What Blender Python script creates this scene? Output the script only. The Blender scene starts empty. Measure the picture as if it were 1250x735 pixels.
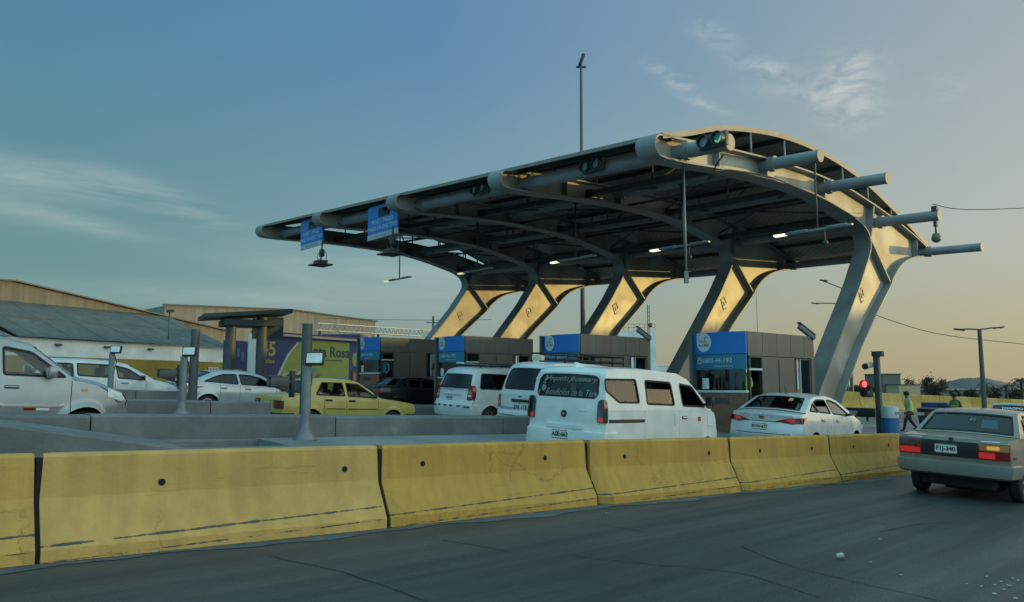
import bpy, bmesh, math, random
from mathutils import Vector, Matrix, Quaternion
rnd = random.Random(11)
SC = bpy.context.scene
COL = SC.collection
PI = math.pi
UX, UY, RX, RY = .751, .660, -.660, .751       # lane direction and row direction of the toll plaza
HEAD = math.atan2(UY, UX)

# ---------------------------------------------------------------- terrain
def interp(t, x):
    if x <= t[0][0]: return t[0][1]
    for a, b in zip(t, t[1:]):
        if x <= b[0]:
            return a[1] + (b[1] - a[1]) * (x - a[0]) / (b[0] - a[0])
    return t[-1][1]
def elev(x, y):
    a = .0468
    if x > 12:
        k = min(x, 60) - 12
        fx = -a * 12 - .036 * k
    elif x < -15: fx = a * (15 + 6 * (1 - math.exp((x + 15) / 6)))
    else: fx = -a * x
    return fx + .010 * max(-10, min(y, 60))
def W(l, r, h=0.0): return Vector((l * UX + r * RX, l * UY + r * RY, h))
def WE(l, r, h=0.0):
    v = W(l, r, h); v.z += elev(v.x, v.y); return v
CAMH, PITCH, FPX = 1.57, math.radians(6.25), 940.0
def A(x, y, Y):
    """spot in the place seen at photo column x, row y, Y metres ahead"""
    a = (x - 625) / FPX; b = (367.5 - y) / FPX
    d = Vector((a, math.cos(PITCH) - b * math.sin(PITCH), math.sin(PITCH) + b * math.cos(PITCH)))
    t = Y / d.y
    return Vector((d.x * t, Y, CAMH + d.z * t))

# ---------------------------------------------------------------- materials
MATS = {}
def M(name, col, rough=.6, metal=0., var=.0, scale=3., bump=0., bscale=40., coat=0., emit=None, estr=0., spec=.5, stretch=None, var2=0., scale2=.6, tint2=None):
    if name in MATS: return MATS[name]
    m = bpy.data.materials.new(name); m.use_nodes = True
    nt = m.node_tree; N = nt.nodes; L = nt.links
    p = N['Principled BSDF']
    p.inputs['Base Color'].default_value = (*col, 1); p.inputs['Roughness'].default_value = rough
    p.inputs['Metallic'].default_value = metal; p.inputs['Coat Weight'].default_value = coat
    p.inputs['Coat Roughness'].default_value = .06
    p.inputs['Specular IOR Level'].default_value = spec
    if emit:
        p.inputs['Emission Color'].default_value = (*emit, 1); p.inputs['Emission Strength'].default_value = estr
    tc = N.new('ShaderNodeTexCoord'); mp = N.new('ShaderNodeMapping')
    L.new(tc.outputs['Object'], mp.inputs[0])
    if stretch: mp.inputs['Scale'].default_value = stretch
    src = None
    if var:
        n = N.new('ShaderNodeTexNoise'); n.inputs['Scale'].default_value = scale; n.inputs['Detail'].default_value = 7; n.inputs['Roughness'].default_value = .65
        L.new(mp.outputs[0], n.inputs['Vector'])
        r = N.new('ShaderNodeValToRGB'); r.color_ramp.elements[0].position = .3; r.color_ramp.elements[1].position = .7
        r.color_ramp.elements[0].color = (*[c * (1 - var) for c in col], 1); r.color_ramp.elements[1].color = (*[min(1, c * (1 + var)) for c in col], 1)
        L.new(n.outputs[0], r.inputs[0]); src = r.outputs[0]
        if var2:
            n2 = N.new('ShaderNodeTexNoise'); n2.inputs['Scale'].default_value = scale2; n2.inputs['Detail'].default_value = 4
            L.new(mp.outputs[0], n2.inputs['Vector'])
            r2 = N.new('ShaderNodeValToRGB'); r2.color_ramp.elements[0].position = .42; r2.color_ramp.elements[1].position = .62
            r2.color_ramp.elements[0].color = (0, 0, 0, 1); r2.color_ramp.elements[1].color = (var2, var2, var2, 1)
            L.new(n2.outputs[0], r2.inputs[0])
            mx = N.new('ShaderNodeMixRGB'); L.new(r2.outputs[0], mx.inputs[0]); L.new(src, mx.inputs[1]); mx.inputs[2].default_value = (*(tint2 or [c * .5 for c in col]), 1)
            src = mx.outputs[0]
        L.new(src, p.inputs['Base Color'])
        rr = N.new('ShaderNodeMapRange'); rr.inputs[3].default_value = max(.02, rough - .12 * (var > 0)); rr.inputs[4].default_value = min(1, rough + .1)
        L.new(n.outputs[0], rr.inputs[0]); L.new(rr.outputs[0], p.inputs['Roughness'])
    if bump:
        n3 = N.new('ShaderNodeTexNoise'); n3.inputs['Scale'].default_value = bscale; n3.inputs['Detail'].default_value = 5
        L.new(mp.outputs[0], n3.inputs['Vector'])
        b = N.new('ShaderNodeBump'); b.inputs['Strength'].default_value = bump; b.inputs['Distance'].default_value = .02
        L.new(n3.outputs[0], b.inputs['Height']); L.new(b.outputs[0], p.inputs['Normal'])
    MATS[name] = m; return m
def glass(name, tint, rough=.03):
    if name in MATS: return MATS[name]
    m = bpy.data.materials.new(name); m.use_nodes = True
    nt = m.node_tree; N = nt.nodes; L = nt.links; N.clear()
    o = N.new('ShaderNodeOutputMaterial'); t = N.new('ShaderNodeBsdfTransparent'); g = N.new('ShaderNodeBsdfGlossy'); mx = N.new('ShaderNodeMixShader'); fr = N.new('ShaderNodeFresnel')
    t.inputs[0].default_value = (*tint, 1); g.inputs['Roughness'].default_value = rough; g.inputs[0].default_value = (.95, .97, 1, 1)
    fr.inputs[0].default_value = 1.62
    L.new(fr.outputs[0], mx.inputs[0]); L.new(t.outputs[0], mx.inputs[1]); L.new(g.outputs[0], mx.inputs[2]); L.new(mx.outputs[0], o.inputs[0])
    MATS[name] = m; return m
def ribbed(name, col, freq, axis='X', var=.2, rough=.6, metal=.0, bstr=.6, streak=(1, 1, 1)):
    """corrugated sheet: ribs across one axis, weathered in streaks"""
    m = M(name, col, rough, metal, var, 1.2, stretch=streak, var2=.5, scale2=.5, tint2=[c * .62 for c in col])
    nt = m.node_tree; N = nt.nodes; L = nt.links; p = N['Principled BSDF']
    tc = N.new('ShaderNodeTexCoord'); w = N.new('ShaderNodeTexWave'); w.bands_direction = axis; w.wave_profile = 'SIN'
    w.inputs['Scale'].default_value = freq; w.inputs['Distortion'].default_value = 0
    L.new(tc.outputs['Object'], w.inputs[0])
    b = N.new('ShaderNodeBump'); b.inputs['Strength'].default_value = bstr; b.inputs['Distance'].default_value = .05
    L.new(w.outputs[1], b.inputs['Height']); L.new(b.outputs[0], p.inputs['Normal'])
    return m

# ---------------------------------------------------------------- mesh builder
class MB:
    def __init__(s): s.v = []; s.f = []; s.m = []; s.s = []
    def add(s, vs, fs, mi=0, smooth=False):
        o = len(s.v); s.v += [tuple(v) for v in vs]
        for f in fs: s.f.append([i + o for i in f]); s.m.append(mi); s.s.append(smooth)
    def box(s, c, d, mi=0, rot=None, bev=0.0):
        hx, hy, hz = d[0] / 2, d[1] / 2, d[2] / 2
        if bev:
            bm = bmesh.new(); bmesh.ops.create_cube(bm, size=1)
            for v in bm.verts: v.co = Vector((v.co.x * d[0], v.co.y * d[1], v.co.z * d[2]))
            bmesh.ops.bevel(bm, geom=bm.edges[:], offset=bev, segments=2, profile=.5, affect='EDGES')
            bm.verts.index_update()
            vs = [v.co.copy() for v in bm.verts]; fs = [[v.index for v in f.verts] for f in bm.faces]; bm.free()
        else:
            vs = [Vector((x, y, z)) for x in (-hx, hx) for y in (-hy, hy) for z in (-hz, hz)]
            fs = [(0, 1, 3, 2), (4, 6, 7, 5), (0, 4, 5, 1), (2, 3, 7, 6), (0, 2, 6, 4), (1, 5, 7, 3)]
        if rot is not None:
            R = Matrix.Rotation(rot, 3, 'Z') if isinstance(rot, (int, float)) else rot
            vs = [R @ v for v in vs]
        s.add([v + Vector(c) for v in vs], fs, mi, bool(bev))
    def cyl(s, p0, p1, r0, r1=None, n=12, mi=0, caps=True):
        p0 = Vector(p0); p1 = Vector(p1); r1 = r0 if r1 is None else r1
        d = (p1 - p0).normalized(); a = d.orthogonal().normalized(); b = d.cross(a)
        vs = []
        for p, r in ((p0, r0), (p1, r1)):
            for k in range(n):
                t = 2 * PI * k / n; vs.append(p + a * (r * math.cos(t)) + b * (r * math.sin(t)))
        s.add(vs, [(k, (k + 1) % n, n + (k + 1) % n, n + k) for k in range(n)], mi, True)
        if caps: s.add(vs, [list(range(n))[::-1], list(range(n, 2 * n))], mi)
    def tube(s, path, r, n=8, mi=0):
        path = [Vector(p) for p in path]; rows = []
        a = None
        for i, p in enumerate(path):
            d = (path[min(i + 1, len(path) - 1)] - path[max(i - 1, 0)]).normalized()
            a = d.orthogonal().normalized() if a is None else (a - d * a.dot(d)).normalized()
            b = d.cross(a); rr = r[i] if isinstance(r, (list, tuple)) else r
            rows.append([p + a * (rr * math.cos(2 * PI * k / n)) + b * (rr * math.sin(2 * PI * k / n)) for k in range(n)])
        vs = [q for row in rows for q in row]; m = len(rows)
        s.add(vs, [(i * n + k, i * n + (k + 1) % n, (i + 1) * n + (k + 1) % n, (i + 1) * n + k) for i in range(m - 1) for k in range(n)], mi, True)
        s.add(vs, [list(range(n))[::-1], list(range((m - 1) * n, m * n))], mi)
    def grid(s, rows, mi=0, smooth=True, skip=None):
        n = len(rows[0]); vs = [q for row in rows for q in row]
        fs = [(i * n + k, i * n + k + 1, (i + 1) * n + k + 1, (i + 1) * n + k) for i in range(len(rows) - 1) for k in range(n - 1) if not (skip and skip(i, k))]
        s.add(vs, fs, mi, smooth)
    def prism(s, poly, vec, mi=0, smooth=False):
        poly = [Vector(p) for p in poly]; n = len(poly); vec = Vector(vec)
        vs = poly + [p + vec for p in poly]
        s.add(vs, [list(range(n))[::-1], list(range(n, 2 * n))], mi)
        s.add(vs, [(k, (k + 1) % n, n + (k + 1) % n, n + k) for k in range(n)], mi, smooth)
    def lathe(s, prof, n=24, mat=None, mi=0):
        vs = []; mat = mat or Matrix()
        for r, z in prof:
            for k in range(n): vs.append(mat @ Vector((r * math.cos(2 * PI * k / n), r * math.sin(2 * PI * k / n), z)))
        s.add(vs, [(i * n + k, i * n + (k + 1) % n, (i + 1) * n + (k + 1) % n, (i + 1) * n + k) for i in range(len(prof) - 1) for k in range(n)], mi, True)
    def ball(s, c, r, mi=0, sc=(1, 1, 1), n=10):
        c = Vector(c)
        rows = [[c + Vector((r * sc[0] * math.sin(PI * i / n) * math.cos(2 * PI * k / (2 * n)), r * sc[1] * math.sin(PI * i / n) * math.sin(2 * PI * k / (2 * n)), r * sc[2] * math.cos(PI * i / n))) for k in range(2 * n + 1)] for i in range(n + 1)]
        s.grid(rows, mi)
    def mesh(s, name, mats, sharp=35):
        me = bpy.data.meshes.new(name); me.from_pydata(s.v, [], s.f)
        for m in (mats if isinstance(mats, (list, tuple)) else [mats]): me.materials.append(m)
        me.polygons.foreach_set('material_index', s.m); me.polygons.foreach_set('use_smooth', s.s)
        bm = bmesh.new(); bm.from_mesh(me)
        bmesh.ops.remove_doubles(bm, verts=bm.verts, dist=2e-5)
        bmesh.ops.recalc_face_normals(bm, faces=bm.faces)
        for e in bm.edges:
            if len(e.link_faces) == 2 and e.calc_face_angle(0) > math.radians(sharp): e.smooth = False
        bm.to_mesh(me); bm.free(); me.update()
        return me
    def build(s, name, mats, parent=None, loc=(0, 0, 0), rotz=0, sharp=35):
        o = bpy.data.objects.new(name, s.mesh(name, mats, sharp)); COL.objects.link(o)
        o.location = loc; o.rotation_euler = (0, 0, rotz)
        if parent is not None: o.parent = parent
        return o
def tag(o, label, cat, group=None):
    o['label'] = label; o['category'] = cat
    if group: o['group'] = group
    return o
def thing(name, label, cat, loc=(0, 0, 0), rotz=0, group=None, rot=None):
    o = bpy.data.objects.new(name, None); COL.objects.link(o); o.empty_display_size = .2
    o.location = loc; o.rotation_euler = rot or (0, 0, rotz)
    return tag(o, label, cat, group)
def struct(o): o['kind'] = 'structure'; return o
def copy_tree(o, parent=None):
    c = o.copy(); COL.objects.link(c)
    if parent is not None: c.parent = parent
    for ch in list(o.children): copy_tree(ch, c)
    return c
TXT = {}
def text_geo(s, size=1., bold=0.0, align='CENTER', shear=0., spacing=1.):
    k = (s, size, bold, align, shear, spacing)
    if k not in TXT:
        cu = bpy.data.curves.new('lettering', 'FONT'); cu.body = s; cu.size = size; cu.align_x = align; cu.align_y = 'CENTER'; cu.offset = bold; cu.shear = shear; cu.space_character = spacing
        cu.extrude = 0; cu.resolution_u = 3
        o = bpy.data.objects.new('lettering', cu); COL.objects.link(o)
        dg = bpy.context.evaluated_depsgraph_get(); me = o.evaluated_get(dg).to_mesh()
        TXT[k] = ([v.co.copy() for v in me.vertices], [list(p.vertices) for p in me.polygons])
        o.evaluated_get(dg).to_mesh_clear(); bpy.data.objects.remove(o); bpy.data.curves.remove(cu)
    return TXT[k]
def put_text(mb, s, origin, xd, yd, size, mi=0, mapf=None, **kw):
    vs, fs = text_geo(s, size, **kw)
    if mapf: mb.add([mapf(v.x, v.y) for v in vs], fs, mi)
    else:
        o = Vector(origin); xd = Vector(xd); yd = Vector(yd); mb.add([o + xd * v.x + yd * v.y for v in vs], fs, mi)
def round_poly(pts, r, n=4):
    out = []; m = len(pts)
    for i in range(m):
        p0 = Vector(pts[i - 1]).to_2d(); p1 = Vector(pts[i]).to_2d(); p2 = Vector(pts[(i + 1) % m]).to_2d()
        rr = r[i] if isinstance(r, (list, tuple)) else r
        a = p1 + (p0 - p1).normalized() * min(rr, (p0 - p1).length * .48); b = p1 + (p2 - p1).normalized() * min(rr, (p2 - p1).length * .48)
        for k in range(n + 1):
            t = k / n; out.append(a * (1 - t) ** 2 + p1 * (2 * t * (1 - t)) + b * t * t)
    return out
def dens(pts, step):
    out = []
    for i in range(len(pts)):
        a = Vector(pts[i]); b = Vector(pts[(i + 1) % len(pts)]); n = max(1, int((b - a).length / step))
        out += [a.lerp(b, k / n) for k in range(n)]
    return out
def shrink(loop, d):
    """inward offset of a closed 2D loop"""
    n = len(loop); area = sum(loop[i][0] * loop[(i + 1) % n][1] - loop[(i + 1) % n][0] * loop[i][1] for i in range(n)); sg = 1 if area > 0 else -1
    out = []
    for i in range(n):
        a, b, c = Vector(loop[i - 1]), Vector(loop[i]), Vector(loop[(i + 1) % n])
        e1 = (b - a); e2 = (c - b)
        if e1.length < 1e-7: e1 = e2
        if e2.length < 1e-7: e2 = e1
        n1 = Vector((-e1.y, e1.x)).normalized() * sg; n2 = Vector((-e2.y, e2.x)).normalized() * sg
        h = (n1 + n2); h = h.normalized() if h.length > 1e-6 else n1
        out.append(b + h * (d / max(.5, h.dot(n1))))
    return out
def fill2d(loops, maxlen=0):
    bm = bmesh.new()
    for lp in loops:
        vs = [bm.verts.new((p[0], p[1], 0)) for p in lp]
        for i in range(len(vs)): bm.edges.new((vs[i - 1], vs[i]))
    bmesh.ops.triangle_fill(bm, use_beauty=True, use_dissolve=False, edges=bm.edges[:])
    if maxlen:                                  # finer triangles so that a curved surface can be followed
        for _ in range(5):
            le = [e for e in bm.edges if e.calc_length() > maxlen]
            if not le: break
            bmesh.ops.subdivide_edges(bm, edges=le, cuts=1); bmesh.ops.triangulate(bm, faces=bm.faces[:])
    bm.verts.index_update(); vs = [(v.co.x, v.co.y) for v in bm.verts]; fs = [[v.index for v in f.verts] for f in bm.faces]; bm.free()
    return vs, fs
def catmull(pts, n=5):
    out = []; P = [Vector(p) for p in pts]
    for i in range(len(P) - 1):
        p0 = P[max(i - 1, 0)]; p1 = P[i]; p2 = P[i + 1]; p3 = P[min(i + 2, len(P) - 1)]
        for k in range(n):
            t = k / n
            out.append(.5 * ((2 * p1) + (p2 - p0) * t + (2 * p0 - 5 * p1 + 4 * p2 - p3) * t * t + (3 * p1 - p0 - 3 * p2 + p3) * t ** 3))
    out.append(P[-1]); return out
# ---------------------------------------------------------------- vehicles
RUBBER = M('black_rubber', (.018, .018, .02), .75, bump=.2, bscale=90)
TRIM = M('black_trim', (.02, .021, .023), .45)
UNDER = M('underbody_dark', (.012, .012, .013), .9)
GLASS = glass('car_glass', (.72, .77, .77)); GLASSD = glass('tinted_car_glass', (.22, .25, .26)); GLASSB = glass('black_film_glass', (.03, .035, .04))
ALLOY = M('alloy_rim', (.5, .51, .53), .3, .85, var=.15)
CHROME = M('chrome', (.7, .7, .7), .15, 1.)
REDL = M('red_lamp_lens', (.28, .012, .015), .15, coat=.6, var=.25, scale=30)
REDLIT = M('red_lamp_lit', (.5, .015, .02), .2, emit=(1, .05, .06), estr=.12)
AMBER = M('amber_lens', (.5, .18, .02), .2, coat=.5); AMBERLIT = M('amber_lamp_lit', (.6, .25, .03), .2, emit=(1, .5, .1), estr=.2)
CLEAR = M('clear_lamp_lens', (.62, .65, .66), .12, coat=.7, var=.25, scale=25)
SMOKE = M('smoked_lens', (.05, .05, .055), .12, coat=.7)
PLATEM = M('plate_white', (.72, .73, .7), .5, var=.1, scale=20); PLATEK = M('plate_black_ink', (.02, .02, .02), .6)
SEATM = M('seat_fabric', (.045, .047, .05), .85, var=.2, scale=8)
WHITEP = M('white_paper', (.72, .74, .75), .7)

def paint(name, col, metal=0., rough=.38, dirt=.12):
    return M(name, col, rough, metal, dirt, 1.3, coat=.45, var2=.35, scale2=2.2, tint2=[c * .72 + .012 for c in col])

def make_wheel(parent, x, y, R, wid, side, style, loc_only=None):
    mb = MB(); Mx = Matrix.Rotation(-PI / 2, 4, 'X')     # lathe axis -> +y
    rr = R * .66
    mb.lathe([(rr, -wid / 2), (R * .9, -wid / 2), (R * .97, -wid * .42), (R, -wid * .3), (R, wid * .3), (R * .97, wid * .42), (R * .9, wid / 2), (R * .72, wid / 2 + .004), (rr, wid * .44)], 32, Mx)
    t = mb.build('wheel', RUBBER, parent, (x, y, R), 0 if side > 0 else PI)
    rb = MB()
    rb.lathe([(rr * 1.0, wid * .46), (rr * .95, wid * .47), (rr * .93, wid * .3), (rr * .9, -wid * .3)], 32, Mx)
    rb.lathe([(0, wid * .1), (rr * .93, wid * .1)], 24, Mx, 1)
    if style == 'steel':
        rb.lathe([(0, wid * .3), (rr * .3, wid * .32), (rr * .5, wid * .24), (rr * .72, wid * .36), (rr * .94, wid * .3)], 24, Mx)
    elif style == 'cover':
        rb.lathe([(0, wid * .44), (rr * .5, wid * .43), (rr * .94, wid * .38)], 24, Mx)
        for k in range(8):
            a = 2 * PI * k / 8
            rb.box((math.cos(a) * rr * .7, wid * .43, math.sin(a) * rr * .7), (rr * .32, .012, rr * .14), 1, Matrix.Rotation(-a, 3, 'Y'))
    else:
        n = 5 if style == 'five' else 7
        rb.lathe([(0, wid * .46), (rr * .17, wid * .45), (rr * .2, wid * .25)], 16, Mx)
        for k in range(n):
            a = 2 * PI * k / n + .3
            for da in ((-.13, .13) if style == 'five' else (0,)):
                aa = a + da
                rb.box((math.cos(aa) * rr * .55, wid * .38, math.sin(aa) * rr * .55), (rr * .84, wid * .16, rr * .13), 0, Matrix.Rotation(-aa, 3, 'Y'))
    r = rb.build('rim', [ALLOY, UNDER], t)
    return t

class Car:
    def __init__(c, S): c.S = S; c.W2 = S['W'] / 2
    def high(c, x): return interp(c.S['sh'], x)
    def hw(c, x, z): return c.W2 * interp(c.S['plan'], x) * interp(c.S['prof'], z)
    def ys(c, x, z):
        zb = c.high(x)
        if z <= zb: return c.hw(x, z)
        d = z - zb
        return c.hw(x, zb) - c.S['tum'] * d - c.S.get('tum2', 0) * d * d
    def xr(c, z): return interp(c.S['rear'], z)
    def xf(c, z): return interp(c.S['front'], z)
    def rear(c, y, z, off=0):
        bow = c.S['bowr']; xe = c.xr(z) + bow; v = min(1, abs(y) / c.hw(xe, z))
        return Vector((c.xr(z) + bow * v ** c.S.get('bp', 2.6) - off, y, z))
    def front(c, y, z, off=0):
        bow = c.S['bowf']; xe = c.xf(z) - bow; v = min(1, abs(y) / c.hw(xe, z))
        return Vector((c.xf(z) - bow * v ** 2.4 + off, y, z))
    def side(c, sg, x, z, off=0): return Vector((x, sg * (c.ys(x, z) + off), z))
    # greenhouse strip: s is the index along S['G'], v across
    def gpt(c, s, v, off=0):
        G = c.S['G']; i = min(int(s), len(G) - 2); t = s - i
        x = G[i][0] + (G[i + 1][0] - G[i][0]) * t; z = G[i][1] + (G[i + 1][1] - G[i][1]) * t; b = G[i][2] + (G[i + 1][2] - G[i][2]) * t
        d = Vector((G[i + 1][0] - G[i][0], 0, G[i + 1][1] - G[i][1])).normalized(); n = Vector((-d.z, 0, d.x))
        y = v * c.ys(x, z); q = 1 - abs(v) ** (c.S.get('bp', 2.6) if s < 1.5 and G[0][0] < .4 else 2.2)
        return Vector((x + b * q, y, z + c.S.get('crown', .045) * q * (min(1, s / 2.) if G[0][0] < .4 else 1))) + n * off
    def decal(c, mb, loop, mapf, off, mi=0, depth=None, step=.06):
        lp = dens(loop, step); vs, fs = fill2d([lp], .12)
        mb.add([mapf(x, y, off) for x, y in vs], fs, mi, True)
        n = len(lp); a = [mapf(p[0], p[1], off) for p in lp]; b = [mapf(p[0], p[1], -(depth or .012)) for p in lp]
        mb.add(a + b, [(k, (k + 1) % n, n + (k + 1) % n, n + k) for k in range(n)], mi)
    def band(c, mb, mapf, loop, w, off, mi=0):
        lp = dens(loop, .08); inn = shrink(lp, w); n = len(lp)
        mb.add([mapf(p[0], p[1], off) for p in lp] + [mapf(p[0], p[1], off) for p in inn], [(k, (k + 1) % n, n + (k + 1) % n, n + k) for k in range(n)], mi, True)

    def build(c, name, label, cat, loc, yaw, pm, group=None, plate=None, tiltdir=None):
        S = c.S; L = S['L']
        e0 = elev(loc[0], loc[1]); lf = (loc[0] + math.cos(yaw) * L, loc[1] + math.sin(yaw) * L)
        pit = math.atan2(elev(*lf) - e0, L)
        sx, sy = -math.sin(yaw), math.cos(yaw)
        rol = math.atan2(elev(loc[0] + sx, loc[1] + sy) - e0, 1)
        q = Matrix.Rotation(yaw, 3, 'Z') @ Matrix.Rotation(-pit, 3, 'Y') @ Matrix.Rotation(rol, 3, 'X')
        root = thing(name, label, cat, (loc[0], loc[1], e0 + .004), group=group, rot=q.to_euler())
        glz = S.get('glass', GLASS)
        body = MB()
        # ---- side panels with wheel arches, split at the door gaps
        Ra = S['arch']; zw = S['R']; wh = S['wheels']; doors = S.get('doors', [])
        def low(x):
            z = interp(S['sill'], x)
            for xw in wh:
                if abs(x - xw) < Ra: z = max(z, zw + math.sqrt(Ra * Ra - (x - xw) ** 2))
            return z
        xs = set([0, L]) | set(round(L * k / 46, 3) for k in range(47))
        for xw in wh:
            for k in range(17):
                xs.add(round(xw + Ra * math.cos(PI * k / 16), 4))
            xs |= {round(xw - Ra - .012, 4), round(xw + Ra + .012, 4)}
        for d in doors: xs |= {round(d - .006, 4), round(d + .006, 4)}
        xs = sorted(x for x in xs if 0 <= x <= L)
        NR = 12
        def column(x, sg):
            lo, hi = low(x), c.high(x); pts = []
            for j in range(NR + 1):
                t = j / NR; z = lo + (hi - lo) * t
                w0 = max(0, 1 - x / max(.45, S['G'][0][0])) ** 2; w1 = max(0, (x - S['G'][-1][0]) / (L - S['G'][-1][0])) ** 2
                xx = x + (c.xr(z) + S['bowr']) * w0 + (c.xf(z) - S['bowf'] - L) * w1
                y = c.hw(xx, z)
                # wheel-arch lip flares out a touch
                for xw in wh:
                    dd = math.hypot(x - xw, z - zw)
                    y += S.get('flare', .018) * math.exp(-((dd - Ra) / .06) ** 2)
                pts.append(Vector((xx, sg * y, z)))
            return pts
        panels = []
        dl = [-1] + doors + [L + 1]
        for i in range(len(dl) - 1):
            panels.append((dl[i], dl[i + 1], 0 < i < len(dl) - 2))
        door_objs = {}
        hd = S.get('handles', [])
        for sg in (-1, 1):
            for a, b, isdoor in panels:
                g = [x for x in xs if a + .005 <= x <= b - .005]
                if len(g) < 2: continue
                rows = [column(x, sg) for x in g]
                if isdoor:
                    mb = MB(); mb.grid(rows)
                    # folded edges so that the gap shows depth
                    for row in (rows[0], rows[-1]): mb.grid([row, [Vector((p.x, p.y - sg * .035, p.z)) for p in row]])
                    door_objs[(sg, a)] = mb.build('door', pm, root)
                else:
                    body.grid(rows)
                    for row, x in ((rows[0], a), (rows[-1], b)):
                        if 0 < x < L: body.grid([row, [Vector((p.x, p.y - sg * .035, p.z)) for p in row]])
            # inner lip of the arches
            for xw in wh:
                rows = []
                for k in range(25):
                    t = PI * k / 24; x = xw + Ra * math.cos(t); z = zw + Ra * math.sin(t)
                    if z < interp(S['sill'], x): z = interp(S['sill'], x)
                    y = c.hw(x, z) + .015
                    rows.append([Vector((x, sg * y, z)), Vector((x, sg * (y - .30), z))])
                body.grid(rows, 1)
        # ---- rear and front fascia, deck, hood
        vv = [-1 + k / 12 for k in range(25)]
        def fascia(fn, z0, z1, n=14):
            return [[fn(v * c.hw((c.xr(z) + S['bowr']) if fn == c.rear else (c.xf(z) - S['bowf']), z), z) for v in vv] for z in [z0 + (z1 - z0) * k / n for k in range(n + 1)]]
        body.grid(fascia(c.rear, interp(S['sill'], 0), c.high(0)))
        body.grid(fascia(c.front, interp(S['sill'], L), c.high(L)))
        G = S['G']; hc = S.get('crown', .045)
        def top(xbase, bow, frontal):
            rows = []; n = 16
            for k in range(n + 1):
                t = k / n; row = []
                for v in vv:
                    q = 1 - abs(v) ** 2.2; za = c.high(L if frontal else 0)
                    yy = v * c.hw((c.xf(za) - S['bowf']) if frontal else (c.xr(za) + S['bowr']), za)
                    xe = (c.front if frontal else c.rear)(yy, za).x
                    xs_ = xbase + ((L if frontal else 0) - xbase) * t
                    xc_ = (c.xf(za) - S['bowf'] - L) if frontal else (c.xr(za) + S['bowr'])
                    xq = xs_ + xc_ * t * t; z = c.high(xs_)
                    bq = bow * q * (1 - t) + (xe - (xq if t == 1 else (L + xc_ if frontal else xc_))) * t * t
                    x = xq + bq
                    row.append(Vector((x, v * c.hw(xq, z), z + hc * q * (1 - t ** 3) + S.get('ridge', 0) * (math.exp(-((abs(v) - .62) / .1) ** 2)) * (1 - t) * (t > .02) * frontal)))
                rows.append(row)
            return rows
        body.grid(top(G[-1][0], G[-1][2], True))
        if G[0][0] > .16: body.grid(top(G[0][0], G[0][2], False))
        # ---- roof strip with the window holes
        srows = set()
        for i in range(len(G) - 1):
            n = max(2, int(math.dist(G[i][:2], G[i + 1][:2]) / .09))
            srows |= {i + k / n for k in range(n)}
        srows.add(len(G) - 1); wins = S['gwin']
        for nm, a, b, vm in wins: srows |= {a, b}
        srows = sorted(srows); srows = [s for i, s in enumerate(srows) if i == 0 or s - srows[i - 1] > .004 or any(abs(s - q) < 1e-9 for w in wins for q in w[1:3])]
        vcols = sorted(set([-1 + k / 10 for k in range(21)]) | {sg * w[3] for w in wins for sg in (-1, 1)})
        def inwin(i, k):
            sm = (srows[i] + srows[i + 1]) / 2; vm = abs(vcols[k] + vcols[k + 1]) / 2
            return any(a < sm < b and vm < m for _, a, b, m in wins)
        body.grid([[c.gpt(s, v) for v in vcols] for s in srows], 0, True, inwin)
        for nm, a, b, m in wins:
            gm = MB(); ss = [s for s in srows if a <= s <= b]; cs = [v for v in vcols if -m - 1e-6 <= v <= m + 1e-6]
            gm.grid([[c.gpt(s, v, -.006) for v in cs] for s in ss])
            # black rubber border with rounded inner corners
            du = .045 * (b - a) / max(.2, math.dist(c.gpt(a, 0), c.gpt(b, 0))); dv = .04 / c.W2
            outer = dens([(a, -m), (a, m), (b, m), (b, -m)], .07)
            inner = round_poly([(a + du, -m + dv), (a + du, m - dv), (b - du, m - dv), (b - du, -m + dv)], S.get('wround', .05))
            vs, fs = fill2d([outer, dens(inner, .07)])
            gm.add([c.gpt(s, v, .002) for s, v in vs], fs, 1, True)
            gm.build(nm, [S.get('rglass', glz) if nm == 'rear_window' else GLASS, RUBBER], root)
            if 'wcorner' in S and nm == 'rear_window':   # body-coloured rounded corners of a van's rear window
                ro = S['wcorner']; cu = ro * (b - a) / max(.2, math.dist(c.gpt(a, 0), c.gpt(b, 0))); cv = ro / c.W2
                for sa, ea in ((1, a), (-1, b)):
                    for sv in (-1, 1):
                        P0 = (ea - .002 * sa, sv * (m + .004)); pts = [P0] + [(ea + sa * cu * (1 - math.sin(t)), sv * (m - cv * (1 - math.cos(t)))) for t in [PI / 2 * k / 6 for k in range(7)]]
                        body.add([c.gpt(s, v, .007) for s, v in pts], [[0, k, k + 1] for k in range(1, len(pts) - 1)], 0, True)
        # ---- side upper with cut windows
        x0, x1 = G[0][0], G[-1][0]
        for sg in (-1, 1):
            outer = [(x0 + (x1 - x0) * k / 40, c.high(x0 + (x1 - x0) * k / 40)) for k in range(41)]
            gg = [c.S['G'][i][:2] for i in range(len(G))][::-1]
            up = []
            for i in range(len(gg) - 1):
                n = max(1, int(math.dist(gg[i], gg[i + 1]) / .09))
                up += [(gg[i][0] + (gg[i + 1][0] - gg[i][0]) * k / n, gg[i][1] + (gg[i + 1][1] - gg[i][1]) * k / n) for k in range(n)]
            loops = [outer + up[1:]]
            wl = []
            for w in S['swin']:
                rp = dens(round_poly(w['p'], w.get('r', .05)), .1); loops.append(rp); wl.append((w, rp))
            vs, fs = fill2d(loops)
            body.add([c.side(sg, x, z) for x, z in vs], fs, 0, True)
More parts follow.
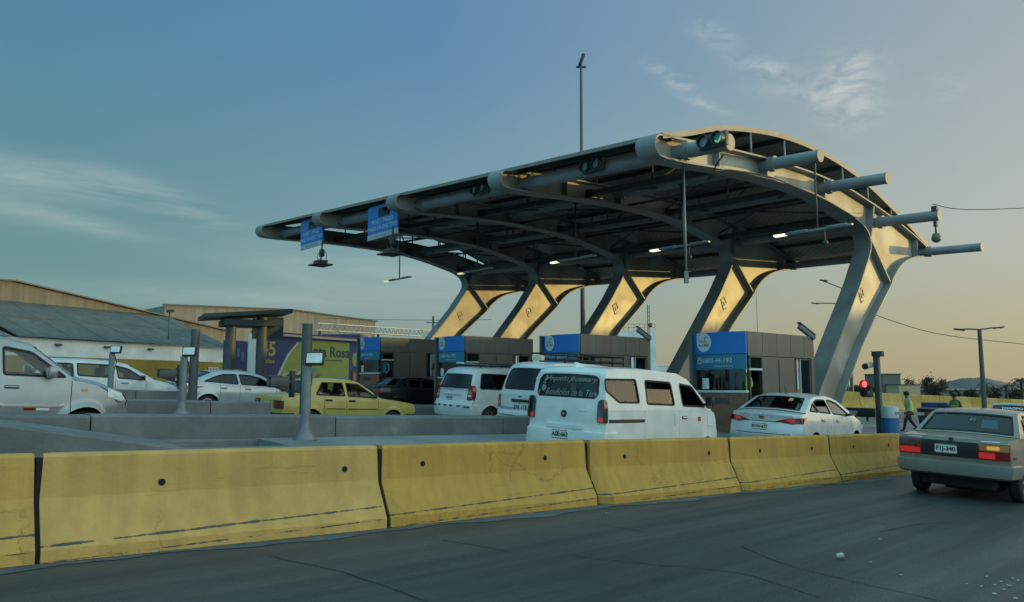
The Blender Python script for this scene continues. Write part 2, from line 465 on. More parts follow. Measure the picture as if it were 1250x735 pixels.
            for w, rp in wl:
                gm = MB(); open_ = w.get('open', 0) if sg < 0 else 0
                if not open_:
                    v2, f2 = fill2d([rp], .25); gm.add([c.side(sg, x, z, -.010) for x, z in v2], f2, 0, True)
                elif open_ < 1:
                    zt = min(p[1] for p in rp) + (1 - open_) * (max(p[1] for p in rp) - min(p[1] for p in rp))
                    low_ = [Vector((p[0], min(p[1], zt))) for p in rp]
                    v2, f2 = fill2d([[low_[i] for i in range(len(low_)) if (low_[i] - low_[i - 1]).length > 1e-4]]); gm.add([c.side(sg, x, z, -.012) for x, z in v2], f2, 0, True)
                inn = shrink(rp, .022); out = shrink(rp, -.012); n = len(rp)
                a = [c.side(sg, p[0], p[1], .004) for p in out]; b = [c.side(sg, p[0], p[1], .004) for p in inn]; d = [c.side(sg, p[0], p[1], -.03) for p in rp]
                gm.add(a + b, [(k, (k + 1) % n, n + (k + 1) % n, n + k) for k in range(n)], 1, True)
                par = root; dk = w.get('door')
                gm.build('window', [w.get('glass', glz), S.get('wtrim', RUBBER)], door_objs.get((sg, doors[dk])) if dk is not None and doors else root)
        S2 = S.get('mat2', pm)
        b = body.build('body', [pm, UNDER], root)
        # ---- inside: tub, seats, shelf
        tub = MB(); wi = c.W2 - .32
        tub.box((L / 2, 0, S['floor'] - .05), (L - .5, 2 * wi, .12), 0)
        tub.box((.25, 0, (S['floor'] + interp(S['sill'], 0)) / 2 + .08), (.1, 2 * wi, .3), 0)
        tub.box((L - .6, 0, S['floor'] + .18), (.9, 2 * wi, .36), 0)
        tub.cyl((wh[0], -c.W2 + .2, zw), (wh[0], c.W2 - .2, zw), .05, n=8)
        tub.cyl((.15, .3, .27), (1.0, .3, .27), .045, n=8)
        tub.box((wh[0] + .1, -.1, S['floor'] - .12), (.8, .7, .12))
        tub.build('underbody', UNDER, root)
        fl = MB(); fl.box(((x0 + x1) / 2, 0, S['floor'] + .03), (x1 - x0, 2 * c.W2 - .3, .03))
        fl.build('cabin_floor', UNDER, root)
        for sx, n in S['seats']:
            for k in range(n):
                y = (k - (n - 1) / 2) * (.66 if n == 2 else .47)
                st = MB(); zf = S['floor'] - (0 if S['floor'] > .4 else .12)
                st.box((sx, y, zf + .28), (.5, .46, .18), bev=.05)
                st.box((sx - .27, y, zf + .62), (.14, .46, .62), bev=.05, rot=Matrix.Rotation(-.2, 3, 'Y'))
                st.box((sx - .36, y, zf + 1.0), (.1, .24, .2), bev=.04)
                st.build('seat', SEATM, root)
        dsh = MB(); dsh.box((x1 - .55, 0, c.high(x1) - .12), (.45, 2 * c.W2 - .3, .3), bev=.08)
        dsh.build('dashboard', UNDER, root)
        stw = MB(); 
        ring = [Vector((x1 - .85 - .25 * 0.1 * math.sin(t), .33 + .18 * math.cos(t), c.high(x1) + .0 + .18 * math.sin(t))) for t in [2 * PI * k / 20 for k in range(21)]]
        stw.tube(ring, .014, 6); stw.build('steering_wheel', TRIM, root)
        if G[0][0] > .3:
            sh_ = MB(); sh_.box((x0 + .22, 0, c.high(x0) - .03), (.42, 2 * c.W2 - .34, .03)); sh_.build('parcel_shelf', SEATM, root)
        # ---- wheels
        for xw in wh:
            for sg in (-1, 1):
                make_wheel(root, xw, sg * (c.W2 * interp(S['plan'], xw) * .97 - S['tw'] / 2), S['R'], S['tw'], sg, S.get('rim', 'seven'))
        # ---- handles, mirrors
        for hx, hz, di in hd:
            for sg in (-1, 1):
                hb = MB(); p = c.side(sg, hx, hz)
                if S.get('vhandle') and di == 0:
                    c.decal(hb, round_poly([(hx - .05, hz - .11), (hx + .05, hz - .11), (hx + .05, hz + .11), (hx - .05, hz + .11)], .03), lambda x, z, o: c.side(sg, x, z, o), .012)
                else:
                    c.decal(hb, round_poly([(hx - .1, hz - .028), (hx + .1, hz - .028), (hx + .1, hz + .028), (hx - .1, hz + .028)], .02), lambda x, z, o: c.side(sg, x, z, o), .003, 1)
                    hb.box(p + Vector((0, sg * .022, .004)), (.19, .02, .026), 0, bev=.008)
                hb.build('handle', [S.get('hmat', pm), TRIM], door_objs.get((sg, doors[di]), root) if doors else root)
        mx, mz = S['mirror']
        for sg in (-1, 1):
            mb = MB(); p = c.side(sg, mx, mz); ms = S.get('msize', (.12, .2, .15))
            mb.box(p + Vector((0, sg * (.06 + ms[1] / 2), .05)), ms, 0, bev=.045)
            mb.box(p + Vector((.02, sg * .04, .0)), (.06, .12, .05), 1, bev=.015)
            mb.box(p + Vector((-ms[0] / 2 - .002, sg * (.06 + ms[1] / 2), .05)), (.006, ms[1] * .8, ms[2] * .75), 2)
            mb.build('mirror', [S.get('mmat', pm), TRIM, CHROME], root)
        # ---- lamps, bumpers and other surface pieces
        rm = lambda y, z, o: c.rear(y, z, o)
        for part in S.get('pieces', []):
            mb = MB(); mats = part['m'] if isinstance(part['m'], list) else [part['m']]
            sgs = part.get('sides', (1, -1))
            if part['on'] == 'rear':
                for sg in sgs:
                    mb = MB()
                    for i, lp in enumerate(part['loops']):
                        c.decal(mb, [(sg * p[0], p[1]) for p in round_poly(lp, part.get('r', .02))], rm, part.get('off', .012) + .006 * i, i if len(mats) > 1 else 0)
                    for i, lp in enumerate(part.get('side', [])):
                        c.decal(mb, round_poly(lp, part.get('r', .02)), lambda x, z, o, sg=sg: c.side(sg, x, z, o), part.get('off', .012) + .002 * i, i if len(mats) > 1 else 0)
                    ob = mb.build(part['name'], mats, root)
                    if part.get('label'): ob['label'] = part['label']
            elif part['on'] == 'side':
                for sg in sgs:
                    mb = MB()
                    for i, lp in enumerate(part['loops']):
                        c.decal(mb, round_poly(lp, part.get('r', .012)), lambda x, z, o, sg=sg: c.side(sg, x, z, o), part.get('off', .006) + .002 * i, i if len(mats) > 1 else 0)
                    ob = mb.build(part['name'], mats, root)
                    if part.get('label'): ob['label'] = part['label']
            elif part['on'] == 'front':
                for sg in sgs:
                    mb = MB()
                    for i, lp in enumerate(part['loops']):
                        c.decal(mb, [(sg * p[0], p[1]) for p in round_poly(lp, .02)], lambda y, z, o: c.front(y, z, o), .012 + .002 * i, i if len(mats) > 1 else 0)
                    for i, lp in enumerate(part.get('side', [])):
                        c.decal(mb, round_poly(lp, .02), lambda x, z, o, sg=sg: c.side(sg, x, z, o), .012, 0)
                    mb.build(part['name'], mats, root)
        for kind, z0, z1, xa, off, mt in S.get('bumpers', []):
            # wrap-round bumper: path side - end - side at several heights
            mb = MB(); rows = []
            prof = [(z0, -.02), (z0 + .03, off * .8), (z0 + (z1 - z0) * .5, off), (z1 - .03, off * .85), (z1, -.02)]
            for z, o in prof:
                path = []
                fn = c.rear if kind == 'rear' else c.front
                xe = (c.xr(z) + S['bowr']) if kind == 'rear' else (c.xf(z) - S['bowf'])
                nside = 8
                for k in range(nside): x = xa + (xe - xa) * k / nside; path.append(Vector((x, -c.hw(x, z), z)))
                for k in range(25): path.append(fn((-1 + k / 12) * c.hw(xe, z), z))
                for k in range(nside - 1, -1, -1): x = xa + (xe - xa) * k / nside; path.append(Vector((x, c.hw(x, z), z)))
                row = []
                for i, p in enumerate(path):
                    d = path[min(i + 1, len(path) - 1)] - path[max(i - 1, 0)]; d.z = 0; d.normalize()
                    n = Vector((d.y, -d.x, 0))
                    if kind == 'front': n = Vector((-d.y, d.x, 0)) * -1
                    cen = Vector((L / 2, 0, z)); 
                    if n.dot(p - cen) < 0: n = -n
                    row.append(p + n * o)
                rows.append(row)
            mb.grid(rows); mb.build('bumper', mt, root)
        if plate:
            txt, y, z, w, h = plate
            mb = MB(); c.decal(mb, round_poly([(y - w / 2, z - h / 2), (y + w / 2, z - h / 2), (y + w / 2, z + h / 2), (y - w / 2, z + h / 2)], .012), lambda a, b_, o: Vector((c.rear(y, z).x - o, a, b_)), .022, 0)
            put_text(mb, txt, Vector((c.rear(y, z).x - .0255, y, z)), (0, -1, 0), (0, 0, 1), h * .66, 1, bold=.003, spacing=.98)
            for e1, e2, e3, e4 in ((-w / 2, w / 2, h / 2 - .012, h / 2 - .004), (-w / 2, w / 2, -h / 2 + .004, -h / 2 + .012)):
                xx = c.rear(y, z).x - .0245; mb.add([(xx, y + e1, z + e3), (xx, y + e2, z + e3), (xx, y + e2, z + e4), (xx, y + e1, z + e4)], [(0, 1, 2, 3)], 1)
            mb.build('number_plate', [S.get('platem', PLATEM), S.get('platek', PLATEK)], root)
        c.root = root; c.doors = door_objs
        return root
# ---------------------------------------------------------------- the vehicles of the queue
def on_row(px, r):
    tx = (px - 625) / FPX; Z = r / (RY + RX * tx); return (tx * Z, Z)
def place(P, xl, yl, yaw):
    c, s = math.cos(yaw), math.sin(yaw)
    return (P[0] - xl * c + yl * s, P[1] - xl * s - yl * c)
def rect(x0, x1, z0, z1): return [(x0, z0), (x1, z0), (x1, z1), (x0, z1)]

WHITE = paint('white_van_paint', (.78, .80, .79), rough=.35, dirt=.1)
WHITE2 = paint('white_minivan_paint', (.70, .73, .75), rough=.35, dirt=.1)
SILVER = paint('silver_paint', (.31, .34, .36), .45, .35)
SILVERC = paint('cool_silver_paint', (.52, .55, .58), .35, .32)
PEARL = paint('pearl_silver_paint', (.66, .69, .71), .25, .3)
BEIGE = paint('champagne_paint', (.32, .28, .22), .45, .38, .14)
YELLOW = paint('yellow_cab_paint', (.56, .42, .11), rough=.42)
BLACKP = paint('black_paint', (.012, .013, .015), rough=.25)
GREYB = paint('grey_bumper_paint', (.28, .265, .24), .3, .45)

# big white minibus behind the barrier
VAN = dict(L=4.3, W=1.62, floor=.5, tw=.19, R=.30, arch=.37, wheels=(.78, 3.5), rim='steel', tum=.13, tum2=.04, bowr=.075, bowf=.34, crown=.03, bp=4.0,
    prof=[(.2, .95), (.4, .985), (.75, 1.), (1.0, .995), (1.2, .985)], plan=[(0, .985), (.25, 1), (3.2, 1), (3.8, .97), (4.3, .9)],
    sill=[(0, .34), (.4, .26), (3.9, .26), (4.3, .3)], sh=[(0, 1.16), (3.6, 1.17), (3.78, 1.12), (4.12, .93), (4.3, .80)],
    rear=[(.3, .05), (.5, .0), (.75, .0), (.82, .04), (1.16, .05)], front=[(.3, 4.24), (.55, 4.3), (.75, 4.29), (.85, 4.2), (1.0, 4.12)],
    G=[(.125, 1.16, -.075), (.155, 1.5, -.075), (.20, 1.73, -.07), (.28, 1.81, -.05), (.45, 1.835, -.02), (1.5, 1.86, 0), (2.45, 1.83, .02), (2.82, 1.73, .08), (3.7, 1.16, .16)],
    gwin=[('rear_window', .48, 1.86, .86), ('windshield', 7.1, 7.93, .88)], wround=.09, wcorner=.11,
    swin=[dict(p=[(.15, 1.66), (.15, 1.47), (.5, 1.285), (1.12, 1.285), (1.06, 1.68)], r=.05, glass=GLASS), dict(p=[(1.35, 1.265), (2.28, 1.25), (2.2, 1.66), (1.34, 1.675)], r=.06, door=0, glass=GLASS, open=.35), dict(p=[(2.56, 1.24), (3.42, 1.225), (2.95, 1.61), (2.5, 1.645)], r=.06, door=1, glass=GLASS, open=1)],
    doors=[1.27, 2.44, 3.52], handles=[(2.3, 1.0, 0), (2.62, 1.03, 1)], vhandle=True, mirror=(3.36, 1.27), msize=(.1, .16, .24), mmat=TRIM, seats=[(1.0, 3), (1.9, 3), (2.75, 2)],
    bumpers=[('rear', .32, .82, .42, .03, WHITE)],
    pieces=[dict(name='taillight', on='rear', m=[SMOKE, REDLIT], r=.05, off=.02, loops=[[(.66, .95), (.80, .95), (.80, 1.33), (.70, 1.33), (.66, 1.26)], rect(.68, .775, .965, 1.04)], side=[[(.06, .95), (.15, .95), (.15, 1.30), (.11, 1.33), (.06, 1.33)]]),
        dict(name='sliding_rail', on='side', m=[TRIM, CHROME], loops=[rect(.2, 1.26, .955, 1.01), rect(.3, 1.2, .985, .995)], off=.004),
        dict(name='emblem', on='rear', sides=(1,), m=[TRIM, CHROME], r=.001, off=.01, loops=[[(.06 * math.cos(t * PI / 10), 1.06 + .06 * math.sin(t * PI / 10)) for t in range(20)], [(.02 + .0 * t, 1.05) if t == 0 else (.025 * math.cos(t * PI / 6), 1.06 + .02 * math.sin(t * PI / 6)) for t in range(12)]]),
        dict(name='tailgate_strip', on='rear', sides=(1,), m=WHITE, off=.03, loops=[rect(-.42, .36, .83, .885)]),
        dict(name='badge', on='rear', sides=(1,), m=CHROME, r=.004, off=.006, loops=[rect(-.47, -.31, 1.125, 1.145)]),
        dict(name='flag_sticker', on='side', sides=(-1,), m=[WHITEP, M('sticker_red', (.42, .03, .04), .5)], loops=[rect(2.98, 3.22, .96, 1.04), rect(3.1, 3.22, .96, 1.04)], off=.003),
        dict(name='wheel_trim', on='side', m=WHITE, loops=[rect(3.55, 3.75, .86, .89)], off=.01)])
vyaw = math.radians(48); vloc = place((1.47, 12.5), .12, -.81, vyaw)
van = Car(VAN); van.build('minibus', 'large white minibus with white script lettering on its rear window, behind the yellow barrier', 'minibus', vloc, vyaw, WHITE, 'vehicles queuing at the toll booths', plate=('ASE-663', .02, .72, .33, .15))
van.root.location.z -= .05
mb = MB()
def van_rw(u, v, off=.012):      # u metres to the right as seen from behind, v metres up from the window's middle
    return van.gpt(1.15 + v / .28, -u / .70, off)
put_text(mb, 'Pequeña Jhosmary', (0, 0, 0), 0, 0, .14, 0, lambda x, y: van_rw(x * .95 + .06, y + .10), shear=.5, bold=.0005)
put_text(mb, 'Bendición de la Tía', (0, 0, 0), 0, 0, .125, 0, lambda x, y: van_rw(x * .95 + .05, y - .125), shear=.45, bold=.0005)
for sx, sy, w_, h_ in ((-.44, .10, .05, .13), (-.475, .02, .03, .05), (-.45, -.07, .1, .09), (-.44, .0, .03, .03)):
    mb.add([van_rw(sx + w_ * .5 * math.cos(2 * PI * k / 12), sy + h_ * .5 * math.sin(2 * PI * k / 12)) for k in range(12)], [list(range(12))])
for sx in (-.54, .55):
    mb.add([van_rw(sx + .03 * (1 if k % 2 else .5) * math.cos(2 * PI * k / 10), -.13 + .045 * (1 if k % 2 else .5) * math.sin(2 * PI * k / 10)) for k in range(10)], [list(range(10))])
mb.build('window_lettering', M('faded_lettering', (.24, .27, .28), .7), van.root)
mb = MB(); mb.prism([van.gpt(3.3, .05, 0), van.gpt(4.1, .05, 0), van.gpt(4.1, .05, .02), van.gpt(3.5, .05, .075)], (0, -.05, 0)); mb.build('roof_fin', WHITE, van.root)

# silver saloon at the kerb of the front booth
YAR = dict(flare=.006, L=4.45, W=1.73, floor=.3, tw=.19, R=.31, arch=.365, wheels=(.93, 3.52), rim='seven', tum=.42, tum2=.1, bowr=.24, bowf=.42, crown=.05, bp=2.3,
    prof=[(.2, .93), (.35, .975), (.6, .995), (.75, 1.), (.9, .98), (1.08, .93)], plan=[(0, .95), (.5, .99), (1.2, 1), (3.3, 1), (4.0, .96), (4.45, .86)],
    sill=[(0, .34), (.4, .22), (3.9, .2), (4.45, .24)], sh=[(0, 1.02), (.45, 1.07), (1.2, 1.06), (3.3, .98), (3.6, .96), (4.1, .86), (4.45, .70)],
    rear=[(.3, .10), (.5, .0), (.72, .02), (.85, .06), (.95, .055), (1.02, .04)], front=[(.2, 4.38), (.4, 4.45), (.6, 4.42), (.75, 4.33)],
    G=[(.50, 1.085, -.12), (1.12, 1.395, -.09), (1.45, 1.455, -.02), (2.1, 1.47, 0), (2.45, 1.43, .04), (2.7, 1.37, .07), (3.58, .985, .16)],
    gwin=[('rear_window', .08, .98, .84), ('windshield', 5.05, 5.93, .9)], rglass=GLASSD,
    swin=[dict(p=[(.78, 1.13), (1.25, 1.105), (1.12, 1.31)], r=.04), dict(p=[(1.28, 1.105), (1.98, 1.075), (1.93, 1.385), (1.45, 1.385), (1.17, 1.325)], r=.05, door=0, open=.5), dict(p=[(2.08, 1.07), (3.2, 1.02), (2.62, 1.315), (2.3, 1.375), (2.03, 1.385)], r=.05, door=1)],
    doors=[1.28, 2.04, 3.2], handles=[(1.42, .92, 0), (2.3, .90, 1)], mirror=(3.02, 1.05), msize=(.14, .18, .13), mmat=TRIM, seats=[(1.55, 3), (2.35, 2)], glass=GLASSD,
    bumpers=[('rear', .33, .60, .55, .02, PEARL)],
    pieces=[dict(name='taillight', on='rear', m=[REDL, REDLIT], r=.02, off=.016, loops=[[(.30, .885), (.62, .835), (.85, .86), (.85, .975), (.60, .965)], [(.5, .90), (.68, .89), (.68, .945), (.56, .94)]], side=[[(.22, .86), (.42, .93), (.50, .99), (.3, .985), (.22, .965)]]),
        dict(name='trunk_line', on='rear', sides=(1,), m=TRIM, off=.005, r=.004, loops=[rect(-.46, .46, .865, .88)]),
        dict(name='emblem', on='rear', sides=(1,), m=CHROME, r=.02, off=.012, loops=[rect(-.06, .06, .92, .985)]),
        dict(name='bumper_seam', on='rear', sides=(1,), m=TRIM, off=.012, r=.003, loops=[rect(-.62, .62, .605, .617)]),
        dict(name='headlight', on='front', m=CLEAR, loops=[[(.42, .62), (.72, .66), (.72, .75), (.5, .70)]], side=[[(3.95, .68), (4.12, .7), (4.1, .80), (3.85, .80)]])])
yyaw = math.radians(47.5); yl = place((6.2, 16.8), .22, -.82, yyaw)
yar = Car(YAR); yar.build('silver_saloon', 'silver modern saloon with glowing slanted tail lamps stopped beside the front toll booth', 'car', yl, yyaw, PEARL, 'vehicles queuing at the toll booths', plate=('BVW-677', .03, .755, .33, .14))
mb = MB(); p = yar.gpt(1.8, 0, 0); mb.cyl(p, p + Vector((-.12, 0, .2)), .008, .004, 6); mb.box(p, (.07, .04, .03), bev=.01); mb.build('antenna', TRIM, yar.root)
mb = MB(); p = yar.gpt(.2, 0, -.03); mb.box(p, (.04, .24, .03)); mb.build('brake_lamp', REDLIT, yar.root)

# champagne old saloon on the near road
SEN = dict(rglass=glass('rear_glass_dim', (.34, .39, .41)), L=4.2, W=1.64, floor=.3, tw=.175, R=.285, arch=.335, wheels=(.86, 3.3), rim='five', tum=.36, tum2=.1, bowr=.07, bowf=.12, crown=.03, bp=3.5,
    prof=[(.2, .93), (.45, .975), (.62, 1.), (.8, .985), (.98, .94)], plan=[(0, .965), (.5, 1), (3.4, 1), (4.2, .93)],
    sill=[(0, .42), (.54, .37), (1.19, .22), (3.8, .2), (4.2, .3)], sh=[(0, .955), (.75, .985), (1.2, .98), (3.0, .93), (3.2, .92), (4.2, .78)],
    rear=[(.3, .06), (.6, .03), (.85, .0), (.955, .02)], front=[(.25, 4.18), (.6, 4.2), (.8, 4.15)],
    G=[(.70, .99, -.07), (1.12, 1.32, -.05), (1.3, 1.37, -.02), (1.9, 1.39, 0), (2.3, 1.37, .03), (2.48, 1.33, .05), (3.12, .945, .10)],
    gwin=[('rear_window', .06, .97, .90), ('windshield', 5.05, 5.94, .9)],
    swin=[dict(p=[(1.02, 1.02), (1.22, 1.015), (1.27, 1.26), (1.2, 1.25)], r=.02), dict(p=[(1.28, 1.01), (1.88, .99), (1.86, 1.315), (1.36, 1.32)], r=.03, door=0), dict(p=[(1.97, .985), (2.9, .955), (2.45, 1.285), (1.95, 1.315)], r=.03, door=1)],
    doors=[1.25, 1.92, 2.95], handles=[(1.4, .86, 0), (2.1, .84, 1)], mirror=(2.8, .99), msize=(.08, .17, .11), mmat=TRIM, seats=[(1.45, 2), (2.2, 2)],
    bumpers=[('rear', .36, .60, .52, .055, GREYB), ('front', .3, .5, 3.75, .05, GREYB)],
    pieces=[dict(name='taillight', on='rear', sides=(1,), m=[REDL, REDLIT, SMOKE], r=.012, off=.012, loops=[rect(.44, .79, .655, .90), rect(.45, .775, .675, .76), rect(.46, .78, .80, .885)], side=[]),
        dict(name='taillight', on='rear', sides=(-1,), m=[REDL, REDLIT, AMBER, AMBERLIT], r=.012, off=.012, loops=[rect(.38, .79, .655, .90), rect(.39, .60, .675, .765), rect(.40, .78, .79, .885), rect(.50, .66, .81, .865)], side=[]),
        dict(name='side_lamp', on='side', m=REDL, off=.012, loops=[rect(.2, .3, .68, .72)]),
        dict(name='trunk_panel', on='rear', sides=(1,), m=TRIM, off=.006, r=.005, loops=[rect(-.375, .435, .655, .90)]),
        dict(name='emblem', on='rear', sides=(1,), m=TRIM, off=.014, r=.01, loops=[rect(-.03, .03, .905, .955)]),
        dict(name='badge', on='rear', m=CHROME, off=.006, r=.003, loops=[rect(.42, .66, .925, .94)])])
syaw = math.radians(43.5); sl = place((6.33, 12.85), .07, .79, syaw)
sen = Car(SEN); sen.build('old_saloon', 'old champagne saloon with black trunk panel and lit tail lamps on the near road', 'car', sl, syaw, BEIGE, plate=('F1J-340', .07, .775, .31, .14))
mb = MB()
for u, v, w_, h_ in ((-.36, .10, .3, .2),):
    mb.add([sen.gpt(.30 + dv, -u_, -.012) for u_, dv in ((.28, 0), (.62, 0), (.58, .42), (.27, .42))], [(0, 1, 2, 3)])
mb.build('window_paper', WHITEP, sen.root)
mb = MB(); put_text(mb, '45', (0, 0, 0), 0, 0, .11, 0, lambda x, y: sen.gpt(.62 + y / .53, -(x + .06) / .72, .006)); mb.build('window_sticker', M('faded_lettering', (.33, .37, .38), .7), sen.root)

# yellow cab
TAXI = dict(L=4.2, W=1.6, floor=.3, tw=.17, R=.29, arch=.34, wheels=(.87, 3.36), rim='cover', tum=.36, tum2=.1, bowr=.06, bowf=.10, crown=.03, bp=3.5,
    prof=[(.2, .93), (.45, .98), (.65, 1.), (.85, .975), (.96, .94)], plan=[(0, .97), (.5, 1), (3.4, 1), (4.2, .94)],
    sill=[(0, .42), (.54, .36), (1.2, .22), (3.7, .22), (4.2, .34)], sh=[(0, .92), (.6, .95), (1.1, .94), (2.9, .90), (3.1, .89), (4.1, .79), (4.2, .74)],
    rear=[(.3, .06), (.6, .02), (.85, .0), (.92, .02)], front=[(.3, 4.16), (.6, 4.2), (.75, 4.16)],
    G=[(.62, .955, -.05), (1.0, 1.31, -.04), (1.14, 1.36, -.02), (1.7, 1.385, 0), (2.1, 1.375, .02), (2.3, 1.33, .04), (2.96, .915, .08)],
    gwin=[('rear_window', .08, .96, .88), ('windshield', 5.05, 5.94, .9)],
    swin=[dict(p=[(1.0, .985), (1.84, .965), (1.80, 1.305), (1.2, 1.305)], r=.03, door=0, glass=GLASS, open=.25), dict(p=[(1.94, .96), (2.82, .93), (2.28, 1.28), (1.9, 1.305)], r=.03, door=1, glass=GLASS, open=.6)],
    doors=[1.24, 1.89, 2.86], handles=[(1.36, .85, 0), (2.05, .84, 1)], hmat=TRIM, mirror=(2.72, .96), msize=(.08, .15, .12), mmat=TRIM, seats=[(1.4, 2), (2.15, 2)],
    bumpers=[('rear', .36, .52, .42, .05, TRIM), ('front', .34, .52, 3.78, .05, TRIM)],
    pieces=[dict(name='taillight', on='rear', m=[TRIM, REDL], r=.01, off=.012, loops=[rect(.42, .77, .61, .82), rect(.44, .755, .63, .80)], side=[[(.04, .62), (.12, .62), (.12, .82), (.04, .82)]]),
        dict(name='grille', on='front', sides=(1,), m=TRIM, loops=[rect(-.7, .7, .55, .72)]), dict(name='side_strip', on='side', m=TRIM, off=.008, loops=[rect(1.3, 1.85, .62, .64), rect(1.92, 2.8, .62, .64)])])
tl = place(on_row(507, 18.45), 4.1, -.76, HEAD); 
taxi = Car(TAXI); taxi.build('yellow_cab', 'boxy old yellow cab with a passenger at its rear window, behind the concrete islands', 'taxi', tl, HEAD, YELLOW, 'vehicles queuing at the toll booths', plate=('A2Q-613', .0, .70, .33, .14))
taxi.root.location.z -= .10

# silver saloon with a sloping tail, beyond the cab
ELA = dict(L=4.53, W=1.78, floor=.3, tw=.2, R=.32, arch=.375, wheels=(1.0, 3.7), rim='five', tum=.5, tum2=.1, bowr=.30, bowf=.45, crown=.05, bp=2.2,
    prof=[(.2, .93), (.35, .97), (.6, .995), (.75, 1.), (.9, .975), (1.08, .92)], plan=[(0, .93), (.6, .99), (1.2, 1), (3.3, 1), (4.0, .96), (4.53, .85)],
    sill=[(0, .36), (.5, .22), (4.0, .2), (4.53, .24)], sh=[(0, .99), (.4, 1.03), (1.0, 1.03), (3.3, .94), (3.6, .92), (4.2, .8), (4.53, .66)],
    rear=[(.3, .12), (.5, .0), (.72, .04), (.88, .10), (.99, .02)], front=[(.2, 4.46), (.4, 4.53), (.6, 4.5), (.75, 4.4)],
    G=[(.42, 1.04, -.14), (1.2, 1.36, -.10), (1.6, 1.42, -.02), (2.1, 1.43, 0), (2.5, 1.39, .05), (2.8, 1.31, .08), (3.72, .925, .16)],
    gwin=[('rear_window', .1, .98, .84), ('windshield', 5.05, 5.93, .9)], rglass=GLASSD,
    swin=[dict(p=[(.85, 1.08), (1.2, 1.06), (1.98, 1.02), (1.93, 1.34), (1.5, 1.33), (1.2, 1.24)], r=.05, door=0), dict(p=[(2.08, 1.015), (3.3, .965), (2.75, 1.25), (2.4, 1.325), (2.02, 1.34)], r=.05, door=1)],
    doors=[1.38, 2.03, 3.3], handles=[(1.5, .88, 0), (2.3, .86, 1)], mirror=(3.1, 1.0), msize=(.14, .18, .13), seats=[(1.3, 3), (2.3, 2)], glass=GLASSD,
    bumpers=[('rear', .34, .62, .6, .02, SILVERC)],
    pieces=[dict(name='taillight', on='rear', m=[REDL, REDLIT], r=.02, off=.016, loops=[[(.42, .80), (.85, .80), (.85, .93), (.55, .92)], [(.6, .83), (.8, .83), (.8, .86), (.6, .86)]], side=[[(.25, .80), (.5, .82), (.85, .92), (.25, .93)]]),
        dict(name='bumper_seam', on='rear', sides=(1,), m=TRIM, off=.012, r=.003, loops=[rect(-.62, .62, .62, .632)])])
el = place(on_row(228, 25.3), .28, -.86, HEAD)
ela = Car(ELA); ela.build('sloping_saloon', 'silver saloon with a sloping tail, partly hidden by the yellow cab', 'car', el, HEAD, SILVERC, 'vehicles queuing at the toll booths', plate=('C7K-208', .0, .78, .33, .13))
ela.root.location.z -= .10

# white hatchback wagon behind the tall silver car
WAG = dict(YAR); WAG.update(L=4.3, W=1.7, sh=[(0, 1.0), (1.2, .99), (3.2, .93), (3.5, .91), (4.1, .8), (4.3, .68)],
    rear=[(.3, .06), (.6, 0), (1.0, .06)], bowr=.12, front=[(.2, 4.23), (.4, 4.3), (.6, 4.27), (.75, 4.2)],
    G=[(.18, 1.0, -.12), (.44, 1.40, -.08), (.6, 1.455, -.02), (1.6, 1.48, 0), (2.3, 1.45, .03), (2.6, 1.38, .06), (3.42, .93, .14)],
    gwin=[('rear_window', .15, .95, .84), ('windshield', 5.05, 5.93, .9)], plan=[(0, .95), (.5, .99), (1.2, 1), (3.2, 1), (3.9, .96), (4.3, .86)],
    swin=[dict(p=[(.42, 1.06), (1.15, 1.04), (1.12, 1.38), (.62, 1.38)], r=.05), dict(p=[(1.25, 1.04), (2.2, 1.01), (2.12, 1.385), (1.23, 1.39)], r=.05, door=0), dict(p=[(2.32, 1.0), (3.1, .97), (2.6, 1.29), (2.26, 1.37)], r=.05, door=1)],
    doors=[1.2, 2.25, 3.1], handles=[(1.4, .88, 0), (2.5, .87, 1)], mirror=(2.95, 1.0), glass=GLASS, rglass=GLASS, wheels=(.8, 3.42), pieces=[dict(name='headlight', on='front', m=CLEAR, loops=[[(.42, .6), (.7, .64), (.7, .74), (.5, .70)]], side=[[(3.75, .66), (4.0, .68), (4.0, .78), (3.7, .80)]])], bumpers=[])
wl = place(on_row(222, 24.8), 4.12, -.80, HEAD)
wag = Car(WAG); wag.build('white_wagon', 'white five door wagon half hidden behind the tall silver car', 'car', wl, HEAD, WHITE2, 'vehicles queuing at the toll booths')

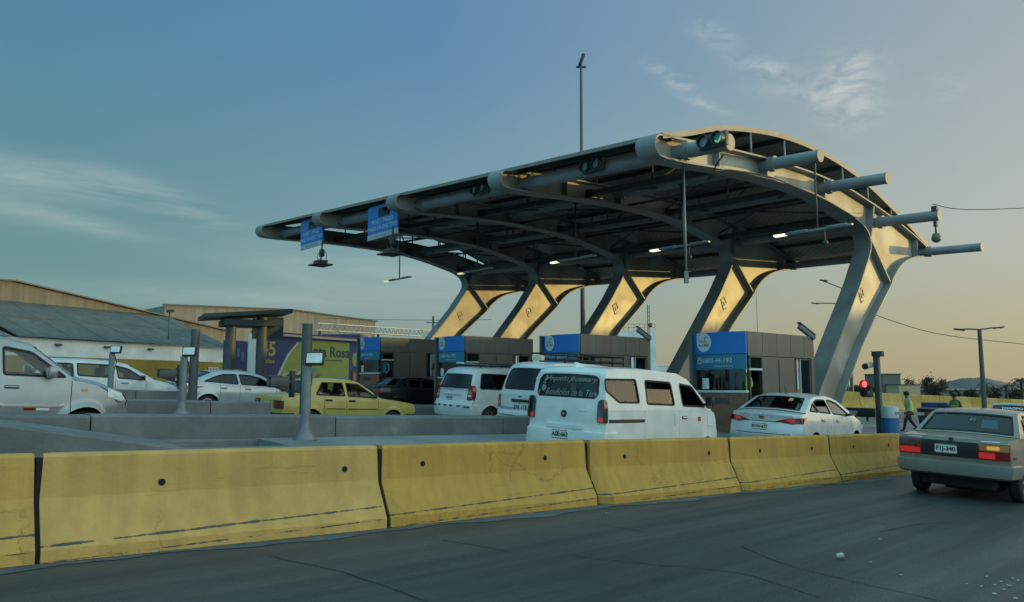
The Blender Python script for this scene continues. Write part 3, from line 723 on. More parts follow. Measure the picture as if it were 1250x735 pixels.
# tall silver people carrier at the left edge
PIC = dict(L=4.5, W=1.8, floor=.5, tw=.22, R=.36, arch=.43, wheels=(1.0, 3.70), rim='seven', tum=.26, tum2=.1, bowr=.10, bowf=.32, crown=.05,
    prof=[(.3, .94), (.5, .975), (.8, 1.), (1.0, .985), (1.24, .95)], plan=[(0, .97), (.5, 1), (3.4, 1), (4.1, .965), (4.5, .9)],
    sill=[(0, .45), (.4, .34), (4.0, .34), (4.5, .4)], sh=[(0, 1.22), (3.1, 1.22), (3.5, 1.20), (3.9, 1.13), (4.3, 1.0), (4.5, .86)],
    rear=[(.3, .06), (.6, 0), (1.2, .06)], front=[(.3, 4.44), (.6, 4.5), (.85, 4.46), (1.0, 4.38)],
    G=[(.16, 1.24, -.10), (.35, 1.70, -.06), (.6, 1.81, -.02), (1.8, 1.85, 0), (2.5, 1.81, .03), (2.85, 1.72, .07), (3.48, 1.21, .14)],
    gwin=[('rear_window', .15, .95, .84), ('windshield', 5.05, 5.93, .9)], flare=.05,
    swin=[dict(p=[(.45, 1.28), (1.3, 1.28), (1.28, 1.70), (.6, 1.70)], r=.05), dict(p=[(1.42, 1.28), (2.38, 1.265), (2.34, 1.70), (1.4, 1.71)], r=.05, door=0, glass=GLASS), dict(p=[(2.50, 1.265), (3.36, 1.25), (2.86, 1.63), (2.47, 1.70)], r=.05, door=1, glass=GLASS)],
    doors=[1.36, 2.42, 3.44], handles=[(1.6, 1.08, 0), (2.62, 1.08, 1)], mirror=(3.12, 1.28), msize=(.14, .2, .18), seats=[(1.3, 3), (2.3, 2)],
    bumpers=[('rear', .4, .7, .5, .05, SILVER)],
    pieces=[dict(name='headlight', on='front', m=CLEAR, loops=[[(.5, .88), (.85, .90), (.85, 1.06), (.6, 1.02)]], side=[[(3.98, .95), (4.22, .88), (4.20, 1.02), (3.98, 1.10)]]),
        dict(name='side_strip', on='side', m=CHROME, off=.014, loops=[rect(1.4, 2.38, .79, .835), rect(2.46, 3.35, .785, .83)]),
        dict(name='side_reflector', on='side', sides=(-1,), m=[WHITEP, REDL], off=.004, loops=[rect(2.8, 3.15, .725, .765), rect(2.8, 2.97, .725, .765)]),
        dict(name='side_lamp', on='side', m=AMBER, off=.012, loops=[rect(3.58, 3.68, 1.04, 1.075)]), dict(name='grille', on='front', sides=(1,), m=TRIM, loops=[rect(-.4, .4, .85, 1.0)])])
pl = place(on_row(156, 14.1), 4.28, -.87, HEAD)
pic = Car(PIC); pic.build('people_carrier', 'tall silver people carrier at the left edge with a wing mirror and chrome side strip', 'car', pl, HEAD, SILVER, 'vehicles queuing at the toll booths')
pic.root.location.z -= .02

# white people mover with a roof rack, and the white minivan between
H1 = dict(L=5.0, W=1.88, floor=.45, tw=.2, R=.33, arch=.39, wheels=(.92, 4.0), rim='seven', tum=.24, tum2=.08, bowr=.16, bowf=.4, crown=.045, bp=2.6,
    prof=[(.25, .94), (.45, .98), (.8, 1.), (1.0, .99), (1.2, .96)], plan=[(0, .965), (.4, 1), (4.0, 1), (5.0, .9)],
    sill=[(0, .34), (.5, .28), (4.5, .28), (5.0, .32)], sh=[(0, 1.17), (3.9, 1.15), (4.2, 1.10), (4.7, .95), (5.0, .8)],
    rear=[(.3, .05), (.6, -.02), (.75, .0), (.85, .06), (1.17, .08)], front=[(.3, 4.92), (.6, 5.0), (.9, 4.9)],
    G=[(.24, 1.18, -.16), (.40, 1.66, -.15), (.48, 1.79, -.11), (.66, 1.86, -.04), (2.0, 1.92, 0), (2.8, 1.88, .03), (3.15, 1.77, .08), (4.1, 1.12, .16)],
    gwin=[('rear_window', .06, .98, .86), ('windshield', 6.05, 6.93, .9)], rglass=GLASSD, wround=.07,
    swin=[dict(p=[(.48, 1.22), (1.75, 1.22), (1.75, 1.70), (.62, 1.70)], r=.07, glass=GLASSD), dict(p=[(1.9, 1.22), (2.75, 1.22), (2.72, 1.70), (1.88, 1.70)], r=.05, door=0, glass=GLASSD), dict(p=[(2.9, 1.21), (3.7, 1.18), (3.15, 1.62), (2.86, 1.68)], r=.05, door=1)],
    doors=[1.82, 2.82, 3.8], handles=[(2.6, 1.02, 0), (3.0, 1.02, 1)], mirror=(3.55, 1.25), msize=(.12, .18, .2), seats=[(1.3, 3), (2.2, 3), (3.0, 2)],
    bumpers=[('rear', .34, .74, .52, .04, WHITE2)],
    pieces=[dict(name='taillight', on='rear', m=[REDL, AMBER, CLEAR], r=.03, off=.018, loops=[[(.70, .86), (.88, .86), (.90, 1.32), (.80, 1.32), (.72, 1.2)], rect(.74, .85, 1.06, 1.13), rect(.74, .85, .97, 1.03)], side=[[(.19, .87), (.26, .87), (.34, 1.2), (.3, 1.32), (.19, 1.32)]]),
        dict(name='tailgate_strip', on='rear', sides=(1,), m=WHITE2, off=.03, loops=[rect(-.45, .4, 1.02, 1.06)]),
        dict(name='emblem', on='rear', sides=(1,), m=CHROME, off=.012, loops=[rect(-.07, .07, 1.14, 1.2)]),
        dict(name='parking_sensor', on='rear', m=TRIM, off=.055, loops=[rect(.08, .2, .66, .70)]), dict(name='parking_sensor', on='rear', m=TRIM, off=.055, loops=[rect(.42, .54, .66, .70)]), dict(name='bumper_reflector', on='rear', m=TRIM, off=.055, loops=[rect(.68, .88, .64, .68)])])
hl = place(on_row(574, 18.7), .14, -.90, HEAD + .03)
h1 = Car(H1);  h1.build('people_mover', 'white people mover with loaded roof rack and dark side windows, ahead of the yellow cab', 'van', hl, HEAD + .03, WHITE2, 'vehicles queuing at the toll booths', plate=('D4F-951', .06, .92, .30, .15))
h1.root.location.z -= .06
def rack(car, x0, x1, n, w, zz, hgt, rails=1):
    mb = MB()
    for k in range(n):
        x = x0 + (x1 - x0) * k / (n - 1)
        mb.tube([(x, -w, zz), (x, w, zz)], .02, 6)
        for sg in (-1, 1): mb.cyl((x, sg * w, zz - .1), (x, sg * w, zz + hgt), .018, n=6)
    for j in range(rails + 1):
        for sg in (-1, 1): mb.tube([(x0, sg * w, zz + hgt * j), (x1, sg * w, zz + hgt * j)], .018, 6)
        for x in (x0, x1): mb.tube([(x, -w, zz + hgt * j), (x, w, zz + hgt * j)], .018, 6)
    for k in range(3): mb.tube([(x0, -w + w * (k + .5) * .66, zz + .01), (x1, -w + w * (k + .5) * .66, zz + .01)], .014, 6)
    return mb.build('roof_rack', TRIM, car.root)
rack(h1, .7, 2.9, 6, .62, 1.96, .06)
# white ladder and board strapped on the rack
def onto(car, x, y, z): return car.root.matrix_basis @ Vector((x, y, z))
mb = MB(); mb.box((0, 0, 0), (1.5, .34, .06), bev=.025); 
b_ = mb.build('roof_board', M('white_gelcoat', (.62, .64, .66), .3)); b_.location = onto(h1, 1.35, .35, 2.015); b_.rotation_euler = h1.root.rotation_euler
tag(b_, 'white board strapped to the roof rack of the white people mover', 'board')
mb = MB()
for y in (-.16, .16): mb.box((0, y, 0), (1.9, .04, .05))
for k in range(7): mb.box((-.84 + .28 * k, 0, 0), (.03, .3, .025))
b_ = mb.build('ladder', M('aluminium_ladder', (.55, .56, .56), .35, .7)); b_.location = onto(h1, 1.8, -.3, 2.02); b_.rotation_euler = h1.root.rotation_euler
tag(b_, 'pale ladder lying on the roof rack of the white people mover', 'ladder')

MIN = dict(VAN); MIN.update(L=4.1, W=1.64, rim='cover', plan=[(0, .985), (.25, 1), (3.0, 1), (3.6, .97), (4.1, .9)],
    sh=[(0, 1.16), (3.4, 1.17), (3.55, 1.12), (3.9, .93), (4.1, .8)], front=[(.3, 4.04), (.55, 4.1), (.75, 4.09), (1.0, 3.95)],
    G=[(.15, 1.16, -.10), (.24, 1.5, -.11), (.33, 1.78, -.10), (.42, 1.87, -.08), (.6, 1.92, -.02), (1.5, 1.95, 0), (2.3, 1.92, .02), (2.65, 1.82, .08), (3.5, 1.16, .16)],
    gwin=[('rear_window', .30, 1.93, .84), ('windshield', 7.1, 7.93, .88)], rglass=GLASSD, wcorner=.13,
    swin=[dict(p=[(.3, 1.27), (1.12, 1.27), (1.06, 1.72), (.38, 1.72)], r=.06), dict(p=[(1.35, 1.265), (2.2, 1.25), (2.14, 1.72), (1.34, 1.72)], r=.06, door=0), dict(p=[(2.45, 1.24), (3.2, 1.225), (2.76, 1.66), (2.4, 1.70)], r=.06, door=1)],
    doors=[1.27, 2.34, 3.3], handles=[(2.2, 1.0, 0), (2.5, 1.03, 1)], mirror=(3.14, 1.27), mmat=WHITE2, seats=[(1.0, 3), (1.8, 3), (2.6, 2)],
    bumpers=[('rear', .36, .66, .42, .05, WHITE2)],
    pieces=[dict(name='taillight', on='rear', m=[REDL, REDLIT], r=.03, off=.018, loops=[[(.72, .84), (.83, .84), (.83, 1.14), (.74, 1.14)], rect(.73, .80, .9, 1.02)], side=[]),
        dict(name='tailgate_handle', on='rear', sides=(1,), m=TRIM, off=.025, loops=[rect(-.34, .26, .985, 1.05)]),
        dict(name='tailgate_stripe', on='rear', sides=(1,), m=M('stripe_grey', (.28, .29, .32), .4), off=.004, loops=[rect(-.72, .72, .80, .86)]),
        dict(name='emblem', on='rear', sides=(1,), m=TRIM, off=.012, loops=[[(-.09, 1.125), (.09, 1.125), (0, 1.1)]]),
        dict(name='bumper_seam', on='rear', sides=(1,), m=TRIM, off=.012, r=.003, loops=[rect(-.7, .7, .665, .68)]),
        dict(name='lower_grille', on='rear', sides=(1,), m=TRIM, off=.06, loops=[rect(-.6, .6, .42, .5)])])
mp = on_row(664, 12.7); ml = place(mp, .14, -.80, HEAD)
mv = Car(MIN); mv.build('white_minivan', 'white minivan with a dark tailgate handle between the minibus and the people mover', 'van', ml, HEAD, WHITE2, 'vehicles queuing at the toll booths', plate=('DIE-157', -.06, .865, .34, .2))
mv.root.location.z += .02
rack(mv, .9, 3.0, 6, .58, 2.03, .14)
mb = MB(); mb.box((0, 0, 0), (.12, .36, .13), bev=.03)
b_ = mb.build('roof_lamp_box', M('cream_plastic', (.66, .62, .45), .5)); b_.location = onto(mv, .75, .18, 2.05); b_.rotation_euler = mv.root.rotation_euler
tag(b_, 'small cream lamp box on the roof rack of the white minivan', 'roof sign')

# black car beyond the cab
BLK = dict(SEN); BLK.update(W=1.7, pieces=[dict(name='taillight', on='rear', m=REDL, off=.012, loops=[rect(.44, .79, .70, .90)], side=[])], bumpers=[], glass=GLASSD, rglass=GLASSD, rim='seven', swin=[dict(p=w['p'], r=.03, door=w.get('door'), glass=GLASSD) for w in SEN['swin']])
bl = place(on_row(462, 24.4), 0.0, -.83, HEAD)
blk = Car(BLK); blk.build('black_saloon', 'black saloon with tinted glass between the yellow cab and the people mover', 'car', bl, HEAD, BLACKP, 'vehicles queuing at the toll booths')

# small saloon far up the near road
FAR = dict(SEN)
p = A(1231, 500, 27.5)
farc = Car(FAR); farc.build('distant_saloon', 'pale small car with a white window banner, seen over the roof of the old saloon', 'car', (p.x, p.y), math.radians(53), SILVER)
mb = MB(); put_text(mb, 'TNAGPO', (0, 0, 0), 0, 0, .17, 0, lambda x, y: farc.gpt(.62 + y / .53, -x / .72, .006), bold=.005); mb.build('window_lettering', WHITEP, farc.root)
# ---------------------------------------------------------------- ground, road, plaza
def sheet(name, ls, rs, dz, mat, fn=None):
    mb = MB(); mb.grid([[WE(l, r, dz) for r in rs] for l in ls]); return struct(mb.build(name, mat))
def frange(a, b, s):
    n = max(1, int(round((b - a) / s))); return [a + (b - a) * k / n for k in range(n + 1)]
GROUND = M('dusty_ground', (.16, .15, .13), .95, var=.3, scale=.4, bump=.4, bscale=6)
def asphalt(name, col, streak):
    m = M(name, col, .62, 0, .32, .35, bump=.55, bscale=55, stretch=None, var2=.55, scale2=.22, tint2=[c * .55 for c in col], spec=.5)
    nt = m.node_tree; N = nt.nodes; L = nt.links; p = N['Principled BSDF']
    src = p.inputs['Base Color'].links[0].from_socket
    # wheel-polished streaks along the lane direction and pale grit
    tc = N.new('ShaderNodeTexCoord'); mp = N.new('ShaderNodeMapping'); mp.vector_type = 'TEXTURE'; mp.inputs['Rotation'].default_value = (0, 0, HEAD + .06); mp.inputs['Scale'].default_value = (9, .42, 1)
    L.new(tc.outputs['Object'], mp.inputs[0])
    n = N.new('ShaderNodeTexNoise'); n.inputs['Scale'].default_value = 1.; n.inputs['Detail'].default_value = 6; n.inputs['Roughness'].default_value = .6; L.new(mp.outputs[0], n.inputs['Vector'])
    r = N.new('ShaderNodeValToRGB'); r.color_ramp.elements[0].position = .36; r.color_ramp.elements[1].position = .66; r.color_ramp.elements[0].color = (.62, .62, .64, 1); r.color_ramp.elements[1].color = (1.45, 1.45, 1.42, 1)
    L.new(n.outputs[0], r.inputs[0])
    mu = N.new('ShaderNodeMixRGB'); mu.blend_type = 'MULTIPLY'; mu.inputs[0].default_value = streak; L.new(src, mu.inputs[1]); L.new(r.outputs[0], mu.inputs[2])
    # aggregate specks
    v = N.new('ShaderNodeTexNoise'); v.inputs['Scale'].default_value = 38; v.inputs['Detail'].default_value = 3; L.new(tc.outputs['Object'], v.inputs['Vector'])
    vr = N.new('ShaderNodeValToRGB'); vr.color_ramp.elements[0].position = .58; vr.color_ramp.elements[1].position = .74; vr.color_ramp.elements[0].color = (0, 0, 0, 1); vr.color_ramp.elements[1].color = (.5, .5, .5, 1)
    L.new(v.outputs[0], vr.inputs[0])
    m2 = N.new('ShaderNodeMixRGB'); L.new(vr.outputs[0], m2.inputs[0]); L.new(mu.outputs[0], m2.inputs[1]); m2.inputs[2].default_value = (*[c * 2.1 for c in col], 1)
    # fine cracks, only in patches
    vo = N.new('ShaderNodeTexVoronoi'); vo.feature = 'DISTANCE_TO_EDGE'; vo.inputs['Scale'].default_value = .55
    wn = N.new('ShaderNodeTexNoise'); wn.inputs['Scale'].default_value = 1.6; wn.inputs['Detail'].default_value = 4; L.new(tc.outputs['Object'], wn.inputs['Vector'])
    va = N.new('ShaderNodeVectorMath'); va.operation = 'MULTIPLY_ADD'; L.new(wn.outputs['Color'], va.inputs[0]); va.inputs[1].default_value = (.9, .9, .9); L.new(tc.outputs['Object'], va.inputs[2]); L.new(va.outputs[0], vo.inputs['Vector'])
    cr = N.new('ShaderNodeValToRGB'); cr.color_ramp.elements[0].position = .0; cr.color_ramp.elements[1].position = .006; cr.color_ramp.elements[0].color = (1, 1, 1, 1); cr.color_ramp.elements[1].color = (0, 0, 0, 1); L.new(vo.outputs[0], cr.inputs[0])
    mk = N.new('ShaderNodeTexNoise'); mk.inputs['Scale'].default_value = .25; L.new(tc.outputs['Object'], mk.inputs['Vector'])
    mr = N.new('ShaderNodeValToRGB'); mr.color_ramp.elements[0].position = .5; mr.color_ramp.elements[1].position = .6; L.new(mk.outputs[0], mr.inputs[0])
    ml_ = N.new('ShaderNodeMath'); ml_.operation = 'MULTIPLY'; L.new(cr.outputs[0], ml_.inputs[0]); L.new(mr.outputs[0], ml_.inputs[1])
    m3 = N.new('ShaderNodeMixRGB'); L.new(ml_.outputs[0], m3.inputs[0]); L.new(m2.outputs[0], m3.inputs[1]); m3.inputs[2].default_value = (*[c * .3 for c in col], 1)
    L.new(m3.outputs[0], p.inputs['Base Color'])
    rr = N.new('ShaderNodeMapRange'); rr.inputs[1].default_value = .3; rr.inputs[2].default_value = .7; rr.inputs[3].default_value = .62; rr.inputs[4].default_value = .42; L.new(n.outputs[0], rr.inputs[0]); L.new(rr.outputs[0], p.inputs['Roughness'])
    return m
ASPH = asphalt('asphalt', (.038, .055, .061), .8)
ASPH2 = asphalt('plaza_asphalt', (.15, .155, .155), .7)
CONC = M('island_concrete', (.26, .265, .265), .85, var=.22, scale=1.2, bump=.3, bscale=30, var2=.5, scale2=.5, tint2=(.13, .135, .135))
CONC2 = M('worn_concrete_wall', (.175, .185, .19), .85, var=.25, scale=2.5, bump=.35, bscale=25, var2=.6, scale2=.9, tint2=(.10, .105, .11))
xs = sorted(set([-500, -320, -200, -130, -90, -70] + frange(-60, 60, 3) + [70, 90, 130, 200, 320, 500, 800]))
ysq = sorted(set([-70, -40] + frange(-20, 66, 3) + [80, 100, 140, 200, 300, 450, 700, 1100, 1800]))
mb = MB(); mb.grid([[Vector((x, y, elev(x, y) - .03)) for x in xs] for y in ysq]); struct(mb.build('ground', GROUND))
sheet('road', frange(-30, 110, 1.5), frange(-16, 7.0, 1.5), .004, ASPH)
sheet('toll_plaza', frange(-25, 110, 1.5), frange(7.0, 40, 1.5), .002, ASPH2)
# a narrow dusty strip where the road meets the barrier
DUST = M('grit_strip', (.10, .115, .12), .95, var=.35, scale=5, bump=.6, bscale=30)
mb = MB(); ls = frange(-4, 17, .12); ww = [.24 + .06 * math.sin(l * 2.3) + .03 * math.sin(l * 7.1 + 1) + .025 * rnd.random() for l in ls]
mb.grid([[WE(l, 6.98 - .022 * l - w, .008) for w in (.0, ww[k])] for k, l in enumerate(ls)]); struct(mb.build('kerb_strip', DUST))
# sealed joints in the asphalt
JOINT = M('road_joint_tar', (.024, .032, .036), .7)
def seam(pts, w=.022):
    mb = MB(); P = catmull([Vector((p[0], p[1], 0)) for p in pts], 8); rows = []
    for i, p in enumerate(P):
        d = (P[min(i + 1, len(P) - 1)] - P[max(i - 1, 0)]).normalized(); n = Vector((-d.y, d.x, 0)) * w * (.5 + rnd.random()); j = n.normalized() * (rnd.random() - .5) * .03
        rows.append([Vector((q.x, q.y, elev(q.x, q.y) + .009)) for q in (p + j + n, p + j - n)])
    mb.grid(rows, smooth=False); return mb
def G0(x, y, dz=0):
    p = A(x, y, 10); 
    for _ in range(40):
        d = p - Vector((0, 0, CAMH)); t = (elev(p.x, p.y) + dz - CAMH) / d.z; q = Vector((0, 0, CAMH)) + d * t; p = (p + q) / 2
    return p
mb = MB()
for pts in ([(905, 668), (960, 690), (1060, 715), (1150, 735)], [(700, 680), (800, 690), (900, 700), (1000, 730)], [(1075, 650), (1130, 640), (1200, 640)], [(330, 680), (420, 700), (520, 735)], [(540, 660), (590, 668), (625, 676)], [(735, 642), (765, 646), (785, 650)]):
    s = seam([G0(*p) for p in pts], .006); mb.add(s.v, s.f)
struct(mb.build('road_joint', JOINT))

# ---------------------------------------------------------------- yellow concrete barriers
def barrier_mat(name, col):
    m = M(name, col, .72, 0, .10, 2.2, bump=.25, bscale=22, var2=.3, scale2=.9, tint2=[c * .72 for c in col])
    nt = m.node_tree; N = nt.nodes; L = nt.links; p = N['Principled BSDF']; src = p.inputs['Base Color'].links[0].from_socket
    tc = N.new('ShaderNodeTexCoord'); oi = N.new('ShaderNodeObjectInfo'); sx = N.new('ShaderNodeSeparateXYZ'); L.new(tc.outputs['Object'], sx.inputs[0])
    off = N.new('ShaderNodeVectorMath'); off.operation = 'MULTIPLY_ADD'; L.new(oi.outputs['Location'], off.inputs[0]); off.inputs[1].default_value = (3.7, 2.3, 1.1); L.new(tc.outputs['Object'], off.inputs[2])
    # chipped paint along the foot line: height band times ragged noise
    ng = N.new('ShaderNodeTexNoise'); ng.inputs['Scale'].default_value = 6; ng.inputs['Detail'].default_value = 8; ng.inputs['Roughness'].default_value = .7; L.new(off.outputs[0], ng.inputs['Vector'])
    def bandm(z, w):
        a = N.new('ShaderNodeMath'); a.operation = 'SUBTRACT'; L.new(sx.outputs[2], a.inputs[0]); a.inputs[1].default_value = z
        b = N.new('ShaderNodeMath'); b.operation = 'ABSOLUTE'; L.new(a.outputs[0], b.inputs[0])
        c_ = N.new('ShaderNodeMapRange'); c_.inputs[1].default_value = 0; c_.inputs[2].default_value = w; c_.inputs[3].default_value = 1; c_.inputs[4].default_value = 0; L.new(b.outputs[0], c_.inputs[0]); return c_.outputs[0]
    def thr(bandsock, lo, hi):
        mu = N.new('ShaderNodeMath'); mu.operation = 'MULTIPLY'; L.new(bandsock, mu.inputs[0]); L.new(ng.outputs[0], mu.inputs[1])
        r = N.new('ShaderNodeMapRange'); r.inputs[1].default_value = lo; r.inputs[2].default_value = hi; L.new(mu.outputs[0], r.inputs[0]); return r.outputs[0]
    f1 = thr(bandm(.118, .032), .36, .44); f2 = thr(bandm(.0, .035), .42, .52); f3 = thr(bandm(.80, .022), .44, .52)
    mx = N.new('ShaderNodeMath'); mx.operation = 'MAXIMUM'; L.new(f1, mx.inputs[0]); L.new(f2, mx.inputs[1])
    mx2 = N.new('ShaderNodeMath'); mx2.operation = 'MAXIMUM'; L.new(mx.outputs[0], mx2.inputs[0]); L.new(f3, mx2.inputs[1])
    # hairline cracks
    vo = N.new('ShaderNodeTexVoronoi'); vo.feature = 'DISTANCE_TO_EDGE'; vo.inputs['Scale'].default_value = 1.25
    va = N.new('ShaderNodeVectorMath'); va.operation = 'MULTIPLY_ADD'; L.new(ng.outputs['Color'], va.inputs[0]); va.inputs[1].default_value = (.35, .35, .35); L.new(off.outputs[0], va.inputs[2]); L.new(va.outputs[0], vo.inputs['Vector'])
    cr = N.new('ShaderNodeMapRange'); cr.inputs[1].default_value = 0; cr.inputs[2].default_value = .010; cr.inputs[3].default_value = 1; cr.inputs[4].default_value = 0; L.new(vo.outputs[0], cr.inputs[0])
    mk = N.new('ShaderNodeTexNoise'); mk.inputs['Scale'].default_value = .8; L.new(off.outputs[0], mk.inputs['Vector'])
    mr = N.new('ShaderNodeMapRange'); mr.inputs[1].default_value = .47; mr.inputs[2].default_value = .53; L.new(mk.outputs[0], mr.inputs[0])
    mm = N.new('ShaderNodeMath'); mm.operation = 'MULTIPLY'; L.new(cr.outputs[0], mm.inputs[0]); L.new(mr.outputs[0], mm.inputs[1])
    mm2 = N.new('ShaderNodeMath'); mm2.operation = 'MULTIPLY'; L.new(mm.outputs[0], mm2.inputs[0]); mm2.inputs[1].default_value = .75
    c1 = N.new('ShaderNodeMixRGB'); L.new(mm2.outputs[0], c1.inputs[0]); L.new(src, c1.inputs[1]); c1.inputs[2].default_value = (*[c * .22 for c in col], 1)
    c2 = N.new('ShaderNodeMixRGB'); L.new(mx2.outputs[0], c2.inputs[0]); L.new(c1.outputs[0], c2.inputs[1]); c2.inputs[2].default_value = (.085, .08, .065, 1)
    # faint vertical water streaks
    mp = N.new('ShaderNodeMapping'); mp.inputs['Scale'].default_value = (7, 7, .5); L.new(off.outputs[0], mp.inputs[0])
    ns = N.new('ShaderNodeTexNoise'); ns.inputs['Scale'].default_value = 1.; ns.inputs['Detail'].default_value = 5; L.new(mp.outputs[0], ns.inputs['Vector'])
    rs_ = N.new('ShaderNodeValToRGB'); rs_.color_ramp.elements[0].position = .35; rs_.color_ramp.elements[1].position = .65; rs_.color_ramp.elements[0].color = (.80, .79, .78, 1); rs_.color_ramp.elements[1].color = (1.06, 1.06, 1.06, 1); L.new(ns.outputs[0], rs_.inputs[0])
    c3 = N.new('ShaderNodeMixRGB'); c3.blend_type = 'MULTIPLY'; c3.inputs[0].default_value = .7; L.new(c2.outputs[0], c3.inputs[1]); L.new(rs_.outputs[0], c3.inputs[2])
    # dark tyre scuffs along the lower face and pale scrapes
    mp2 = N.new('ShaderNodeMapping'); mp2.inputs['Rotation'].default_value = (0, 0, 0); mp2.inputs['Scale'].default_value = (1.1, 1.1, 13); L.new(off.outputs[0], mp2.inputs[0])
    n5 = N.new('ShaderNodeTexNoise'); n5.inputs['Scale'].default_value = 1.; n5.inputs['Detail'].default_value = 8; n5.inputs['Roughness'].default_value = .7; L.new(mp2.outputs[0], n5.inputs['Vector'])
    s5 = N.new('ShaderNodeMapRange'); s5.inputs[1].default_value = .62; s5.inputs[2].default_value = .72; s5.inputs[4].default_value = .5; L.new(n5.outputs[0], s5.inputs[0])
    c4 = N.new('ShaderNodeMixRGB'); L.new(s5.outputs[0], c4.inputs[0]); L.new(c3.outputs[0], c4.inputs[1]); c4.inputs[2].default_value = (.10, .085, .05, 1)
    n6 = N.new('ShaderNodeTexNoise'); n6.inputs['Scale'].default_value = 3.2; n6.inputs['Detail'].default_value = 10; n6.inputs['Roughness'].default_value = .75; L.new(off.outputs[0], n6.inputs['Vector'])
    s6 = N.new('ShaderNodeMapRange'); s6.inputs[1].default_value = .70; s6.inputs[2].default_value = .735; s6.inputs[4].default_value = .85; L.new(n6.outputs[0], s6.inputs[0])
    c5 = N.new('ShaderNodeMixRGB'); L.new(s6.outputs[0], c5.inputs[0]); L.new(c4.outputs[0], c5.inputs[1]); c5.inputs[2].default_value = (.17, .165, .15, 1)
    hs = N.new('ShaderNodeHueSaturation'); vr_ = N.new('ShaderNodeMapRange'); vr_.inputs[3].default_value = .86; vr_.inputs[4].default_value = 1.1; L.new(oi.outputs['Random'], vr_.inputs[0]); L.new(vr_.outputs[0], hs.inputs['Value'])
    sr_ = N.new('ShaderNodeMapRange'); sr_.inputs[3].default_value = 1.04; sr_.inputs[4].default_value = .9; L.new(oi.outputs['Random'], sr_.inputs[0]); L.new(sr_.outputs[0], hs.inputs['Saturation'])
    L.new(c5.outputs[0], hs.inputs['Color']); L.new(hs.outputs[0], p.inputs['Base Color'])
    hb = N.new('ShaderNodeMath'); hb.operation = 'MULTIPLY_ADD'; L.new(mx2.outputs[0], hb.inputs[0]); hb.inputs[1].default_value = -1.5
    nz = N.new('ShaderNodeTexNoise'); nz.inputs['Scale'].default_value = 24; nz.inputs['Detail'].default_value = 5; L.new(off.outputs[0], nz.inputs['Vector']); L.new(nz.outputs[0], hb.inputs[2])
    b = N.new('ShaderNodeBump'); b.inputs['Strength'].default_value = .3; b.inputs['Distance'].default_value = .02; L.new(hb.outputs[0], b.inputs['Height']); L.new(b.outputs[0], p.inputs['Normal'])
    return m
BARY = barrier_mat('yellow_barrier_paint', (.60, .335, .065))
HOLE = M('hole_gap_shade', (.012, .012, .013), .9)
PROF = [(-.285, 0), (-.285, .095), (-.268, .12), (-.11, .42), (-.098, .46), (-.085, .775), (-.065, .80), (.065, .80), (.085, .775), (.098, .46), (.11, .42), (.268, .12), (.285, .095), (.285, 0)]
def barrier(l0, l1, r0, r1, label, holes=((.22, .56), (.80, .60)), seed=1, chip=0):
    rg = random.Random(seed); P0 = WE(l0, r0); P1 = WE(l1, r1); d = P1 - P0; Ln = math.hypot(d.x, d.y); yaw = math.atan2(d.y, d.x)
    sl_ = d.z / Ln; n = 40
    root_mb = MB(); rows = []
    for k in range(n + 1):
        x = .012 + (Ln - .024) * k / n; row = []
        for y, z in PROF:
            jy = jz = 0
            if .02 < z < .2: jy = rg.uniform(-.006, .006); jz = rg.uniform(-.006, .006)
            if k in (0, n): x_ = x + (.012 if k == 0 else -.012) * (z > .7)
            else: x_ = x
            if chip and k < 3 and z < .2 and y < 0: jy += chip * (3 - k) * .05
            row.append(Vector((x_, y + jy, z + jz + sl_ * x)))
        rows.append(row)
    root_mb.grid(rows, smooth=True)
    for row in (rows[0], rows[-1]): root_mb.add(row, [list(range(len(row)))])
    # rounded crumbs at the corners are left to the noise; end keyway
    o = root_mb.build('concrete_barrier', BARY, None, P0, yaw, sharp=12)
    tag(o, label, 'barrier', 'yellow barriers along the near road')
    sb = MB(); sb.prism([Vector((Ln - .005, y * .9, z * .955 + sl_ * Ln)) for y, z in PROF], (.05, 0, 0)); sb.build('gap_shade', HOLE, o)  # dark filler added in the gap, standing for its shade
    for t, z in holes:
        hb = MB(); x = Ln * t; zz = z + sl_ * x; y = -.098 + (.46 - z) * -.04
        hb.cyl((x, y + .02, zz), (x, y - .004, zz), .030, n=14)  # dark disc on the face; its colour stands for the shaded hole
        hb.build('lifting_hole', HOLE, o)
    return o
LB = [1.26 - 3.09, 1.26, 4.31, 7.42, 10.48, 13.53, 16.55]
RB = [7.12, 7.11, 7.06, 7.03, 6.93, 6.86, 6.84]
blabels = ['yellow concrete barrier cut off by the left edge of the photo', 'longest looking yellow barrier in front of the tall silver car, with two lifting holes', 'cracked yellow barrier in front of the yellow cab and the people mover', 'yellow barrier directly in front of the white minibus', 'yellow barrier in front of the modern silver saloon', 'last yellow barrier, ending behind the old champagne saloon']
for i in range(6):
    barrier(LB[i] + .008, LB[i + 1] - .008, RB[i], RB[i + 1] + (.04 if i == 2 else 0), blabels[i], holes=[((.24, .56), (.86, .6)), ((.3, .54), (.87, .58)), ((.17, .60), (.76, .6)), ((.22, .58), (.83, .58)), ((.27, .58), (.8, .58)), ((.3, .58), (.8, .58))][i], seed=i + 3, chip=[0, 0, 0, 1, 1, 0][i])

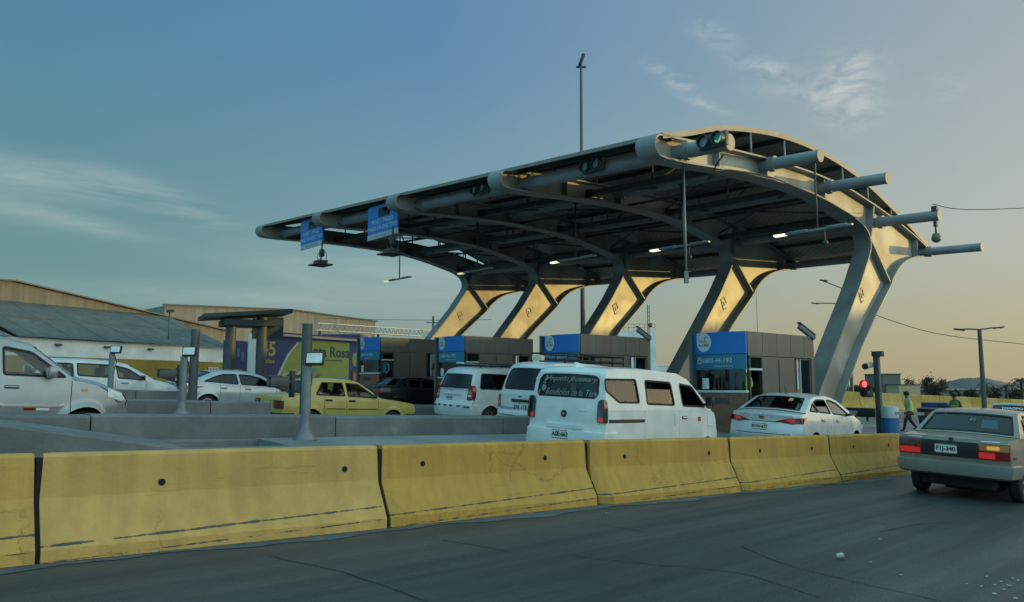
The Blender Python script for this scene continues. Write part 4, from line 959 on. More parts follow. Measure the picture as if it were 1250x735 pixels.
# far barrier wall across the plaza
mb = MB(); mb.grid([[W(l, r, 0) + Vector((0, 0, (.13 - .0266 * (l - 42)) + (.0 if 20.0 < r < 23.5 else -.9))) for r in (19.4, 20.05, 23.45, 24)] for l in frange(30, 96, 3)], smooth=False)
struct(mb.build('median_ground', GROUND))
BARF = barrier_mat('far_barrier_paint', (.50, .34, .06))
pb = MB(); rows = [[Vector((x, y * 1.1, z * 1.42)) for y, z in PROF] for x in (.03, 2.97)]; pb.grid(rows, smooth=False)
for row in rows: pb.add(row, [list(range(len(row)))])
fb0 = pb.build('far_barrier', BARF)
nfb = 17
FARL = {}
for i in range(nfb):
    o = fb0 if i == 0 else fb0.copy()
    if i: COL.objects.link(o)
    l = 36 + 3 * i; p = W(l, 20.7, .13 - .0266 * (l - 42)); o.location = p; o.rotation_euler = (0, .0266, HEAD)
    tag(o, 'yellow concrete block in the far barrier row beyond the traffic light and guards', 'barrier', 'far yellow barrier blocks')

# ---------------------------------------------------------------- toll islands
IC = [11.3, 17.0, 22.7, 28.4]
ilab = ['concrete toll island nearest the yellow barriers, with the floodlight post and blue fronted booth', 'concrete toll island behind the white minibus and tall silver car', 'concrete toll island behind the yellow cab', 'farthest concrete toll island, behind the silver sloping saloon']
def island(i):
    c = IC[i]; t = thing('toll_island', ilab[i], 'traffic island', WE(0, c), 0, 'toll islands')
    o0 = Vector(t.location)
    def P(l, r, h): return WE(l, r, h) - o0
    def solid(l0, l1, r0, r1, h0, h1, nm, mt, step=1.0, htop=None):
        mb = MB(); ls = frange(l0, l1, step); ch = .025
        rows = []
        for l in ls:
            h = h1 if htop is None else h1 + (htop - h1) * (l - l0) / (l1 - l0)
            rows.append([P(l, r0, h0), P(l, r0, h - ch), P(l, r0 + ch, h), P(l, r1 - ch, h), P(l, r1, h - ch), P(l, r1, h0)])
        mb.grid(rows, smooth=False)
        for row in (rows[0], rows[-1]): mb.add(row, [list(range(6))])
        return mb.build(nm, mt, t)
    solid(3.55, 5.0, c - .9, c - .72, 0, .45, 'kerb', CONC2)          # rim round the sunken box at the nose
    solid(3.55, 5.0, c + .3, c + .42, 0, .45, 'kerb', CONC2); solid(5.0, 22.6, c - .9, c + .42, 0, .45, 'slab', CONC)
    solid(3.55, 5.0, c - .72, c + .3, 0, .12, 'sump', CONC2)
    solid(-.5, 3.55, c - .9, c + .42, 0, 1.08, 'crash_nose', CONC2, .5, .45)
    for k in range(4):
        a = -1 + k * 3.7
        if i and k > 2: continue
        solid(a, a + (3.68 if not (i and k == 2) else 1.4), c + .45, c + .85, 0, (.78 if i == 0 else .72) + .01 * (k % 2), 'crash_wall', CONC2)
    return t
for i in range(4): island(i)

# short floodlight posts and tall poles on the islands
POSTM = M('galvanised_post', (.20, .22, .23), .5, .35, var=.2, scale=4)
POSTD = M('dark_post', (.085, .095, .10), .55, .2, var=.2, scale=4)
LAMPG = M('floodlight_glass', (.75, .79, .76), .15, coat=.5, var=.2, scale=9)
def flood_post(i, label, h, base=.45, rr=0.0):
    l, r = 5.62, IC[i] + rr; t = thing('floodlight_post', label, 'floodlight', WE(l, r, base), HEAD, 'floodlight posts on the islands')
    mb = MB(); mb.lathe([(.19, 0), (.17, .05), (.085, .16), (.075, .3), (.075, h - .1), (.0, h - .1)], 14); mb.build('pole', POSTM, t)
    hb = MB(); R = Matrix.Rotation(.85, 3, 'Z') @ Matrix.Rotation(.25, 3, 'Y')
    hb.box((.05, -.17, h), (.08, .29, .21), 0, R, bev=.02); hb.box(R @ Vector((-.044, 0, 0)) + Vector((.05, -.17, h)), (.012, .24, .155), 1, R); hb.tube([(0, 0, h - .12), (.08, -.14, h - .05)], .025, 8)
    hb.tube([(0, 0, h - .2), (0, .0, h - .05)], .03, 8)
    hb.build('lamp_head', [TRIM, LAMPG], t)
    cb = MB(); cb.tube(catmull([(.05, .05, h - .1), (.14, .1, h - .3), (.09, .07, h - .55), (.07, .05, h - .9)], 5), .012, 5); cb.build('cable', TRIM, t)
flood_post(0, 'short floodlight post with flared base on the nearest island, in front of the cab', 1.26)
flood_post(1, 'short floodlight post with a pale lit face, in front of the sloping silver saloon tail', 1.34, .45)
flood_post(2, 'short floodlight post above the bonnet of the tall silver car', 1.36, .45)
def tall_pole(i, l, top, label):
    t = thing('guard_pole', label, 'pole', WE(l, IC[i], .40), HEAD, 'tall grey poles on the islands')
    mb = MB(); mb.cyl((0, 0, 0), (.01, 0, top - .45), .125, .12, 16); mb.lathe([(.2, 0), (.2, .03), (.13, .035)], 14); mb.build('shaft', POSTD, t)
    cp = MB(); cp.cyl((.01, 0, top - .45), (.01, 0, top - .43), .125, .11, 16); cp.build('cap', POSTM, t)
tall_pole(1, 8.43, 2.66, 'tall grey pole just behind the nearest floodlight post, in front of the painted wall')
tall_pole(2, 7.78, 2.58, 'tall grey pole between the white wagon and the sloping silver saloon')
def lane_signal(i, l, label):
    t = thing('lane_signal', label, 'traffic signal', WE(l, IC[i], .45), HEAD, 'lane signal boxes on the islands')
    a = MB(); a.box((.34, 0, .72), (.10, .14, .62), bev=.015); a.box((.46, 0, .9), (.45, .06, .07)); a.box((.46, 0, .55), (.45, .06, .07)); a.build('bracket', TRIM, t)
    b = MB(); b.box((0, 0, .78), (.46, .26, .24), bev=.03); b.box((-.12, 0, .90), (.34, .3, .03)); b.cyl((-.25, 0, .78), (-.225, 0, .78), .09, n=14, mi=1); b.cyl((.2, 0, .78), (.3, 0, .78), .05, n=8)
    b.build('signal_box', [POSTD, SMOKE], t)
    c = MB(); c.prism([(-.1, -.1, .66), (.2, -.1, .66), (.2, -.1, .54)], (0, .2, 0)); c.build('stay', TRIM, t)
lane_signal(1, 7.75, 'dark lane signal box on a bracket above the tail of the yellow cab')
lane_signal(2, 7.05, 'dark lane signal box on a bracket by the nose of the white wagon')

# ---------------------------------------------------------------- booths
STEEL = M('brushed_steel_cladding', (.118, .146, .148), .42, .45, var=.25, scale=1.1, stretch=(1, 1, .35), var2=.5, scale2=.7, tint2=(.11, .105, .095), bump=.1, bscale=3)
STEELD = M('dark_steel_frame', (.07, .072, .07), .5, .4, var=.2)
BLUE = M('sign_blue', (.008, .15, .50), .4, var=.12, scale=1.5)
TEAL = M('sign_teal', (.012, .16, .28), .4, var=.15, scale=1.5)
SIGNW = M('sign_white', (.56, .60, .62), .5); SIGNG = M('sign_grey_letter', (.10, .12, .14), .6)
BGLASS = glass('booth_glass', (.30, .34, .34))
BRICK = M('reddish_counter', (.22, .10, .065), .8, var=.3, scale=7)
HIVIS = M('hivis_lime', (.52, .78, .07), .7, var=.15, scale=9); NAVY = M('navy_cloth', (.02, .024, .035), .85, var=.2, scale=6); SKIN = M('skin', (.26, .145, .095), .6); HAIR = M('dark_hair', (.012, .01, .009), .7); SHIRT = M('pale_shirt', (.45, .52, .56), .8, var=.15, scale=8); CYANS = M('blue_shirt', (.08, .3, .42), .8)
def booth(c, label):
    # local axes: x along the lane, y along the row (away from the camera), z up; origin at the middle of the front face
    t = thing('toll_booth', label, 'toll booth', WE(16.95, c, 0), HEAD, 'blue fronted toll booths')
    h, w, Lb = 2.96, .80, 3.38; z0 = .45
    def front(y): return -.17 * (1 - (y / w) ** 2)     # the bowed front
    ys = [-w + 2 * w * k / 14 for k in range(15)]
    def fsheet(nm, y0, y1, za, zb, off, mt, th=.05):
        mb = MB(); yy = [y0 + (y1 - y0) * k / 12 for k in range(13)]
        a = [(front(y) - off, y) for y in yy]; b = [(front(y) - off + th, y) for y in yy]
        mb.grid([[Vector((x, y, z)) for x, y in a] for z in (za, zb)]); mb.grid([[Vector((x, y, z)) for x, y in b] for z in (za, zb)])
        for z in (za, zb): mb.grid([[Vector((x, y, z)) for x, y in a], [Vector((x, y, z)) for x, y in b]], smooth=False)
        for k in (0, -1): mb.add([(a[k][0], a[k][1], za), (b[k][0], b[k][1], za), (b[k][0], b[k][1], zb), (a[k][0], a[k][1], zb)], [(0, 1, 2, 3)])
        return mb.build(nm, mt, t)
    fsheet('sign', -w + .0, w - .10, 2.41, h, .02, BLUE); fsheet('phone_sign', -w + .02, w - .10, 2.02, 2.40, .0, TEAL)
    fsheet('front_window', -w + .06, w - .14, 1.50, 2.01, -.03, BGLASS, .012)
    fsheet('counter', -w + .02, w - .1, 1.44, 1.495, .03, SIGNW, .12); fsheet('front_panel', -w + .02, w - .1, z0, 1.435, .0, BRICK); fsheet('front_vent', -.35, .25, 1.18, 1.30, .012, STEELD, .02)
    # emblem: drop-shaped white patch with the operator's lettering
    em = MB(); cy, cz, R = .33, 2.715, .245
    pts = [(cy + R * math.cos(a), cz + R * math.sin(a)) for a in [PI / 2 - 3 * PI / 2 * k / 24 for k in range(25)]]
    loop = [(cy + R, cz + R)] ; loop = [(cy + R * math.cos(a), cz + R * math.sin(a)) for a in [-PI * 1.5 + PI * 1.5 * k / 26 for k in range(27)]]
    loop.append((cy + R, cz + R))
    vs, fs = fill2d([dens(loop, .05)], .07); em.add([(front(y) - .026, y, z) for y, z in vs], fs)
    fm = lambda yy, zz, off=.029: (lambda u, v: (front(yy - u) - off, yy - u, zz + v))
    put_text(em, 'Rutas', (0, 0, 0), 0, 0, .12, 1, fm(cy + .02, cz + .03)); put_text(em, 'de LIMA', (0, 0, 0), 0, 0, .105, 1, fm(cy, cz - .07), bold=.002)
    arc = [(cy - .10 + .07 * math.cos(a), cz + .08 + .07 * math.sin(a)) for a in [-.5 + 3.2 * k / 12 for k in range(13)]]
    em.grid([[(front(y) - .029, cy - .10 + (y - cy + .10) * s, cz + .08 + (z - cz - .08) * s) for y, z in arc] for s in (1, .7)], 1, False)
    em.build('emblem', [SIGNW, SIGNG], t)
    ph = MB(); put_text(ph, '0800-44-192', (0, 0, 0), 0, 0, .165, 0, fm(-.04, 2.24, .006)); put_text(ph, 'LLAMADA GRATUITA', (0, 0, 0), 0, 0, .055, 0, fm(-.22, 2.10, .006)); 
    ph.grid([[(front(y) - .006, y, z) for y, z in [(.50 + r_ * math.cos(2 * PI * k / 18), 2.25 + r_ * math.sin(2 * PI * k / 18)) for k in range(19)]] for r_ in (.085, .065)], smooth=False)
    ph.grid([[(front(y) - .006, y, z) for y, z in [(.505 + .035 * math.cos(a) * s, 2.25 + .04 * math.sin(a) * s) for a in [.6 + 2.6 * k / 8 for k in range(9)]]] for s in (1, .5)], smooth=False)
    ph.build('phone_number', SIGNW, t)
    wa = MB()
    wa.box((.10, w - .05, (z0 + h) / 2), (.5, .1, h - z0), 0)                         # far corner pier, left of the sign
    for sg, thick in ((-1, .06), (1, .06)):
        y = sg * (w - thick / 2) - (0 if sg < 0 else 0)
        wa.box((Lb / 2 + .03, y, 2.66), (Lb - .06, thick, .60), 0)                      # parapet band
        wa.box((1.55, y, (z0 + 2.345) / 2), (1.62, thick - .014, 2.345 - z0), 0)       # steel side panel
        wa.box((Lb - .12, y, (z0 + 2.345) / 2), (.24, thick - .012, 2.345 - z0), 0)    # end post
        wa.box((2.80, y, (z0 + 1.30) / 2), (.88, thick - .02, 1.30 - z0), 0)           # below the rear window
        for x in (1.52, ): wa.box((x, y + sg * .032, (z0 + 2.3) / 2), (.02, .01, 1.8), 1)
        for x in (.75, 1.45, 2.15, 2.85): wa.box((x, y + sg * (thick / 2 + .001), 2.66), (.006, .006, .56), 1)
    for a_, b_ in ((z0, 1.30), (2.345, h - .02)): wa.box((Lb - .03, 0, (a_ + b_) / 2), (.06, 2 * w - .13, b_ - a_), 0)
    wa.box((Lb - .03, .45, 1.82), (.06, .5, 1.04), 0)
    wa.build('wall', [STEEL, STEELD], t)
    rf = MB(); rf.box((Lb / 2 - .02, 0, h - .10), (Lb - .2, 2 * w - .15, .06)); rf.build('roof', STEELD, t)
    fl = MB(); fl.box((Lb / 2, 0, z0 + .03), (Lb - .1, 2 * w - .14, .05)); fl.box((.55, .1, 1.28), (.7, .9, .05)); fl.box((1.9, .45, 1.1), (.5, .5, 1.2)); fl.build('desk', UNDER, t)
    for sg in (-1, 1):
        wn = MB(); y = sg * (w - .03)
        # service window beside the front, pane above, opening below
        wn.box((.40, y, 2.34), (.60, .07, .05), 0); wn.box((.40, y, 2.02), (.60, .08, .05), 1); wn.box((.13, y, 1.4), (.06, .075, 1.9), 0); wn.box((.70, y, 1.4), (.06, .075, 1.9), 0)
        wn.box((.41, y, 2.18), (.5, .02, .28), 2); wn.build('service_window', [STEELD, SIGNW, BGLASS], t)
        ws = MB()
        for x in (2.39, 3.2): ws.box((x, y, 1.83), (.05, .075, 1.05), 0)
        ws.box((2.62, y, 1.83), (.03, .06, 1.0), 1); ws.box((2.8, y, 1.33), (.8, .075, .05), 0); ws.box((2.8, y, 2.325), (.8, .075, .03), 0); ws.box((2.92, y, 1.83), (.5, .01, .95), 2)
        ws.build('side_window', [STEELD, SIGNW, glass('clear_pane', (.8, .84, .84))], t)
    pp = MB(); pp.add([(front(.30) - .0 + .02, .42, 1.53), (front(.2) + .02, .22, 1.53), (front(.2) + .02, .22, 1.80), (front(.3) + .02, .42, 1.80)], [(0, 1, 2, 3)], 0)
    for k in range(4):
        for j in range(3): pp.add([(front(.30) + .012, .40 - .055 * j, 1.56 + .06 * k), (front(.3) + .012, .36 - .055 * j, 1.56 + .06 * k), (front(.3) + .012, .36 - .055 * j, 1.595 + .06 * k), (front(.3) + .012, .40 - .055 * j, 1.595 + .06 * k)], [(0, 1, 2, 3)], 1)
    pp.build('paper_notice', [WHITEP, M('notice_grey', (.4, .42, .45), .7)], t)
    sc = MB(); sc.box((front(-.4) + .1, -.40, 1.63), (.03, .34, .18), 0, bev=.02); sc.box((front(-.4) + .082, -.40, 1.63), (.004, .26, .10), 1); sc.build('notice_board', [M('pale_blue_card', (.38, .58, .68), .5), WHITEP], t)
    mon = MB(); mon.box((.62, .32, 1.52), (.04, .4, .3), bev=.01); mon.box((.62, .32, 1.33), (.12, .12, .1)); mon.build('monitor', UNDER, t)
    return t
bt = booth(IC[0], 'nearest toll booth, beside the modern silver saloon, showing 0800-44-192')
BOOTHS = [bt]
for i, lb in enumerate(['toll booth behind the roof of the large white minibus', 'toll booth behind the white people mover with the roof rack', 'farthest toll booth, behind the black car and next to the painted wall']):
    c = copy_tree(bt); c.location = WE(16.95, IC[i + 1], 0); c['label'] = lb; BOOTHS.append(c)
def cctv(i, label):
    t = thing('security_camera', label, 'security camera', WE(16.95 + 3.25, IC[i] - .72, 2.96), HEAD, 'cameras on the booth roofs')
    a = MB(); a.cyl((0, 0, -.02), (0, 0, .16), .025, n=8); a.box((0, 0, .0), (.1, .1, .02)); a.build('bracket', STEELD, t)
    b = MB(); R = Matrix.Rotation(-.5, 3, 'Z') @ Matrix.Rotation(.62, 3, 'Y'); b.box((-.08, 0, .24), (.56, .14, .13), 0, R, bev=.03); b.box(Vector((-.08, 0, .24)) + R @ Vector((-.05, 0, .08)), (.6, .17, .02), 0, R); b.cyl(Vector((-.08, 0, .24)) + R @ Vector((.27, 0, 0)), Vector((-.08, 0, .24)) + R @ Vector((.30, 0, 0)), .05, n=12, mi=1)
    b.build('camera_body', [M('camera_grey', (.16, .17, .17), .5), SMOKE], t)
cctv(0, 'camera on the roof corner of the nearest booth, against the slanted column'); cctv(1, 'camera on the roof corner of the booth behind the minibus, against the sky')
# ---------------------------------------------------------------- the arched canopy
CANM = M('canopy_steel_paint', (.26, .27, .275), .5, .1, var=.2, scale=1.0, var2=.5, scale2=.35, tint2=(.15, .135, .115), bump=.12, bscale=5)
WEBM = M('canopy_web_plate', (.42, .40, .35), .45, .1, var=.26, scale=1.6, var2=.75, scale2=.8, tint2=(.20, .165, .12), bump=.25, bscale=2.5)
TUBEM = M('canopy_tube', (.27, .29, .31), .5, .15, var=.16, scale=1.5)
DARKM = M('canopy_dark_steel', (.07, .075, .078), .6, .2, var=.2)
ROOFM = ribbed('canopy_roof_sheet', (.36, .34, .30), 1.7, 'X', .2, .55, .2, .35)
EDGEM = M('roof_edge_trim', (.27, .245, .215), .55, .2, var=.15)
can = thing('toll_canopy', 'large arched steel canopy on slanted columns over the toll booths', 'canopy', WE(21, 22.9), 0)
CO = Vector(can.location)
def cdz(r, l): return (r - 11.5) / 5.7 * (.21 + max(0, min(1, (27 - l) / 12)) * .135)
def CP(l, r, h):
    k = max(0, min(1, (l - 15.8) / 7.5)); k = k * k * (3 - 2 * k)
    return W(l + k * interp([(11.5, .05), (17.2, .68), (22.9, .78), (28.6, .72), (34.3, .72)], r), r, h + cdz(r, l)) - CO
front_path = [(20.3, -.45), (23.1, 2.8), (24.75, 4.67), (25.3, 5.39), (25.72, 5.95), (25.86, 6.35), (25.68, 6.70), (25.15, 6.93), (24.36, 7.08), (23.3, 7.25), (22.1, 7.38), (20.5, 7.42), (18.25, 7.33), (16.5, 7.18), (15.6, 7.10), (14.9, 7.06)]
nose = [(14.72 + .33 * math.cos(a), 7.36 + .30 * math.sin(a)) for a in [-PI * .5 - PI * k / 8 for k in range(1, 8)]]
top_path = [(14.8, 7.66), (15.6, 7.73), (17.5, 7.9), (19.2, 8.01), (20.7, 8.07), (22.2, 8.09), (23.5, 8.05), (24.8, 7.96), (26.5, 7.72), (28.2, 7.42), (30.0, 7.0), (30.75, 6.78), (30.78, 6.42)]
tail = [(29.7, 6.27), (28.84, 6.05), (28.15, 5.74), (27.54, 5.27), (27.19, 4.9), (24.82, 2.82), (22.0, -.45)]
loop = front_path + nose + top_path + tail
def curve_dense(pts):
    out = []
    for a, b in zip(pts, pts[1:]):
        n = max(1, int(math.dist(a, b) / .3)); out += [(a[0] + (b[0] - a[0]) * k / n, a[1] + (b[1] - a[1]) * k / n) for k in range(n)]
    return out + [pts[-1]]
fp = [tuple(p[:2]) for p in catmull([(p[0], p[1], 0) for p in front_path], 3)]; tp = [tuple(p[:2]) for p in catmull([(p[0], p[1], 0) for p in tail], 3)]
loop = fp + nose + top_path + tp
EMB = [(-.22, -.22), (.22, -.22), (.22, .22), (-.22, .22)]
for i in range(5):
    rc = 11.5 + 5.7 * i
    mb = MB(); lp = curve_dense(loop); inn = [tuple(p) for p in shrink([Vector(p) for p in lp], .05)]
    inn[0] = (lp[0][0] + .07, lp[0][1]); inn[-1] = (lp[-1][0] - .07, lp[-1][1])
    rows = [[CP(a[0], rc - .3, a[1]), CP(a[0], rc + .3, a[1]), CP(b[0], rc + .3, b[1]), CP(b[0], rc - .3, b[1]), CP(a[0], rc - .3, a[1])] for a, b in zip(lp, inn)]
    mb.grid(rows, 0); mb.build('support_rib', CANM, can, sharp=30)
    wb = MB(); vs, fs = fill2d([inn])
    for dr in (-.03, .03): wb.add([CP(x, rc + dr, y) for x, y in vs], fs, 0)
    wb.build('rib_web', WEBM, can)
    for a, b in (((25.93, 6.55), (27.35, 5.15)), ((26.0, 6.45), (26.35, 7.68))):
        d = Vector((b[0] - a[0], b[1] - a[1])).normalized(); n = Vector((-d.y, d.x)) * .03
        for s in (-1, 1):
            st = MB(); st.prism([CP(a[0] + n.x, rc + s * .04, a[1] + n.y), CP(b[0] + n.x, rc + s * .04, b[1] + n.y), CP(b[0] - n.x, rc + s * .04, b[1] - n.y), CP(a[0] - n.x, rc + s * .04, a[1] - n.y)], W(0, s * .22)); st.build('stiffener', CANM, can)
    for l in (17.2, 19.55, 22.9, 29.9):
        ht = interp(top_path[:12], l) - .06; hb_ = interp(sorted(front_path[9:]), l) + .06 if l < 23 else 6.35
        for s in (-1, 1):
            st = MB(); st.prism([CP(l - .015, rc + s * .04, hb_), CP(l + .015, rc + s * .04, hb_), CP(l + .015, rc + s * .04, ht), CP(l - .015, rc + s * .04, ht)], W(0, s * .2)); st.build('stiffener', CANM, can)
    em = MB()        # raised square emblem on the column's web
    cl, ch_ = 25.55, 4.55
    rot = .42; ES = .8
    def E(u, v):
        u *= ES; v *= ES
        return CP(cl + u * math.cos(rot) - v * math.sin(rot), rc - .036, ch_ + u * math.sin(rot) + v * math.cos(rot))
    for q in ((-.2, -.16, -.28, .28), (-.16, .2, .24, .28), (-.16, .06, -.28, -.24), (.16, .2, -.05, .24), (-.04, .0, -.1, .1)):
        x0, x1, y0, y1 = q; em.prism([E(x0, y0), E(x1, y0), E(x1, y1), E(x0, y1)], W(0, -.02))
    em.build('emblem', M('emblem_metal', (.30, .27, .22), .5, .15), can)
    ft = MB(); ft.prism([CP(19.9, rc - .5, -.5), CP(22.5, rc - .5, -.5), CP(22.5, rc + .5, -.5), CP(19.9, rc + .5, -.5)], (0, 0, .62)); ft.build('footing', CONC, can)
    for l, dl in ((16.2, .12), (18.2, 0), (20.2, 0), (22.0, 0), (23.8, 0), (25.6, 0), (27.4, 0)):
        pass
# tubes through the ribs, sticking out towards the road
TUBES = [(15.55, 7.38, .19, 9.9, 35.2), (19.55, 7.82, .17, 9.7, 35), (22.9, 7.74, .17, 9.35, 35), (26.45, 7.12, .17, 9.25, 35), (30.6, 6.58, .15, 9.35, 35)]
for l, h, rad, ra, rb in TUBES:
    mb = MB(); n = 20; rows = [CP(l, ra + (rb - ra) * k / n, h) for k in range(n + 1)]
    mb.tube(rows, rad, 18); mb.build('purlin_tube', TUBEM, can)
    cp = MB(); cp.cyl(CP(l, ra - .02, h), CP(l, ra + .0, h), rad + .012, n=18); cp.build('tube_cap', CANM, can)
    for i in range(5):
        rc = 11.5 + 5.7 * i
        if i > 2 and l > 20: continue
        cp = MB(); cp.cyl(CP(l, rc - .5, h), CP(l, rc - .33, h), rad + .05, n=18); cp.build('tube_collar', CANM, can)
# roof
RP = catmull([Vector((a, b, 0)) for a, b in ((14.72, 7.61), (15.8, 7.91), (17.47, 8.42), (19.98, 8.80), (22.4, 8.84), (25.3, 8.49), (28.3, 7.66), (30.0, 7.10), (30.95, 6.80))], 6)
mb = MB(); R0, R1 = 11.22, 34.62; rr = frange(R0, R1, 1.9)
mb.grid([[CP(p.x, r, p.y) for r in rr] for p in RP]); mb.grid([[CP(p.x, r, p.y + .06) for r in rr] for p in RP])
rf = mb.build('roof_sheet', ROOFM, can)
mb = MB()
for r in (R0, R1): mb.grid([[CP(p.x, r - .02, p.y - .07), CP(p.x, r + .04, p.y - .07), CP(p.x, r + .04, p.y + .075), CP(p.x, r - .02, p.y + .075), CP(p.x, r - .02, p.y - .07)] for p in RP])
for p in (RP[0], RP[-1]): mb.grid([[CP(p.x - .03, r, p.y - .03), CP(p.x + .03, r, p.y - .03), CP(p.x + .03, r, p.y + .07), CP(p.x - .03, r, p.y + .07), CP(p.x - .03, r, p.y - .03)] for r in rr])
mb.build('roof_edge', EDGEM, can)
# channel purlins under the sheet, posts carrying the roof, bracing
def beam(mb, a, b, w, h):
    a = Vector(a); b = Vector(b); d = (b - a).normalized(); s = d.cross(Vector((0, 0, 1))).normalized() * w / 2; u = s.cross(d).normalized() * h / 2
    mb.add([a - s - u, a + s - u, a + s + u, a - s + u, b - s - u, b + s - u, b + s + u, b - s + u], [(0, 1, 2, 3), (4, 7, 6, 5), (0, 4, 5, 1), (1, 5, 6, 2), (2, 6, 7, 3), (3, 7, 4, 0)])
for l in (15.2, 16.9, 18.7, 20.5, 22.3, 24.1, 25.9, 27.7, 29.4):
    h = interp([(p.x, p.y) for p in RP], l) - .07
    mb = MB()
    for i in range(5):
        ra = 11.27 if i == 0 else 11.5 + 5.7 * i - 5.7; rb = 11.5 + 5.7 * i if i else 11.5
        beam(mb, CP(l, ra, h), CP(l, rb, h), .08, .14)
    mb.build('roof_purlin', DARKM, can)
mb = MB()
for i in range(5):
    rc = 11.5 + 5.7 * i
    for l in (16.9, 18.7, 20.5, 22.3, 24.1, 25.9, 27.7):
        h0 = interp(top_path[:12], l); h1 = interp([(p.x, p.y) for p in RP], l) - .02
        if h1 - h0 > .08:
            mb = MB(); dr = -.25 if i == 0 else 0; mb.cyl(CP(l, rc + dr, h0 - .02), CP(l, rc + dr, h1), .035, n=8); mb.build('roof_post', CANM, can)
for i in range(4):
    ra, rb = 11.5 + 5.7 * i, 17.2 + 5.7 * i
    mb = MB()
    for l, h in ((18.2, 7.55), (22.0, 7.6), (25.3, 7.15)):
        beam(mb, CP(l, ra, h), CP(l, rb, h), .12, .2)
    for l in (20.1, 23.6): mb.tube([CP(l, ra, 7.55), CP(l, rb, 7.55)], .05, 8)
    mb.build('cross_beam', DARKM, can)
    mb = MB()
    for la, lb_, ha, hb_ in ((18.2, 22.0, 7.7, 7.75), (22.0, 25.3, 7.75, 7.3)):
        mb.tube([CP(la, ra, ha), CP(lb_, rb, hb_)], .03, 6); mb.tube([CP(lb_, ra, hb_), CP(la, rb, ha)], .03, 6)
    for l in (18.2, 22.0):
        rm_ = (ra + rb) / 2; mb.tube([CP(l, rm_, 7.5), CP(l, rm_, 8.45)], .035, 6); mb.tube([CP(l, rm_, 7.5), CP(l + 1.5, rm_, 8.5)], .025, 6)
    mb.build('brace_rod', DARKM, can)

# lamps, signs and signals hung from the canopy
LEDM = M('led_lit', (.8, .8, .7), .3, emit=(1., .96, .62), estr=.75)
LAMPB = M('lamp_body_grey', (.30, .31, .31), .45, .3)
slab_ = ['strip lamp on a long rod nearest the road, beside the slanted end column', 'second strip lamp from the road, above the booth with the phone number', 'strip lamp above the booth behind the minibus', 'strip lamp above the booth behind the people mover', 'farthest strip lamp, hanging against the sky under the small sign']
for k, (r, lit) in enumerate(((9.85, 1), (14.2, 1), (18.8, 1), (24.4, 0), (30.2, 0))):
    h = 5.72 + .036 * (r - 9.85) + (.05 if k == 4 else 0); l = 19.55
    t = thing('strip_lamp', slab_[k], 'lamp', W(l, r, h), HEAD, 'strip lamps under the canopy')
    htop = 7.82 + cdz(r, l) - .15 - h
    a = MB(); a.tube([(0, 0, 0), (0, 0, htop)], .028, 8); a.box((0, 0, htop), (.14, .12, .06)); a.build('hanger', DARKM, t)
    b = MB(); b.box((0, 0, 0), (.10, 1.9, .05)); 
    for s in (-1, 1): b.box((0, s * .55, .02), (.15, .55, .06), bev=.02)
    b.build('lamp_bar', LAMPB, t)
    c = MB()
    for s in (1,): c.box((0, s * 1.08, -.005), (.17, .34, .05), bev=.012)
    c.build('led_panel', LEDM if lit else M('led_off', (.5, .5, .42), .3, emit=(1, .95, .5), estr=.35), t)
    if k < 4:
        c = MB(); c.cyl((.1, -.15, -.05), (.1, -.15, -.3), .02, n=6); c.ball((.1, -.15, -.36), .08); c.build('camera_dome', DARKM, t)
rod = MB(); rod.tube([(0, 0, 0), (0, 0, 3.0)], .035, 8); rod.box((0, 0, 0), (.08, .3, .08))
LSIG = M('signal_lens_grey', (.32, .36, .38), .25, coat=.5); GREENL = M('signal_green', (.03, .20, .16), .3, emit=(.15, .85, .6), estr=.03); SIGB = M('signal_housing', (.06, .065, .07), .5)
LANES = [(10.15, 'overhead lane signal with a green arrow at the road end of the front tube', True), (14.0, 'overhead lane signal on the front tube between the first and second ribs', False), (18.9, 'overhead lane signal on the front tube between the second and third ribs', False), (24.05, 'overhead lane signal seen through the opening of the larger blue sign', False), (29.6, 'overhead lane signal seen through the opening of the smaller blue sign', False)]
for r, lb, lit in LANES:
    h = 7.40 + cdz(r, 15.3); t = thing('lane_light', lb, 'lane signal', W(15.28, r, h), HEAD, 'lane signals on the front tube')
    a = MB(); a.box((.0, 0, .0), (.14, .76, .36), bev=.04); a.box((.14, 0, .0), (.2, .3, .12)); a.build('housing', SIGB, t)
    for s in (1, -1):
        b = MB(); b.cyl((-.06, s * .2, 0), (-.085, s * .2, 0), .14, n=20); b.build('lens', GREENL if (lit and s < 0) else LSIG, t)
        v = MB(); v.lathe([(.147, .0), (.16, .0), (.16, .14), (.147, .14)], 20, Matrix.Translation((-.07, s * .2, 0)) @ Matrix.Rotation(-PI / 2, 4, 'Y')); v.build('visor', SIGB, t)
    if lit:
        b = MB(); 
        for p, q in (((-.30, .10), (-.17, -.09)), ((-.17, -.09), (-.10, -.03)), ((-.17, -.09), (-.26, -.03))):
            b.tube([(-.09, p[0], p[1]), (-.09, q[0], q[1])], .018, 5)
        b.build('arrow', M('arrow_green', (.3, .8, .6), .3, emit=(.4, 1, .75), estr=.15), t)
SBLUE = M('hanging_sign_blue', (.03, .19, .55), .45, var=.08, scale=1.2); SGREY = M('hanging_sign_grey', (.42, .47, .50), .5)
